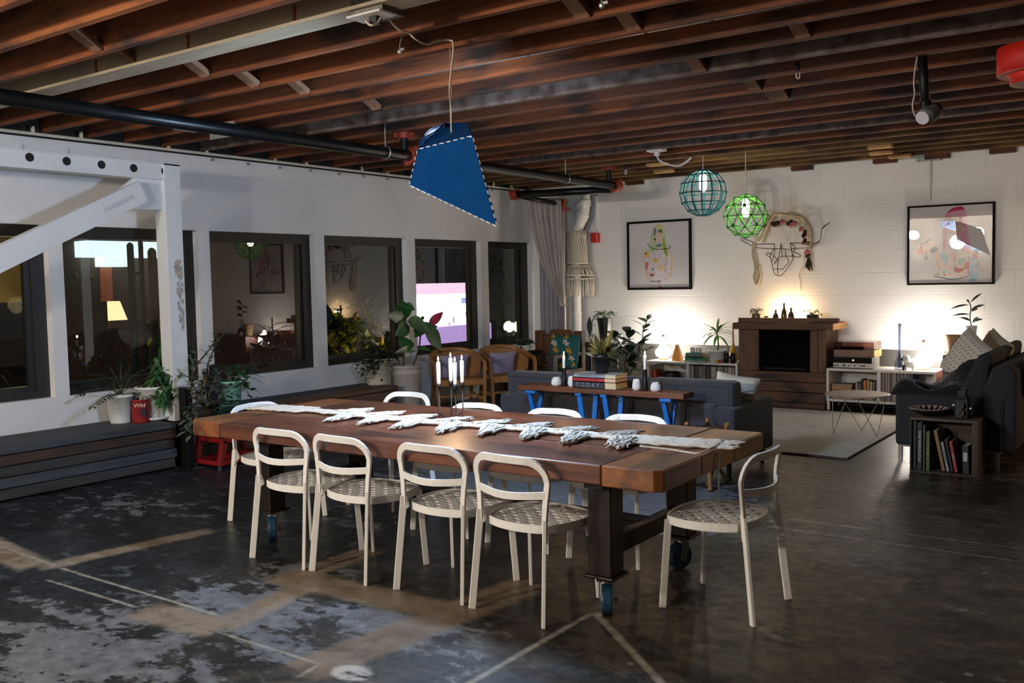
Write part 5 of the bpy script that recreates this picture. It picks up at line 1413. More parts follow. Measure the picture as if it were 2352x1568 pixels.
lx0, lx1 = px_x(1486, 830, YF0), px_x(1694, 835, YF0); lmid = px_x(1579, 860, YF0)
LZ, LB = cabinet(lx0, lx1, .505, 'low white record cabinet left of the fireplace, holding the palm', lmid)
SLC = ['8f8578', '4d443d', 'a5998a', '6a5f58', '3a3431', '7d7068', 'b2a79a', '54504e', '8a6f62', '5f5a60', '9c8f7f', '2e2a29']
def records(x0, x1, zb, h, n, group, labfmt):
    w_ = (x1-x0)/n
    for k in range(n):
        m = M().b2((x0+k*w_+.0006, YF0+.05+rnd(0, .012), zb), (x0+(k+1)*w_-.0006, YF0+.36, zb+h*rnd(.985, 1)))
        cc = random.choice(SLC)
        one('record_sleeve', m, mat('sleeve_'+cc, cc, .7), labfmt, 'record', group)
records(lmid+.03, lx1-.035, LB+.001, .325, 40, 'record sleeves in the left cabinet', 'worn record sleeve standing in the right half of the left white cabinet')
records(rmid+.025, px_x(2086, 880, YF0), RB+.001, .335, 24, 'record sleeves in the right cabinet', 'worn record sleeve standing in the right half of the stereo cabinet')
m = M().b2((px_x(2088, 880, YF0), YF0+.05, RB+.001), (px_x(2094, 880, YF0), YF0+.36, RB+.33)); one('record_sleeve', m, mat('sleeve_blue', '1f3b52', .6), 'dark blue record sleeve at the right end of the sleeves in the stereo cabinet', 'record')
# books in the left half of the stereo cabinet
z = RB+.001; x = rx0+.045
for k, (h, colr, w_, lab) in enumerate(((.04, 'a09070', .26, 'thick tan book at the bottom of the lying stack in the stereo cabinet'), (.032, 'b5a88c', .25, 'cream book, second from the bottom of the lying stack in the stereo cabinet'), (.036, '7d5a3c', .26, 'brown book in the middle of the lying stack in the stereo cabinet'), (.034, 'b07a4a', .23, 'orange-brown book, second from the top of the lying stack in the stereo cabinet'), (.028, '8d7a5c', .24, 'dull tan book on top of the lying stack in the stereo cabinet'))):
    t = T('book', lab, 'book', (x+w_/2, 11.4, z), 0, 'lying books in the stereo cabinet')
    part('cover', M().b2((x, YF0+.06, z), (x+w_, YF0+.26, z+.004)).b2((x, YF0+.06, z+h-.004), (x+w_, YF0+.26, z+h)).b2((x, YF0+.06, z), (x+w_, YF0+.064, z+h)), mat('cover_'+colr, colr, .6), t, True)
    part('pages', M().b2((x+.003, YF0+.064, z+.004), (x+w_-.003, YF0+.255, z+h-.004)), PAPER, t, True); z += h+.001
x += .275
for k, (wd, h, colr, lab) in enumerate(((.03, .2, 'a89a80', 'short cream book right of the lying stack'), (.028, .19, '6f6a60', 'grey-brown book next to the short cream one'), (.026, .24, '1c1f22', 'tall black book in the stereo cabinet row'), (.036, .23, 'c0702a', 'orange book, left one of the orange pair'), (.034, .23, 'c98a3a', 'yellow-orange book, right one of the orange pair'), (.03, .22, 'b8ae9a', 'pale book right of the orange pair'),
                                         (.026, .21, '8a7a50', 'olive book after the pale one'), (.03, .24, '20343a', 'dark teal book in the row'), (.03, .235, '15181c', 'black book right of the dark teal one'), (.028, .24, 'bfb5a4', 'cream book near the right end of the row'), (.024, .245, '9a3a2a', 'rust red book near the right end of the row'), (.022, .23, '2a2a30', 'last dark book at the right end of the row'))):
    if x+wd > rmid-.022: break
    upright(x, YF0+.06, RB+.001, wd, .17, h, colr, lab+', stereo cabinet', 'standing books in the stereo cabinet'); x += wd+.002
upright(lx0+.055, YF0+.06, LB+.001, .05, .2, .25, '9c2f25', 'red book standing at the left end of the left white cabinet', None); 
one('round_box', M().lathe([(.10, 0), (.11, .01), (.11, .2), (.1, .22), (1e-4, .22)], 24, (lx0+.25, YF0+.22, LB+.001)), mat('dark_box', '1d1c1e', .6), 'dark round box beside the red book inside the left white cabinet', 'box', smooth=True)
# glowing glass lamps
def genie(px, pbase, ptop, zt, wpx, wood_m, label, pw):
    y = YF0+.2; c = at(px, pbase, y=y); s_ = (c-CPOS).dot(FW)/FPX; z1 = at(px, ptop, y=y).z; H = z1-zt; r = wpx*s_/2
    t = T('glass_lamp', label, 'lamp', (c.x, y, zt), 0, 'glowing white glass lamps on the cabinets')
    part('base', M().lathe([(r*.52, 0), (r*.55, .005), (r*.5, .028), (r*.4, .03)], 24, (c.x, y, zt)), wood_m, t, True, True)
    part('lamp_shade', M().lathe([(r*.42, .03), (r*.85, .055), (r, .095), (r*.96, .13), (r*.62, .165), (r*.42, .2), (r*.30, H*.75), (r*.17, H*.86), (r*.14, H*.87), (1e-4, H*.87)], 32, (c.x, y, zt)), emit('lamp_glass', 'fff0dd', 22), t, True, True)
    part('finial', M().sphere((c.x, y, zt+H*.93), r*.16, 12, 8, (1, 1, 1.5)), mat('pink_finial', 'd8a08a', .4), t, True, True)
    point('lamp_light', (c.x, y, zt+.14), pw, (1, .94, .86), r*.9, t)
genie(1524, 822, 768, LZ, 38, mat('dark_base', '5a4330', .5), 'glowing white glass lamp on the left cabinet beside the orange wedge', 105)
genie(2121, 841, 780, RZ, 48, mat('red_wood_base', '8a4a30', .5), 'glowing white glass lamp on the right cabinet beside the toy dog', 130)
# left cabinet top
def cab(px, zt, y): c = at(px, 830, y=y); return V((c.x, y, zt)), (c-CPOS).dot(FW)/FPX
c, s_ = cab(1556, LZ, YF0+.12)
one('wooden_metronome', M().add([c+V((-.068, -.05, 0)), c+V((.068, -.05, 0)), c+V((.068, .05, 0)), c+V((-.068, .05, 0)), c+V((-.016, -.018, .215)), c+V((.016, -.018, .215)), c+V((.016, .018, .215)), c+V((-.016, .018, .215))], [(3, 2, 1, 0), (4, 5, 6, 7), (0, 1, 5, 4), (1, 2, 6, 5), (2, 3, 7, 6), (3, 0, 4, 7)]),
    wood('orange_wood', 'b5702a', 'd89748', 2, 2, .45, .05), 'orange wooden pyramid standing beside the left glowing lamp', 'ornament', bev=.004)
c, s_ = cab(1602, LZ, YF0+.14); z = LZ
for k, (h, colr, w_, dx, lab) in enumerate(((.022, '8fae8a', .30, 0, 'pale green book at the bottom of the stack on the left cabinet'), (.026, '2f8a6a', .29, .01, 'emerald book, second from the bottom of the stack on the left cabinet'), (.03, '3a3a34', .25, -.005, 'dark book in the middle of the stack on the left cabinet'), (.018, '8a9a8a', .24, -.01, 'grey green book, second from the top of the stack on the left cabinet'), (.02, '3f8a86', .22, -.015, 'teal book on top of the stack on the left cabinet'))):
    t = T('book', lab, 'book', (c.x+dx, c.y, z), 0, 'book stack on the left cabinet')
    x0, x1 = c.x+dx-w_/2, c.x+dx+w_/2; y0, y1 = c.y-.09, c.y+.09
    part('cover', M().b2((x0, y0, z), (x1, y1, z+.003)).b2((x0, y0, z+h-.003), (x1, y1, z+h)).b2((x0, y0, z), (x1, y0+.003, z+h)), mat('cover_'+colr, colr, .55), t, True)
    part('pages', M().b2((x0+.003, y0+.003, z+.003), (x1-.001, y1-.003, z+h-.003)), PAPER, t, True); z += h
for k, (dx, r) in enumerate(((-.06, .034), (.03, .042))):
    one('small_cup', M().lathe([(r*.9, 0), (r, .008), (r, r*1.9-.02*k), (r*.88, r*1.95-.02*k), (r*.8, r*1.9-.02*k), (r*.8, .01)], 20, (c.x+dx, c.y-.02, z)), mat('pale_cup', 'd5cdc4', .4), ('taller pale cup, left one on the book stack of the left cabinet', 'shorter pale cup, right one on the book stack of the left cabinet')[k], 'cup', 'pale cups on the book stack', smooth=True)
c, s_ = cab(1647, LZ, YF0+.14); ms, ml = M(), M(); tp = c+V((0, 0, .37)); ms.tube(smoothpath([c+V((0, 0, .12)), c+V((.02, 0, .22)), tp], 4), .009, 6)
for k in range(30):
    a_ = k*2.4; e = (k % 6)/6; ml.leaf(tp+V((0, 0, -.03*e)), (math.cos(a_), math.sin(a_)*.9, 1.5-e*1.9), rnd(.24, .32), .034, rnd(.8, 1.5), seg=5, tip=.45, fold=.3)
t = plant('dracaena', 'spiky little palm in a white pot on the left cabinet beside the fireplace', 'plant', c, ms, ml, LF_DRA, BARK); pot(t, c, .085, .125, .16, POTW)
c, s_ = cab(1677, LZ, YF0+.10)
t = T('binoculars', 'black binoculars standing on the left cabinet by the fireplace', 'binoculars', c)
for dx in (-.05, .035): part('barrel', M().lathe([(.034, 0), (.036, .05), (.03, .07), (.026, .12), (.028, .125), (.024, .13)], 18, c+V((dx, 0, 0))), MATBLK, t, True, True)
part('bridge', M().b2(c+V((-.05, -.012, .05)), c+V((.035, .012, .09))), MATBLK, t, True)
c, s_ = cab(1684, LZ, YF0+.30); zt = at(1684, 742, y=YF0+.3).z
one('glass_bottle', M().lathe([(.045, 0), (.05, .02), (.045, .12), (.022, .2), (.013, .28), (.010, zt-LZ-.02), (.016, zt-LZ), (.008, zt-LZ)], 18, c), mat('yellow_glass', 'c08a1c', .1, coat=.5), 'tall slim yellow glass bottle between the palm and the fireplace', 'bottle', smooth=True)
for k, (px, colr, n) in enumerate(((1647, 'c8a02a', 'yellow'), (1654, 'b02a20', 'red'))):
    c, s_ = cab(px, LZ, YF0+.03); one('toy_block', M().b2(c+V((-.018, -.015, 0)), c+V((.018, .015, .04))), mat('toy_'+n, colr, .4), 'tiny %s toy block in front of the white palm pot' % n, 'toy', 'toy blocks on the left cabinet', bev=.006)
# stereo
y0 = YF0+.05; x0, x1 = px_x(1914, 835, y0), px_x(2003, 838, y0); dp = .33
t = T('stereo_receiver', 'silver and black stereo receiver under the turntable on the right cabinet', 'stereo', ((x0+x1)/2, y0+dp/2, RZ))
part('body', M().b2((x0, y0, RZ+.008), (x1, y0+dp, RZ+.135)), mat('clear_grey_case', '77736d', .4, .4), t, True, bev=.003)
part('front_panel', M().b2((x0+.002, y0-.004, RZ+.01), (x1-.002, y0, RZ+.062)), mat('brushed_silver', '9a958e', .35, .7), t, True)
part('display', M().b2((x0+.002, y0-.004, RZ+.066), (x1-.002, y0, RZ+.132)), mat('black_display', '060606', .15), t, True)
m = M()
for f in (.06, .12, .28, .42, .56): m.cyl((x0+(x1-x0)*f, y0-.016, RZ+.036), (x0+(x1-x0)*f, y0-.004, RZ+.036), .009 if f != .28 else .014, 12)
m.b2((x0+(x1-x0)*.7, y0-.008, RZ+.028), (x0+(x1-x0)*.84, y0-.004, RZ+.044)); part('knob', m, mat('dark_knob', '3c3936', .4, .5), t, True)
part('indicator_light', M().cyl((x0+(x1-x0)*.52, y0-.007, RZ+.1), (x0+(x1-x0)*.52, y0-.004, RZ+.1), .009, 12), emit('amber_led', 'ff8a3a', 5), t, True)
part('foot', M().b2((x0+.02, y0+.02, RZ), (x0+.05, y0+.05, RZ+.008)).b2((x1-.05, y0+.02, RZ), (x1-.02, y0+.05, RZ+.008)).b2((x0+.02, y0+dp-.05, RZ), (x1-.02, y0+dp-.02, RZ+.008)), MATBLK, t, True)
zt0 = RZ+.137
t = T('turntable', 'wooden turntable with a smoky lid on top of the stereo receiver', 'turntable', ((x0+x1)/2, y0+dp/2, zt0))
part('plinth', M().b2((x0+.005, y0, zt0), (x1+.02, y0+dp, zt0+.085)), wood('walnut_veneer', '4d2d1a', '7a4b2c', 0, 2, .4, .05), t, True, bev=.003)
part('plinth_side', M().b2((x1+.02, y0+.004, zt0+.002), (x1+.024, y0+dp-.004, zt0+.083)), FWP, t, True)
part('platter', M().lathe([(.13, 0), (.135, .01), (.13, .022), (1e-4, .022)], 32, ((x0+x1)/2-.05, y0+dp/2, zt0+.086)), MATBLK, t, True)
part('tonearm', M().cyl((x1-.03, y0+.28, zt0+.11), (x1-.12, y0+.12, zt0+.11), .004).cyl((x1-.03, y0+.28, zt0+.086), (x1-.03, y0+.28, zt0+.118), .015, 12), CHROME, t, True)
LID = glass('smoky_lid', (.55, .38, .33), 1.45)
part('dust_cover', M().b2((x0+.006, y0+.002, zt0+.088), (x1+.018, y0+.004, zt0+.175)).b2((x1+.016, y0+.004, zt0+.088), (x1+.018, y0+dp, zt0+.175)).b2((x0+.006, y0+.004, zt0+.173), (x1+.016, y0+dp, zt0+.175)).b2((x0+.006, y0+.004, zt0+.088), (x0+.008, y0+dp, zt0+.173)), LID, t, True)
# vase, toy dog
c, s_ = cab(2066, RZ, YF0+.18); zt = at(2066, 743, y=YF0+.18).z
one('glass_vase', M().lathe([(.055, 0), (.06, .02), (.05, .09), (.03, .16), (.018, .24), (.015, zt-RZ-.04), (.022, zt-RZ), (.018, zt-RZ), (.011, .24), (.02, .12), (.03, .02)], 20, c), glass('blue_grey_glass', (.55, .58, .66), 1.3), 'tall slim blue-grey glass vase on the right cabinet', 'vase', smooth=True)
c, s_ = cab(2086, RZ, YF0+.12); t = T('toy_dog', 'small white and black toy dog beside the glowing lamp', 'toy', c)
TW = mat('toy_white', 'd8d8d8', .35)
part('body', M().sphere(c+V((.03, 0, .07)), .06, 14, 10, (1.2, .8, .8)), TW, t, True, True); part('head', M().sphere(c+V((-.02, -.03, .13)), .05, 14, 10, (1.15, .9, .85)), TW, t, True, True)
part('visor', M().sphere(c+V((-.045, -.045, .128)), .036, 12, 8, (1.1, .8, .6)), mat('toy_black', '0c0f10', .2), t, True, True); part('ear', M().leaf(c+V((.01, -.06, .16)), (.3, -.1, -1), .07, .035, .1).leaf(c+V((-.04, .01, .17)), (-.5, 0, -1), .07, .035, .1), mat('toy_black', '0c0f10', .2), t, True)
for dx, dy in ((-.03, -.05), (-.03, .03), (.07, -.04), (.07, .03)): part('leg', M().bar(c+V((dx, dy, .06)), c+V((dx-.01, dy, 0)), .03, .03), TW if dx > 0 else mat('toy_black', '0c0f10'), t, True, bev=.006)

# ------------------------------------------------------------------ dark red chest and what stands on it
yc = 11.2; x0, x1 = px_x(2164, 830, yc), px_x(2270, 830, yc); zc = px_z(2164, 816, yc)
CHR = wood('oxblood_wood', '3a1613', '5c241d', 0, 2, .4, .08)
t = T('wooden_chest', 'oxblood wooden chest of drawers behind the dark sofa', 'chest', ((x0+x1)/2, 11.45, 0))
part('body', M().b2((x0, yc+.012, 0), (x1, YB-.03, zc)), CHR, t, True, bev=.004)
for z0, z1 in ((zc-.26, zc-.02), (zc-.52, zc-.28), (.03, zc-.54)):
    d = part('drawer', M().b2((x0+.015, yc, z0), (x1-.015, yc+.012, z1)), CHR, t, True, bev=.003); part('handle', M().b2(((x0+x1)/2-.07, yc-.012, z1-.05), ((x0+x1)/2+.03, yc, z1-.035)), mat('tarnished_brass', '8d7b5a', .35, .8), d, True)
ys = yc+.16
p = at(2192, 815, y=ys); one('clay_pot', M().lathe([(.065, 0), (.07, .02), (.085, .2), (.085, .22), (.077, .22), (.07, .04)], 24, (p.x-.01, ys, zc)), mat('tan_pot', '9a7c5c', .7, var=.1), 'tan clay pot on the oxblood chest, left of the black vase', 'pot', smooth=True)
p = at(2198, 815, y=ys-.1); one('small_jar', M().lathe([(.03, 0), (.045, .02), (.04, .06), (.02, .075), (.024, .085), (.018, .085)], 16, (p.x+.03, ys-.1, zc)), mat('grey_jar', '8d8a88', .3), 'tiny grey jar in front of the black vase on the oxblood chest', 'jar', smooth=True)
ms, ml = M(), M(); b_ = V((px_x(2172, 815, ys), ys, zc)); 
for px, py in ((2166, 770), (2178, 752), (2160, 785), (2185, 775)): vine(ms, ml, [b_+V((0, 0, .02)), at(px+4, (py+815)/2, y=ys), at(px, py, y=ys)], 6, .04, .02, jit=.015)
plant('dried_sprig', 'thin dried sprig leaning on the tan pot in the lamp glow', 'plant', b_, ms, ml, LF_P)
p = at(2231, 815, y=ys); vb = V((p.x, ys, zc)); zv = at(2231, 784, y=ys).z; H = zv-zc; s_ = (p-CPOS).dot(FW)/FPX
one('black_vase', M().lathe([(.07, 0), (.11, .03), (19*s_, H*.5), (18*s_, H*.75), (12*s_, H*.93), (12.5*s_, H), (10*s_, H), (9*s_, H*.9)], 28, vb), mat('black_glaze', '0d0b0a', .12, coat=.6), 'round black glazed vase carrying a white pot on the oxblood chest', 'vase', smooth=True)
c = vb+V((0, 0, H-.005)); tp = at(2232, 748, y=ys); hp = tp.z-c.z
ms, ml = M(), M(); 
st = [c+V((0, 0, hp-.02)), at(2228, 730, y=ys), at(2230, 705, y=ys), at(2225, 692, y=ys)]; ms.tube(smoothpath(st, 4), .006, 6)
for a_, b_, w_ in (((2229, 695), (2256, 676), .05), ((2225, 700), (2187, 712), .05), ((2229, 712), (2262, 703), .06), ((2231, 714), (2246, 718), .09), ((2228, 722), (2190, 728), .045), ((2231, 738), (2205, 733), .045), ((2233, 740), (2258, 738), .06), ((2233, 742), (2250, 730), .05), ((2225, 694), (2218, 690), .03)):
    q0, q1 = at(*a_, y=ys), at(*b_, y=ys); ml.leaf(q0, (q1-q0)+V((0, -.02, .06)), (q1-q0).length*1.08, w_, .45, (0, -.5, 1), 5)
t = plant('potted_plant', 'small rubber plant in a white pot set in the black vase', 'plant', c, ms, ml, LF_RUB); r_ = 11.5*s_
part('pot', M().lathe([(r_*.72, 0), (r_*1.0, hp-.01), (r_*1.06, hp), (r_*.95, hp), (r_*.9, hp-.03), (r_*.6, .02)], 24, c), POTW, t, True, True); part('soil', M().lathe([(r_*.9, hp-.03), (1e-4, hp-.025)], 20, c), SOIL, t, True)

# ------------------------------------------------------------------ plants in the corner behind the sofa
def at_floor(px, y): p = at(px, 860, y=y); return V((p.x, y, 0))
c = at_floor(1432, 9.3); ms, ml = M(), M(); tp = c+V((0, 0, .30))
for pts, n in (((( 1432, 830), (1424, 790), (1404, 770)), 7), (((1440, 830), (1450, 800), (1440, 765)), 7), (((1430, 835), (1402, 810), (1390, 795)), 6), (((1445, 840), (1462, 820), (1470, 790)), 6), (((1436, 845), (1415, 830), (1428, 800)), 6), (((1450, 850), (1470, 850), (1478, 835)), 5), (((1420, 850), (1400, 840), (1388, 830)), 5)):
    stemleaves(ms, ml, [tp]+[at(px, py, y=9.3+rnd(-.15, .15)) for px, py in pts], .012, n, .24, .11, .3, .35, .9, 5)
t = plant('rubber_plant', 'big dark rubber plant behind the sofa, right of the croton', 'plant', c, ms, ml, LF_RUB); pot(t, c, .13, .17, .32, POTBLK)
c = at_floor(1455, 10.3); ms, ml = M(), M(); tp = c+V((0, 0, .30))
for pts, n in (((( 1462, 850), (1474, 790), (1478, 755), (1487, 735)), 11), (((1455, 850), (1468, 815), (1490, 800)), 6)):
    stemleaves(ms, ml, [tp]+[at(px, py, y=10.3+rnd(-.1, .1)) for px, py in pts], .010, n, .20, .10, .35, .4, .9, 5)
t = plant('rubber_plant', 'tall slim rubber plant with pale-edged leaves against the white wall', 'plant', c, ms, ml, leafmat('leaf_pale_rubber', '3d5240', '9aa795'), mat('pale_stem', '9a8a68', .7)); pot(t, c, .12, .15, .32, POTC)
yq2 = 11.15; p = at(1383, 790, y=yq2); ztp = p.z
t = T('plant_pedestal', 'dark slatted plant pedestal against the back wall behind the sofa plants', 'stand', (p.x+.1, yq2, 0))
px0, px1 = px_x(1362, 790, yq2), px_x(1432, 790, yq2)
part('top', M().b2((px0, yq2-.16, ztp-.03), (px1, yq2+.18, ztp)), BW[2], t, True)
for x in (px0+.02, px1-.05):
    for y in (yq2-.14, yq2+.13): part('leg', M().b2((x, y, 0), (x+.03, y+.03, ztp-.03)), BW[2], t, True)
part('shelf', M().b2((px0+.02, yq2-.14, .2), (px1-.02, yq2+.16, .22)), BW[2], t, True)
c = V((px_x(1390, 790, yq2), yq2, ztp)); zr = at(1390, 730, y=yq2).z-ztp; ms, ml = M(), M()
for k in range(16):
    a_ = rnd(0, 6.28); e = rnd(.10, .2); vine(ms, ml, [c+V((0, 0, zr)), c+V((math.cos(a_)*.08, math.sin(a_)*.08, zr+.08)), c+V((math.cos(a_)*e, math.sin(a_)*e, zr+rnd(-.0, .09)))], 7, .05, .035)
for k in range(4):
    vine(ms, ml, [c+V((-.06, -.05, zr)), c+V((-.13, -.08, zr)), c+V((-.15-.02*k, -.08, zr*.5)), c+V((-.14-.01*k, -.08, .08))], 12, .045, .035)
t = plant('trailing_plant', 'pale trailing plant in a tall dark ribbed vase on the pedestal', 'plant', c, ms, ml, LF_P)
part('pot', M().lathe([(.055, 0), (.06, .01), (.105, zr), (.095, zr), (.08, zr-.04), (1e-4, zr-.04)], 20, c, wob=.03), mat('ribbed_dark_vase', '2a2925', .4), t, True)
c = V((px_x(1419, 790, yq2-.05), yq2-.05, ztp)); ms, ml = M(), M(); zr = .13
for k in range(40):
    a_ = rnd(0, 6.28); ml.leaf(c+V((math.cos(a_)*rnd(0, .06), math.sin(a_)*rnd(0, .06), zr-.01)), (math.cos(a_)*.5, math.sin(a_)*.5, 1), rnd(.03, .06), .012, .3, seg=2)
t = plant('potted_plant', 'tiny tufted plant in a small white pot on the pedestal', 'plant', c, ms, ml, LF_G); pot(t, c, .05, .065, zr, POTW)
p = at(1356, 780, y=10.7); ms, ml = M(), M(); c = V((p.x, 10.7, 0))
ms.tube(smoothpath([c+V((.05, 0, .3)), at(1362, 820, y=10.7), at(1356, 775, y=10.7)], 5), .006, 6); ml.leaf(at(1355, 772, y=10.7), (0, 0, 1), .26, .085, .0, (0, -1, 0), 5)
for e in ((1345, 795), (1372, 800), (1348, 812)): q = at(*e, y=10.65); ml.leaf(at(1362, 822, y=10.7), q-at(1362, 822, y=10.7), .2, .06, .4)
t = plant('rubber_plant', 'single upright dark leaf on a thin stem between the rustic armchair and the croton', 'plant', c, ms, ml, LF_RUB); pot(t, c+V((.05, 0, 0)), .1, .13, .31, TERR)
# ------------------------------------------------------------------ framed drawings
FRB = mat('black_frame', '0b0b0c', .7, spec=.15)
def picture(cs, label, fw, draw, cats):
    ypl = YB-.035
    q = [at(px, py, y=ypl) for px, py in cs]       # tl, tr, br, bl
    x0 = (q[0].x+q[3].x)/2; x1 = (q[1].x+q[2].x)/2; z1 = (q[0].z+q[1].z)/2; z0 = (q[2].z+q[3].z)/2
    t = T('framed_picture', label, 'picture', ((x0+x1)/2, YB, z0), 0, 'framed drawings on the back wall')
    m = M().b2((x0, ypl, z0), (x0+fw, YB, z1)).b2((x1-fw, ypl, z0), (x1, YB, z1)).b2((x0+fw, ypl, z0), (x1-fw, YB, z0+fw)).b2((x0+fw, ypl, z1-fw), (x1-fw, YB, z1))
    part('frame', m, FRB, t, True)
    part('paper', M().b2((x0+fw, YB-.02, z0+fw), (x1-fw, YB-.012, z1-fw)), mat('drawing_paper', 'd6d2d0', .8), t, True)
    u0, v0, u1, v1, items = draw
    def cv(u, v): return (x0+fw+(u-u0)/(u1-u0)*(x1-x0-2*fw), z1-fw-(v-v0)/(v1-v0)*(z1-z0-2*fw))
    ink = {}
    order = 0
    for it in items:
        colr = it[0]; order += 1; yy = YB-.0205-.00002*order
        m = ink.setdefault(colr, M())
        if it[1] == 'p': m.poly([(cv(*p)[0], yy, cv(*p)[1]) for p in smooth2(it[2])], (0, .0004, 0))
        else:
            pts = smoothpath([V((cv(*p)[0], yy, cv(*p)[1])) for p in it[2]], 5); wd = it[3]
            for a, b in zip(pts, pts[1:]):
                if (b-a).length > 1e-5: m.bar(a, b, .0008, wd, ((b-a).cross(V((0, 1, 0)))))
    ms_ = M(); mats = []
    for k, (colr, m) in enumerate(ink.items()): ms_.cur = k; ms_.add(m.v, m.f); mats.append(mat('wash_'+colr, colr, .85, var=.12, vscale=22))
    part('drawing', ms_, mats, t, True)
    part('glass', M().b2((x0+fw, YB-.028, z0+fw), (x1-fw, YB-.0265, z1-fw)), glass('picture_glass', (.99, .99, .99), 1.5), t, True)
    return t
def smooth2(pts):
    p = [V((a, b, 0)) for a, b in pts]; n = len(p); out = []
    for i in range(n):
        a, b, c, d = p[i-1], p[i], p[(i+1) % n], p[(i+2) % n]
        for k in range(4):
            t = k/4; v = .5*((2*b)+(c-a)*t+(2*a-5*b+4*c-d)*t*t+(3*b-a-3*c+d)*t**3); out.append((v.x, v.y))
    return out
D1 = [('d9cdd0', 'p', [(430, 740), (540, 690), (690, 660), (850, 690), (925, 780), (925, 980), (890, 1180), (760, 1250), (560, 1245), (480, 1090), (440, 900)]),
      ('c9c98a', 'p', [(570, 420), (620, 300), (700, 265), (780, 310), (800, 460), (830, 640), (850, 850), (790, 780), (740, 690), (640, 700), (570, 760), (520, 700), (550, 560)]),
      ('a9bf98', 'p', [(600, 400), (590, 560), (640, 680), (590, 740), (540, 700), (560, 560)]), ('8fae3f', 'p', [(790, 480), (830, 640), (855, 830), (800, 760), (770, 640)]),
      ('d8bfae', 'p', [(620, 420), (690, 370), (760, 420), (765, 540), (720, 620), (660, 620), (620, 540)]), ('5f7f86', 'p', [(610, 350), (660, 330), (650, 420), (620, 470)]), ('4c4c55', 'p', [(690, 370), (750, 350), (760, 410), (710, 400)]),
      ('33363a', 'p', [(615, 500), (650, 500), (645, 545), (620, 540)]), ('c48a78', 'l', [(670, 590), (700, 600), (730, 585)], .006), ('b08f60', 'l', [(640, 450), (690, 470), (750, 440)], .005), ('5f8a90', 'p', [(640, 620), (750, 600), (740, 650), (670, 660)]),
      ('d8b84a', 'p', [(440, 740), (520, 735), (530, 820), (480, 830)]), ('e0a85a', 'l', [(430, 760), (425, 840), (455, 980), (480, 1100), (520, 1230)], .012), ('e0a85a', 'l', [(900, 740), (925, 880), (910, 1100), (880, 1190)], .012),
      ('d8b650', 'p', [(600, 860), (660, 850), (670, 920), (620, 930)]), ('d8607a', 'p', [(470, 920), (515, 930), (490, 1050), (470, 1030)]), ('7fa9b8', 'p', [(565, 1020), (620, 1030), (610, 1070), (575, 1060)]), ('8f9fd0', 'l', [(680, 860), (730, 780)], .006),
      ('e0a0a0', 'p', [(530, 1100), (620, 1110), (600, 1170), (540, 1160)]), ('e5c0a0', 'p', [(680, 980), (800, 1000), (790, 1090), (700, 1060)]), ('6a7a3a', 'l', [(830, 860), (820, 980), (800, 1090)], .007), ('3a3428', 'p', [(550, 1145), (580, 1130), (610, 1145), (580, 1160)]), ('3a3428', 'p', [(455, 755), (480, 755), (478, 780), (460, 778)]),
      ('1c1f20', 'l', [(520, 575), (505, 590), (550, 650), (640, 695), (760, 695), (880, 685), (900, 660), (870, 640)], .009), ('4a6a72', 'l', [(540, 1250), (640, 1255), (740, 1250)], .012), ('c04a4a', 'p', [(690, 1340), (740, 1335), (730, 1358), (700, 1358)]), ('d08080', 'p', [(670, 1270), (720, 1275), (690, 1300)]), ('c8703a', 'l', [(895, 1030), (910, 1050)], .01), ('c88ab0', 'l', [(800, 1220), (860, 1210)], .008)]
picture([(1439, 509), (1586, 502), (1588, 663), (1441, 667)], 'black-framed drawing of a figure with long green hair, above the left cabinet', .032, (176, 232, 1220, 1360, D1), 0)
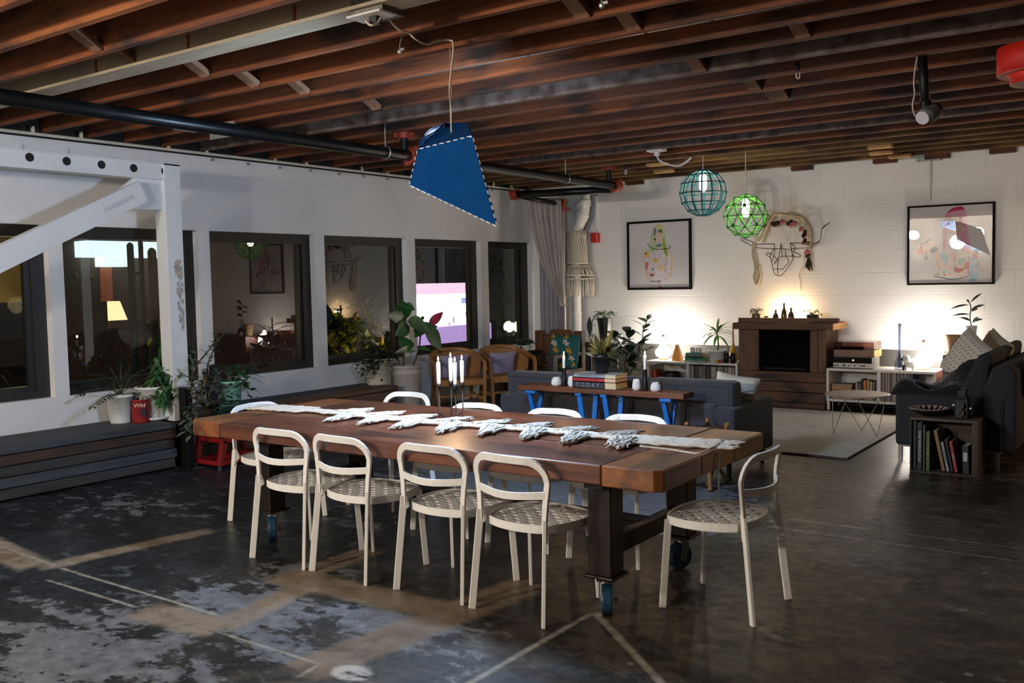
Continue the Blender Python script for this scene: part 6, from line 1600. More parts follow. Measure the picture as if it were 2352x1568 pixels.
D2 = [('d9a2b4', 'p', [(690, 440), (760, 290), (860, 215), (1000, 215), (1070, 320), (1085, 560), (1130, 760), (1160, 900), (1100, 1020), (1000, 860), (960, 700), (860, 660), (780, 640), (740, 860), (680, 880), (700, 640)]),
      ('b8325c', 'p', [(730, 310), (860, 220), (1000, 205), (1030, 260), (920, 270), (800, 290)]), ('d06a8a', 'p', [(960, 800), (1080, 780), (1150, 900), (1090, 990), (990, 900)]), ('c98a9a', 'p', [(690, 430), (780, 330), (760, 600), (730, 860), (690, 860)]),
      ('c9ad9a', 'p', [(780, 400), (860, 350), (980, 400), (1010, 520), (940, 640), (850, 640), (790, 520)]), ('6f6a68', 'p', [(790, 410), (850, 390), (850, 460), (810, 520)]), ('b09a86', 'l', [(900, 380), (905, 470), (930, 500)], .008), ('9a8478', 'l', [(950, 420), (1000, 430)], .008),
      ('9ab0ac', 'p', [(860, 680), (930, 680), (940, 860), (890, 910), (840, 820)]), ('c8a06a', 'l', [(790, 800), (830, 900), (900, 960), (950, 860)], .010), ('33322e', 'p', [(880, 970), (930, 960), (920, 1030), (890, 1010)]),
      ('e2c0ae', 'p', [(180, 830), (260, 800), (420, 740), (560, 780), (620, 880), (540, 940), (380, 950), (240, 950)]), ('e0705a', 'p', [(250, 880), (330, 850), (350, 950), (260, 950)]), ('3f4660', 'p', [(470, 880), (560, 830), (610, 880), (540, 940), (480, 930)]), ('a8b8b8', 'p', [(170, 820), (220, 800), (210, 880), (180, 890)]), ('1d1d1c', 'l', [(310, 800), (350, 940), (400, 1030), (425, 1010), (400, 900)], .009), ('1d1d1c', 'l', [(300, 790), (400, 760), (480, 700)], .007),
      ('dccabf', 'p', [(580, 940), (700, 900), (880, 960), (1000, 920), (1120, 960), (1130, 1120), (1100, 1330), (900, 1340), (640, 1310), (620, 1150)]), ('a9c4c4', 'p', [(650, 950), (760, 960), (780, 1080), (690, 1080)]), ('a9c4c4', 'p', [(930, 1060), (1040, 1020), (1060, 1110), (960, 1130)]), ('e0806a', 'p', [(1060, 1130), (1120, 1080), (1120, 1200), (1070, 1200)]),
      ('e8b070', 'l', [(560, 950), (600, 1080), (640, 1200)], .014), ('e09a50', 'p', [(870, 1030), (910, 1040), (900, 1080), (880, 1070)]), ('c86a5a', 'p', [(890, 1180), (1000, 1200), (1080, 1190), (980, 1260), (900, 1250)]), ('8fbfc4', 'p', [(680, 1230), (740, 1220), (730, 1280), (690, 1270)]), ('8a9a6a', 'l', [(880, 1080), (890, 1180), (880, 1260)], .008), ('e08a5a', 'p', [(690, 1290), (750, 1280), (720, 1310)]),
      ('b8c6d2', 'p', [(1150, 1040), (1230, 1030), (1290, 1200), (1250, 1420), (1130, 1420), (1120, 1200)]), ('8fc8cc', 'p', [(1140, 1310), (1240, 1310), (1240, 1380), (1150, 1380)]), ('4a3f44', 'p', [(1215, 900), (1270, 910), (1270, 980), (1220, 980)]), ('c05a6a', 'p', [(1170, 930), (1220, 960), (1260, 1040), (1180, 1020)]), ('e0a070', 'l', [(1280, 1080), (1300, 1220), (1400, 1240)], .010), ('c06a8a', 'l', [(1130, 1000), (1110, 1150), (1110, 1350)], .010),
      ('1d1d1c', 'l', [(545, 1335), (580, 1325), (700, 1345), (830, 1372), (950, 1360), (1100, 1335)], .007), ('1d1d1c', 'l', [(550, 1292), (600, 1285), (655, 1295)], .005)]
picture([(2083, 474), (2285, 462), (2283, 653), (2084, 654)], 'black-framed drawing of a figure with long pink hair, above the right cabinet', .022, (118, 188, 1495, 1425, D2), 0)

# ------------------------------------------------------------------ wire bull head and its garland
yw = YB-.03
def W(u, v, dy=0): return at(1700+u/6.817, 460+v/6.817, y=yw-dy)
WIRE = mat('bent_wire', '3a342c', .5, .5)
t = T('wire_bull_head', 'wire sculpture of a bull head on the wall above the mantel', 'sculpture', W(640, 760))
def wl(m, pts, r=.0045, sm=True):
    pts = [W(*p) for p in pts]; m.tube(smoothpath(pts, 4) if sm else pts, r, 5)
m = M()
wl(m, [(470, 890, .02), (500, 1000, .06), (530, 1130, .1), (570, 1170, .12), (610, 1180, .13), (660, 1160, .12), (740, 1060, .08), (820, 930, .03), (815, 830, .02), (770, 770, .02), (560, 755, .02), (500, 800, .02), (470, 890, .02)])
wl(m, [(530, 680, .01), (540, 800, .03), (500, 960, .04)]); wl(m, [(640, 670, .01), (620, 800, .05), (590, 1000, .12), (590, 1160, .14)]); wl(m, [(640, 680, .01), (655, 870, .05), (610, 890, .06), (540, 980, .05)]); wl(m, [(780, 670, .01), (810, 800, .03), (820, 890, .03)])
wl(m, [(530, 1080, .1), (600, 1070, .14), (660, 1085, .12)]); wl(m, [(660, 1085, .12), (760, 960, .06), (715, 870, .05), (710, 760, .03)]); wl(m, [(655, 880, .05), (720, 872, .05), (815, 875, .02)]); wl(m, [(520, 860, .03), (575, 930, .05), (530, 1000, .06)])
part('head_wire', m, WIRE, t, True, True)
for s_, pts in ((1, [(540, 680), (400, 680), (250, 685), (200, 650), (120, 625), (20, 580)]), (1, [(540, 755), (380, 752), (240, 735), (120, 680), (0, 610)])):
    m = M(); wl(m, [p+(.02,) for p in pts]); part('horn', m, WIRE, t, True, True)
m = M(); wl(m, [(780, 670, .02), (900, 665, .02), (1060, 690, .04), (1140, 680, .05), (1250, 625, .08), (1275, 470, .1), (1285, 440, .1)]); wl(m, [(790, 755, .02), (1000, 745, .02), (1120, 730, .05), (1250, 640, .08)]); part('horn', m, WIRE, t, True, True)
m = M(); m.tube([W(1285, 440, .1), W(1340, 390, .1), W(1405, 340, .1)], [.009, .008, .004], 6); part('horn_tip', m, WIRE, t, True, True)
m = M(); wl(m, [(830, 810, .02), (900, 830, .05), (945, 870, .05), (880, 890, .04), (825, 860, .02)]); wl(m, [(780, 670, .02), (830, 700, .04), (860, 760, .05), (830, 800, .02)]); wl(m, [(470, 890, .02), (410, 850, .05), (440, 820, .04), (500, 850, .02)]); part('ear', m, WIRE, t, True, True)
t = T('garland', 'cream yarn garland with dusky roses draped over the wire bull head', 'garland', W(640, 500))
YARN = mat('cream_yarn', 'c6b596', .95, var=.15, vscale=30, bump=.5, bscale=120)
m = M()
for k in range(9):
    pts = [(330-20*(k % 3)+rnd(-20, 20), 640+rnd(-10, 10)), (400+rnd(-20, 20), 420+rnd(-20, 20)), (500+rnd(-30, 30), 240+rnd(-30, 30)), (640+rnd(-20, 20), 215+rnd(-50, 50)), (800+rnd(-20, 20), 240+rnd(-50, 50)), (950+rnd(-20, 20), 290+rnd(-40, 40)), (1050+rnd(-25, 25), 420+rnd(-20, 20)), (1080+rnd(-20, 20), 640+rnd(-10, 10))]
    m.tube(smoothpath([W(p[0], p[1], .06+rnd(0, .05)) for p in pts], 5), rnd(.010, .016), 6)
for k in range(5):
    m.tube(smoothpath([W(220+rnd(-20, 20), 650, .04), W(210+rnd(-25, 25), 850, .05), W(245+rnd(-25, 25), 1000, .05), W(225+rnd(-25, 25), 1190, .05), W(265+rnd(-20, 20), 1310+rnd(-20, 20), .05), W(300+rnd(-20, 20), 1180, .05), W(285+rnd(-20, 20), 1000, .05)], 5), .010, 5)
    m.tube(smoothpath([W(1085+rnd(-20, 20), 640, .06), W(1060+rnd(-20, 20), 800, .06), W(1080+rnd(-15, 15), 1000, .05), W(1075+rnd(-10, 10), 1100, .04)], 5), .009, 5)
m.tube(smoothpath([W(1010, 850, .05), W(1000, 1010, .05), W(930, 1150, .04), W(950, 1300, .04), W(940, 1420, .03)], 5), .007, 5).tube(smoothpath([W(330, 600, .05), W(235, 560, .05), W(215, 640, .05)], 4), .009, 5)
part('yarn', m, YARN, t, True, True)
ROSE = mat('dusty_rose', 'b56a62', .9, var=.2, vscale=30); WINE = mat('dried_wine_petal', '3a1518', .9, var=.2); GREY = mat('dried_leaf', '3b3a26', .9)
def rose(u, v, r, mt, dy=.09):
    m = M(); c = W(u, v, dy)
    for k in range(9):
        a_ = k*2.4; rr = r*(.35+.65*k/9); m.sphere(c+V((math.cos(a_)*rr*.55, -.006*(9-k)/9, math.sin(a_)*rr*.55)), rr*.55, 7, 5, (1, .6, 1))
    part('rose', m, mt, t, True, True)
for u, v, r, mt in ((500, 365, .04, WINE), (545, 370, .055, WINE), (590, 350, .045, WINE), (660, 335, .055, ROSE), (755, 365, .04, WINE), (795, 330, .04, WINE), (800, 380, .05, ROSE), (850, 360, .05, ROSE), (950, 445, .05, ROSE), (1025, 495, .05, WINE), (1000, 545, .05, WINE), (1015, 635, .055, WINE), (980, 670, .035, ROSE), (1040, 820, .06, ROSE), (1055, 860, .05, WINE), (490, 385, .03, ROSE)): rose(u, v, r*.8, mt)
m = M()
for k in range(16): q = W(1070+rnd(-30, 30), 870+k*9, .06); m.leaf(q, (rnd(-.4, .4), -.2, -1), .10, .03, .1)
for k in range(20): q = W(rnd(480, 1080), 0, 0); a_ = rnd(0, 1); u = 480+a_*560; v = 330+(max(0, a_-.55)*2)**2*420+rnd(-20, 20); m.leaf(W(u+rnd(-10, 30), v, .08), (rnd(-1, 1), -.3, rnd(-1, .6)), .06, .025, .2)
part('dried_leaves', m, GREY, t, True)

# ------------------------------------------------------------------ corner: pipes, macrame, curtain, alarm
PIPEW = mat('white_pipe_paint', 'd8d4cf', .4, var=.03)
yv = 11.5
def pp(px, py, y=yv): return at(px, py, y=y)
t = T('drain_pipe', 'thick white bent drain pipe in the corner running from ceiling to floor', 'pipe', (pp(1320, 740).x, yv, 0))
z_ = lambda px, py: pp(px, py)
p0 = pp(1345, 430); p0 = V((p0.x, yv, 2.96)); b1, b2, b3 = pp(1344, 470), pp(1341, 495), pp(1322, 545); low = V((b3.x, yv, 0))
m = M().tube(smoothpath([p0, b1, b2, pp(1330, 520), b3, b3-V((0, 0, .1))], 5)+[low], .068, 20); part('pipe', m, PIPEW, t, True, True)
part('collar', M().cyl(b1+V((0, 0, .06)), b1-V((0, 0, .02)), .082, 20).cyl(b2+V((.01, 0, .03)), b2-V((.03, 0, .05)), .078, 20), PIPEW, t, True)
part('collar', M().cyl((low.x, yv, pp(1320, 717).z), (low.x, yv, pp(1320, 722).z), .074, 20), PIPEW, t, True)
t = T('standpipe', 'slim white standpipe beside the curtain with a red coupling at its top', 'pipe', (at(1292, 740, y=11.25).x, 11.25, 0))
px_ = at(1293, 600, y=11.25).x; zt = at(1297, 478, y=11.25).z
part('pipe', M().cyl((px_, 11.25, 0), (px_, 11.25, zt), .032, 16), PIPEW, t, True, True)
REDC = mat('red_coupling', '8a2f1c', .5, var=.25, vscale=18)
def coupling(m, c, ax, r, w_=.05):
    c = V(c); ax = V(ax).normalized(); m.cyl(c-ax*w_, c+ax*w_, r*1.35, 16); o = ax.orthogonal().normalized()
    for s_ in (-1, 1): m.box(c+o*s_*r*1.5, (.045, .045, .045))
    return m
part('coupling', coupling(M(), (px_, 11.25, zt), (0, 0, 1), .04, .035), REDC, t, True)
ROPE2 = mat('macrame_cord', 'cfc6b6', .92, bump=.6, bscale=150, var=.08, vscale=40)
t = T('macrame_hanging', 'cream macrame skirt tied around the white drain pipe', 'wall hanging', (low.x, yv, pp(1325, 672).z))
cxm = V((low.x+.01, yv, 0)); zs_ = [pp(1325, v).z for v in (531, 605, 612, 632, 640, 676)]; rs_ = [.135, .155, .165, .235, .24, .235]
part('band', M().lathe([(rs_[0], zs_[0]), (rs_[0]*.9, zs_[0]-.01), (.11, zs_[0]-.02)], 24, cxm), ROPE2, t, True)
m = M(); ns = 44
for k in range(ns):
    a_ = 2*pi*k/ns; w_ = .05
    pts = [(rs_[0]+.004, zs_[0], a_)]+[(rs_[0]+(rs_[1]-rs_[0])*f, zs_[0]+(zs_[1]-zs_[0])*f, a_+w_*math.sin(f*16+(k % 2)*pi)*(1 if f < .7 else .3)) for f in (.1, .2, .3, .4, .5, .6, .7, .8, .9, 1)]
    m.tube([cxm+V((r*math.cos(b), r*math.sin(b), z)) for r, z, b in pts], .0085, 5)
part('knotted_panel', m, ROPE2, t, True, True)
m = M()
for z, r in ((zs_[1], rs_[1]), (zs_[2], rs_[2]), (zs_[3], rs_[3]), (zs_[4], rs_[4])):
    ring = [cxm+V(((r+.006*math.cos(k*pi))*math.cos(2*pi*k/60), (r+.006*math.cos(k*pi))*math.sin(2*pi*k/60), z+.006*math.sin(k*2.2))) for k in range(60)]; m.tube(ring, .012, 6, closed=True)
part('knot_row', m, ROPE2, t, True, True)
m = M()
for k in range(36):
    a_ = 2*pi*k/36; m.tube([cxm+V((rs_[2]*math.cos(a_), rs_[2]*math.sin(a_), zs_[2])), cxm+V((rs_[3]*math.cos(a_+.05*(-1)**k), rs_[3]*math.sin(a_+.05*(-1)**k), zs_[3]))], .010, 5)
part('flared_panel', m, ROPE2, t, True, True)
m = M()
for k in range(48):
    a_ = 2*pi*k/48+rnd(-.03, .03); r = rs_[4]; m.tube([cxm+V((r*math.cos(a_), r*math.sin(a_), zs_[4])), cxm+V((r*1.02*math.cos(a_+rnd(-.03, .03)), r*1.02*math.sin(a_), (zs_[4]+zs_[5])/2)), cxm+V((r*.99*math.cos(a_+rnd(-.05, .05)), r*.99*math.sin(a_), zs_[5]+rnd(-.04, .04)))], [.010, .009, .006], 5)
part('fringe', m, ROPE2, t, True, True)
# curtain drawn aside
yc_ = 11.12
CURT = mat('pale_curtain', 'b0a59d', .95, var=.12, vscale=5, sheen=.1); SHEER = mat('grey_sheer', '9c979c', .95, var=.08, vscale=5)
def A2(px, py, y): return at(px, py, y=y)
t = T('curtain', 'pale curtain tied back in the corner between the last window and the pipes', 'curtain', (A2(1275, 750, yc_).x, yc_, .0))
Lp = [(1207, 455), (1213, 500), (1224, 545), (1240, 600), (1262, 650), (1285, 685), (1291, 700)]; Rp = [(1288, 455), (1290, 500), (1292, 545), (1293, 600), (1294, 650), (1296, 685), (1296, 700)]
def edge(P, f):
    k = min(len(P)-2, int(f*(len(P)-1))); r = f*(len(P)-1)-k; return (P[k][0]+(P[k+1][0]-P[k][0])*r, P[k][1]+(P[k+1][1]-P[k][1])*r)
def drape(u, v):
    a, b = edge(Lp, v), edge(Rp, v); p = A2(a[0]+(b[0]-a[0])*u, a[1]+(b[1]-a[1])*u, yc_); amp = .045*(1-.7*v); p.y += amp*math.sin(u*2*pi*6.5+v*1.2)+amp*.4*math.sin(u*31); return p
part('drape', M().grid(drape, 90, 30), CURT, t, True, True, solid=.006)
part('tie', M().tube(arc(tuple(A2(1293, 701, yc_)), .05, 0, 360, 16)[:-1], .014, 6, closed=True), CURT, t, True, True)
q = A2(1293, 703, yc_)
def tail(u, v): return V((q.x-.05+.1*u-.17*v*(1-u)-.02, q.y+.03*math.sin(u*2*pi*3)*(.4+v), q.z-v*q.z*.985))
part('tail', M().grid(tail, 40, 16), mat('curtain_lower', '8f8489', .95, var=.1), t, True, True, solid=.006)
t = T('sheer_curtain', 'grey sheer curtain hanging straight beside the last window', 'curtain', (A2(1262, 750, 11.3).x, 11.3, 0))
xa, xb = A2(1240, 650, 11.35).x, A2(1290, 650, 11.35).x
part('drape', M().grid(lambda u, v: V((xa+(xb-xa)*u, 11.35+.03*math.sin(u*2*pi*5), 2.75-2.74*v)), 50, 6), SHEER, t, True, True, solid=.005)
t = T('fire_alarm', 'red fire alarm sounder on the white wall with a white conduit above it', 'alarm', at(1370, 557, y=YB))
a, b = at(1363, 535, y=YB), at(1379, 557, y=YB); cxa = (a.x+b.x)/2
part('body', M().b2((a.x, YB-.09, b.z), (b.x, YB, a.z)), mat('alarm_red', 'b01d16', .35, var=.1), t, True, bev=.012)
part('conduit', M().b2((cxa-.014, YB-.025, a.z), (cxa+.014, YB, at(1370, 447, y=YB).z)), PIPEW, t, True)
t = T('wall_conduit', 'thin white conduit dropping from the ceiling to the pink-haired drawing', 'conduit', at(2140, 466, y=YB))
a, b = at(2137, 366, y=YB), at(2143, 462, y=YB)
part('pipe', M().cyl((a.x, YB-.015, 2.93), (a.x, YB-.015, b.z), .011, 8).cyl((a.x, YB-.015, 2.93), (a.x, YB-.015, at(2140, 425, y=YB).z), .018, 8), PIPEW, t, True); part('box', M().b2((a.x-.14, YB-.05, 2.88), (a.x+.12, YB-.0, 2.93)), mat('galvanised', '6d6a62'), t, True)

# ------------------------------------------------------------------ sprinkler pipes
BP = mat('black_iron_pipe', '17191c', .35, .5, var=.2, vscale=12)
zp = 2.75; pa, pb = V((-5.72, .3, zp)), V((at(1415, 427, z=zp).x, at(1415, 427, z=zp).y, zp))
pa.x = -5.72+(pb.x+5.72)*-.1
t = T('sprinkler_pipe', 'long black sprinkler main hung under the joists parallel to the window wall', 'pipe', pa)
part('pipe', M().cyl(pa, pb, .048, 20), BP, t, True, True)
def onp(py0):
    best = None
    for k in range(400):
        p = pa.lerp(pb, k/400); d = p-CPOS; x = CW/2+FPX*d.dot(RT)/d.dot(FW)
        if best is None or abs(x-py0) < best[0]: best = (abs(x-py0), p)
    return best[1]
c = onp(948); part('coupling', coupling(M(), c, pb-pa, .052), REDC, t, True); part('coupling', coupling(M(), pb, pb-pa, .052, .06), REDC, t, True)
c = onp(928); part('riser', M().cyl(c, (c.x, c.y, ZJ+.2), .035, 14), BP, t, True); part('coupling', coupling(M(), (c.x, c.y, ZJ-.02), (0, 0, 1), .04, .03), REDC, t, True)
for px in (887, 1300):
    c = onp(px); part('hanger', M().cyl((c.x, c.y, zp+.05), (c.x, c.y, ZJ+.05), .006, 8).tube([c+V((math.cos(R_(a_))*.058, 0, math.sin(R_(a_))*.058)) for a_ in range(0, 360, 24)], .006, 6, closed=True), mat('zinc_hanger', '8d8f92', .4, .8), t, True)
c = onp(1400); part('riser', M().cyl(c, (c.x, c.y, ZJ+.1), .035, 14), BP, t, True); part('coupling', coupling(M(), (c.x, c.y, ZJ+.0), (0, 0, 1), .045, .02), REDC, t, True)
pc = V((at(1183, 447, z=zp-.06).x, pb.y-.05, zp-.06)); pc.x = at(1183, 447, y=pc.y).x; pc.z = at(1183, 447, y=pc.y).z
t = T('sprinkler_pipe', 'short black pipe crossing from the red elbow to the curtain corner', 'pipe', pb)
part('pipe', M().cyl(pb+V((-.06, -.01, -.04)), pc, .048, 20), BP, t, True, True); part('coupling', coupling(M(), pc, (1, 0, 0), .05), REDC, t, True)
part('sprinkler_head', M().cyl(pb.lerp(pc, .18)+V((0, 0, -.04)), pb.lerp(pc, .18)+V((0, 0, -.1)), .014, 10), BP, t, True)
t = T('sprinkler_pipe', 'dark pipe running from the corner coupling to the white standpipe', 'pipe', pc)
part('pipe', M().cyl(pc+V((.05, .03, -.02)), (px_, 11.25, zt+.05), .032, 16), BP, t, True, True); part('coupling', coupling(M(), (px_, 11.22, zt+.07), (0, 1, 0), .034, .03), REDC, t, True)
# thin conduit along a joist and its clips
ZN = mat('bright_conduit', 'b9b6b0', .3, .8)
yc2 = 5.085
c = at(1470, 76, y=yc2); zc_ = c.z
t = T('ceiling_conduit', 'thin bright conduit clipped along a joist over the table', 'conduit', (-3, yc2, zc_))
xa, xb = at(640, 245, y=yc2).x, 1.0
part('pipe', M().cyl((xa, yc2, zc_), (xb, yc2, zc_), .012, 10), ZN, t, True, True)
for k in range(13): x = xa+.3+k*.42; part('clip', M().b2((x-.008, yc2-.016, zc_-.016), (x+.008, yc2+.016, zc_+.016)), mat('zinc_hanger', '8d8f92'), t, True)
c = at(513, 283, z=ZJ); one('wall_plate', M().b2((c.x-.16, c.y-.02, ZJ-.12), (c.x+.16, c.y, ZJ)), mat('pale_plate', '8c8a88', .5, var=.1), 'pale rectangular plate on a joist above the black sprinkler main', 'plate')
c = at(450, 294, z=ZJ-.05); one('return_vent', M().b2((c.x-.16, c.y-.10, ZJ-.06), (c.x+.16, c.y+.10, ZJ-.02)), mat('pale_plate', '8c8a88'), 'small pale ceiling vent beside the black sprinkler main', 'vent')

# ------------------------------------------------------------------ globe pendants over the lounge
def globe_center(px, py, pcord):
    y = at(px, pcord, z=ZJ-.01).y; return at(px, py, y=y), y
TEAL = mat('teal_cord', '0b5a60', .55, var=.15); LIME = mat('lime_cord', '4c9a34', .55, var=.15); LIMED = mat('green_disc', '236a1c', .5)
gc, gy = globe_center(1615, 443, 362); s_ = (gc-CPOS).dot(FW)/FPX; R0 = 53*s_
t = T('globe_pendant', 'teal globe pendant woven as a square grid', 'lamp', (gc.x, gy, gc.z-R0))
m = M(); nm = 14; lats = [-75, -50, -25, 0, 25, 50, 75]
def sp(la, lo, r=R0): la, lo = R_(la), R_(lo); return gc+V((math.cos(la)*math.cos(lo), math.cos(la)*math.sin(lo), math.sin(la)))*r
for k in range(nm): m.tube([sp(l, 360*k/nm+8) for l in [-75]+lats[1:]], R0*.034, 6)
part('meridian_ribs', m, TEAL, t, True)
m = M()
for l in lats: m.tube([sp(l, 360*k/nm+8, R0*.985) for k in range(nm)], R0*(.028 if abs(l) < 60 else .05), 6, closed=True)
part('ring_ribs', m, TEAL, t, True)
m = M()
for l in lats[1:-1]:
    for k in range(nm): m.sphere(sp(l, 360*k/nm+8, R0*1.0), R0*.055, 6, 4)
part('knots', m, mat('teal_knot', '0a4a4e', .5), t, True)
BULB = emit('bulb_warm_white', 'fff4e2', 14)
part('bulb', M().lathe([(1e-4, -.11), (.03, -.10), (.042, -.05), (.042, .05), (.03, .09)], 16, gc+V((0, 0, R0*.45))), BULB, t, True, True)
part('cord', M().cyl(gc+V((0, 0, R0*.45+.09)), (gc.x, gy, ZJ+.02), .005, 6), CORDM, t, True); point('bulb_light', gc+V((0, 0, R0*.2)), 7, (1, .92, .8), .05, t)
gc2, gy2 = globe_center(1713, 496, 352); s_ = (gc2-CPOS).dot(FW)/FPX; R1 = 49*s_
t = T('globe_pendant', 'lime green globe pendant woven in triangles', 'lamp', (gc2.x, gy2, gc2.z-R1))
import bmesh
bm = bmesh.new(); bmesh.ops.create_icosphere(bm, subdivisions=2, radius=R1)
m = M(); md = []
for e in bm.edges: m.tube([gc2+e.verts[0].co, gc2+e.verts[1].co], R1*.026, 5)
for v in bm.verts:
    n = v.co.normalized(); md.append(M().cyl(gc2+v.co-n*.006, gc2+v.co+n*.008, R1*(.085 if len(v.link_edges) == 5 else .055), 10))
bm.free()
part('ribs', m, LIME, t, True); [part('disc', q, LIMED, t, True) for q in md]
part('bulb', M().lathe([(1e-4, -.10), (.03, -.09), (.04, -.04), (.04, .04), (.026, .09)], 16, gc2+V((0, 0, R1*.38))), BULB, t, True, True)
part('cord', M().cyl(gc2+V((0, 0, R1*.38+.09)), (gc2.x, gy2, ZJ+.02), .005, 6), CORDM, t, True); point('bulb_light', gc2+V((0, 0, R1*.15)), 6, (1, .92, .8), .05, t)
t = T('extension_cord', 'white extension cord sagging from a ceiling outlet towards the globe pendants', 'cord', at(1510, 348, z=ZJ))
yy = at(1510, 345, z=ZJ).y
part('cord', M().tube(smoothpath([at(px, py, y=yy) for px, py in ((1507, 346), (1512, 365), (1524, 374), (1540, 379), (1556, 381), (1570, 376), (1588, 362))], 5), .011, 6), mat('white_plastic', 'd7d3d2'), t, True, True)
c = at(1508, 345, y=yy); part('outlet', M().b2((c.x-.09, yy-.06, ZJ-.015), (c.x+.09, yy+.06, ZJ+.02)).b2((c.x-.02, yy-.02, ZJ-.06), (c.x+.03, yy+.02, ZJ-.015)), mat('white_plastic', 'd7d3d2'), t, True, bev=.004)

# ------------------------------------------------------------------ ceiling fittings
def socket(px, py0, py1, py2, y, label):
    a, b, c = at(px, py0, y=y), at(px, py1, y=y), at(px, py2, y=y); r = (a.z-c.z)*.17
    t = T('bare_socket', label, 'light fitting', a, 0, 'black lamp sockets under the joists')
    part('socket', M().lathe([(r*.8, b.z), (r, b.z+.004), (r, (a.z*2+b.z)/3), (r*.55, a.z), (r*.55, max(a.z, ZJ+.03))], 16, (a.x, y, 0)), MATBLK, t, True, True)
    zc = (b.z+c.z)/2; part('bulb_cage', M().tube([(a.x+math.cos(k*.52)*r*.6, y, zc+math.sin(k*.52)*(b.z-c.z)*.48) for k in range(12)], r*.2, 6, closed=True), mat('white_plastic', 'd7d3d2'), t, True, True)
socket(1833, 138, 164, 181, 6.35, 'black lamp socket under the joists left of the hanging spotlight')
socket(968, 284, 298, 311, 6.8, 'black lamp socket just left of the cobalt pendant')
socket(1437, 379, 389, 401, 10.0, 'small black lamp socket above the red pipe elbow near the back wall')
for px, py, lab in ((918, 118, 'dangling spring clip under a joist left of the pendant cord'), (1382, 12, 'dangling spring clip under the joist at the top of the picture')):
    a = at(px+8, py-40, z=ZJ+.02); b = at(px, py, y=a.y)
    t = T('wire_clip', lab, 'clip', b); part('wire', M().tube([a, (a+b)/2+V((-.01, 0, 0)), b], .003, 5), ZN, t, True); part('clip', M().sphere(b, .016, 10, 6, (1, .7, 1)).box(b+V((.02, 0, .008)), (.03, .012, .012)), ZN, t, True)
# hanging spotlight
ysp = at(2117, 130, z=ZJ).y; a = at(2117, 130, y=ysp); b = at(2126, 246, y=ysp)
t = T('spotlight', 'wrapped spotlight head hanging on a black pole from the joists', 'lamp', b)
part('pole', M().cyl((a.x, ysp, ZJ+.05), b, .028, 14), MATBLK, t, True, True)
c0, c1 = at(2122, 262, y=ysp), at(2150, 256, y=ysp+.05); hd = at(2115, 276, y=ysp)
part('head', M().tube([at(2152, 254, y=ysp+.06), at(2143, 258, y=ysp+.03), at(2130, 263, y=ysp), at(2122, 268, y=ysp-.03)], [.05, .055, .058, .05], 18), mat('wrapped_tape', '5d5a55', .6, var=.5, vscale=30, bump=.5, bscale=40), t, True, True)
part('lens', M().tube([at(2122, 268, y=ysp-.03), at(2118, 271, y=ysp-.05)], [.045, .042], 18), mat('spot_lens', 'd8dade', .2, .3), t, True)
part('yoke', M().cyl(b+V((0, 0, .03)), b-V((0, 0, .06)), .034, 14), MATBLK, t, True)
part('cable', M().tube(smoothpath([at(px, py, y=ysp-.02) for px, py in ((2107, 130), (2101, 165), (2099, 195), (2101, 215), (2096, 240), (2100, 262), (2112, 274))], 5), .005, 6), CORDM, t, True, True)
# red drum lamp
c = at(2392, 130, y=6.0); s_ = (c-CPOS).dot(FW)/FPX; r = 92*s_
REDL = mat('red_drum_shade', 'c3200e', .6, var=.05, vscale=40)
t = T('drum_pendant', 'red two-tier drum pendant at the right edge under the joists', 'lamp', (c.x, 6.0, at(2392, 195, y=6.0).z))
z1, z0, z2 = at(2302, 118, y=6.0).z, at(2302, 178, y=6.0).z, at(2320, 198, y=6.0).z
part('upper_drum', M().lathe([(r, z0), (r, z1)], 48, (c.x, 6.0, 0)), REDL, t, True, True)
r2_ = r*.70; part('lower_drum', M().lathe([(r2_, z2), (r2_, z0+.04)], 48, (c.x, 6.0, 0)), REDL, t, True, True)
part('rim', M().lathe([(r2_, z0+.001), (r*.985, z0-.002), (r*.985, z0+.004)], 48, (c.x, 6.0, 0)).lathe([(r2_*.2, z2-.001), (r2_*.98, z2-.002)], 40, (c.x, 6.0, 0)), mat('blush_diffuser', 'c9897a', .7), t, True)
part('cord', M().cyl((c.x, 6.0, z1), (c.x, 6.0, ZJ+.1), .008, 8), MATBLK, t, True)

# ------------------------------------------------------------------ shaded table lamp just outside the frame, seen mirrored in the second window
pm_ = at(250, 735, x=-16.7); lx, lyy = -16.27-pm_.x, pm_.y; zsh = pm_.z; 
t = T('table_lamp', 'cream shaded table lamp beyond the dark sofa, mirrored in the window by the steel column', 'lamp', (lx, lyy, .0))
ztop = at(250, 692, x=-16.7).z
part('stem', M().lathe([(.14, 0), (.14, .02), (.02, .05), (.02, zsh)], 20, (lx, lyy, 0)), MATBLK, t, True, True)
part('lamp_shade', M().lathe([(.33, zsh), (.21, ztop)], 32, (lx, lyy, 0)), emit('glowing_shade', 'ffd9a0', 7), t, True, True)

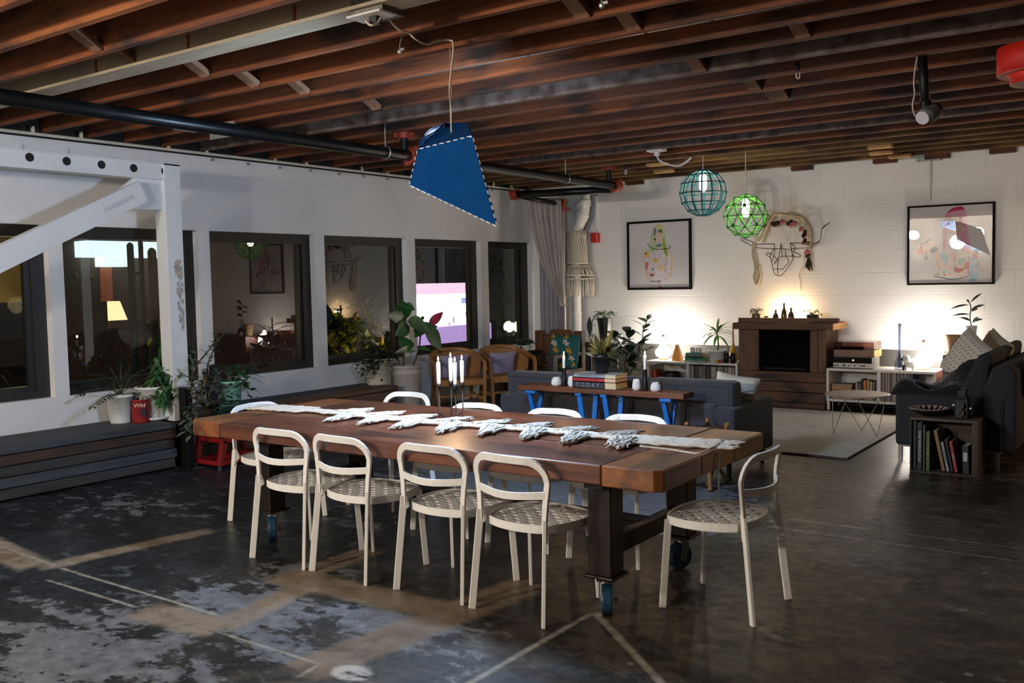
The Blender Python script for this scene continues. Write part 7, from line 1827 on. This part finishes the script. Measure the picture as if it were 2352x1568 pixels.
# ------------------------------------------------------------------ outside at night
struct('terrain', M().b2((-40, -6, -.6), (XL-.2, 40, -.4)), mat('asphalt_night', '15161a', .8, var=.3, vscale=3))
def quadx(pxs, x): return [at(px, py, x=x) for px, py in pxs]
xo = -15.0
t = T('lit_fascia', 'glowing pale teal shop fascia across the street, seen through the window by the column', 'sign', at(290, 600, x=xo))
a, b = at(200, 552, x=xo), at(470, 592, x=xo); part('light_box', M().b2((xo-.4, a.y, b.z), (xo, b.y, a.z)), emit('teal_white_glow', 'c4ecea', 1.1), t, True)
a2, b2_ = at(240, 590, x=xo), at(300, 612, x=xo); part('light_box', M().b2((xo-.3, a2.y, b2_.z), (xo+.01, b2_.y, b.z)), emit('teal_white_glow', 'c4ecea', 1.1), t, True)
t = T('brick_building', 'dim brick shop front across the street behind the second window', 'building', at(260, 760, x=xo-.4))
a, b = at(110, 540, x=xo-.4), at(700, 800, x=xo-.4); part('wall', M().b2((xo-.8, a.y, -.4), (xo-.4, b.y, 4.5)), mat('dim_brick', '5a4038', .9, var=.2, vscale=6), t, True)
a, b = at(228, 605, x=xo-.39), at(258, 692, x=xo-.39); part('doorway', M().b2((xo-.5, a.y, b.z), (xo-.36, b.y, a.z)), emit('orange_doorway', 'a0543a', .14), t, True)
a, b = at(165, 600, x=xo-.39), at(222, 690, x=xo-.39); m = M()
for k in range(3):
    m.b2((xo-.45, a.y+(b.y-a.y)*k/3+.05, b.z+.4), (xo-.37, a.y+(b.y-a.y)*(k+1)/3-.05, a.z-.2))
part('shutter', m, emit('pink_lit_shutter', '6a4a44', .12), t, True)
DARKG = mat('night_plant', '0c130e', .8)
for k, (px, top, w_) in enumerate(((298, 556, 14), (322, 550, 10), (348, 568, 18))):
    x = -9.2; p = at(px, top, x=x); s_ = (p-CPOS).dot(FW)/FPX; r = w_*s_/2; m = M().lathe([(r*.8, -.4), (r, .3), (r, p.z-r), (r*.6, p.z-r*.3), (1e-3, p.z)], 14, (x, p.y, 0), wob=.12)
    if k == 0: m.tube(smoothpath([(x, p.y, p.z-.35), (x, p.y+.12, p.z-.3), (x, p.y+.14, p.z-.05)], 4), r*.5, 8)
    one('cactus', m, DARKG, ('branched dark cactus outside the window, leftmost of three', 'thin dark cactus outside the window, middle of three', 'stout dark cactus outside the window, nearest the steel column')[k], 'cactus', 'cacti outside the window', smooth=True)
def bush(px0, px1, py0, py1, x, n, label, lm, L=.16):
    a, b = at(px0, py0, x=x), at(px1, py1, x=x); ml = M(); ms = M()
    cy_, zt_ = (a.y+b.y)/2, a.z; ms.cyl((x, cy_, -.4), (x, cy_, zt_*.6), .05, 8)
    for k in range(n):
        u, v, w_ = rnd(-1, 1), rnd(-1, 1), rnd(-1, 1)
        if u*u+v*v+w_*w_ > 1: continue
        ml.leaf((x+w_*.5, cy_+u*(b.y-a.y)/2, (a.z+b.z)/2+v*(a.z-b.z)/2), (rnd(-1, 1), rnd(-1, 1), rnd(-.5, 1)), L, L*.5, .4, seg=2)
    plant('shrub', label, 'shrub', (x, cy_, -.4), ms, ml, lm)
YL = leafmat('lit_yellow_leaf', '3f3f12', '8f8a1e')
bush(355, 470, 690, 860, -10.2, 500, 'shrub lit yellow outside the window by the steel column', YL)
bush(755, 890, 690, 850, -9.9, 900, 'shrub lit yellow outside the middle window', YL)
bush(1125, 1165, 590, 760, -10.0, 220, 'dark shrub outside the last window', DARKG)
point('garden_light', at(400, 760, x=-9.5), 6, (1, .85, .3), .1); point('garden_light', at(800, 850, x=-9.4), 10, (1, .85, .3), .1)
xo2 = -14.0; 
t = T('lit_shop_window', 'bright pink and white lit shop window seen through the fourth window pane', 'shop window', at(1030, 790, x=xo2))
a, b = at(930, 655, x=xo2), at(1106, 757, x=xo2); part('plinth', M().b2((xo2-.2, a.y, -.4), (xo2-.02, b.y, b.z)), mat('dim_brick', '5a4038'), t, True); part('glowing_wall', M().b2((xo2-.2, a.y, b.z), (xo2, b.y, a.z)), emit('white_pink_glow', 'fff0fa', 1.6), t, True)
c_, d_ = at(930, 652, x=xo2+.02), at(1106, 672, x=xo2+.02); part('fascia', M().b2((xo2-.2, a.y, d_.z), (xo2+.02, b.y, c_.z)), emit('pink_glow', 'e8c4dc', .9), t, True)
e_, f_ = at(930, 757, x=xo2+.3), at(1106, 795, x=xo2+.3); part('deck', M().b2((xo2-.2, a.y, f_.z), (xo2+.3, b.y, e_.z)), emit('violet_glow', 'b090cc', .75), t, True)
g_, h_ = at(1060, 684, x=xo2+.01), at(1106, 694, x=xo2+.01); part('banner', M().b2((xo2, g_.y, h_.z), (xo2+.01, h_.y, g_.z)), emit('blue_banner', '9fa6d8', .8), t, True)
m = M()
for px, py, w_ in ((1042, 735, 8), (1070, 720, 5), (1078, 735, 5), (1032, 745, 6)): p = at(px, py, x=xo2+.02); m.sphere(p, w_*.006, 8, 6, (.3, 1, 1.8))
part('display_figure', m, emit('pale_mauve', 'c9aac4', .6), t, True)
t = T('floodlight_pair', 'pair of glaring warm floodlights outside the last window', 'lamp', at(1180, 775, x=-11))
for px in (1169, 1190): p = at(px, 750, x=-11); part('floodlight', M().sphere(p, .11, 16, 10), emit('flood_glare', 'ffe79a', 9), t, True, True)
part('post', M().cyl(at(1180, 765, x=-11), V((-11, at(1180, 765, x=-11).y, -.4)), .03, 8), MATBLK, t, True)
xo3 = -12.0; t = T('ochre_wall', 'ochre-lit wall beyond the first window at the left edge', 'building', at(30, 820, x=xo3)); a, b = at(-200, 560, x=xo3), at(100, 692, x=xo3)
part('wall', M().b2((xo3-.3, a.y, b.z), (xo3, b.y, a.z+.6)), mat('ochre_render', '6a5a30', .9, var=.3, vscale=3), t, True); point('wall_light', at(40, 700, x=xo3+.8), 9, (1, .75, .35), .1)
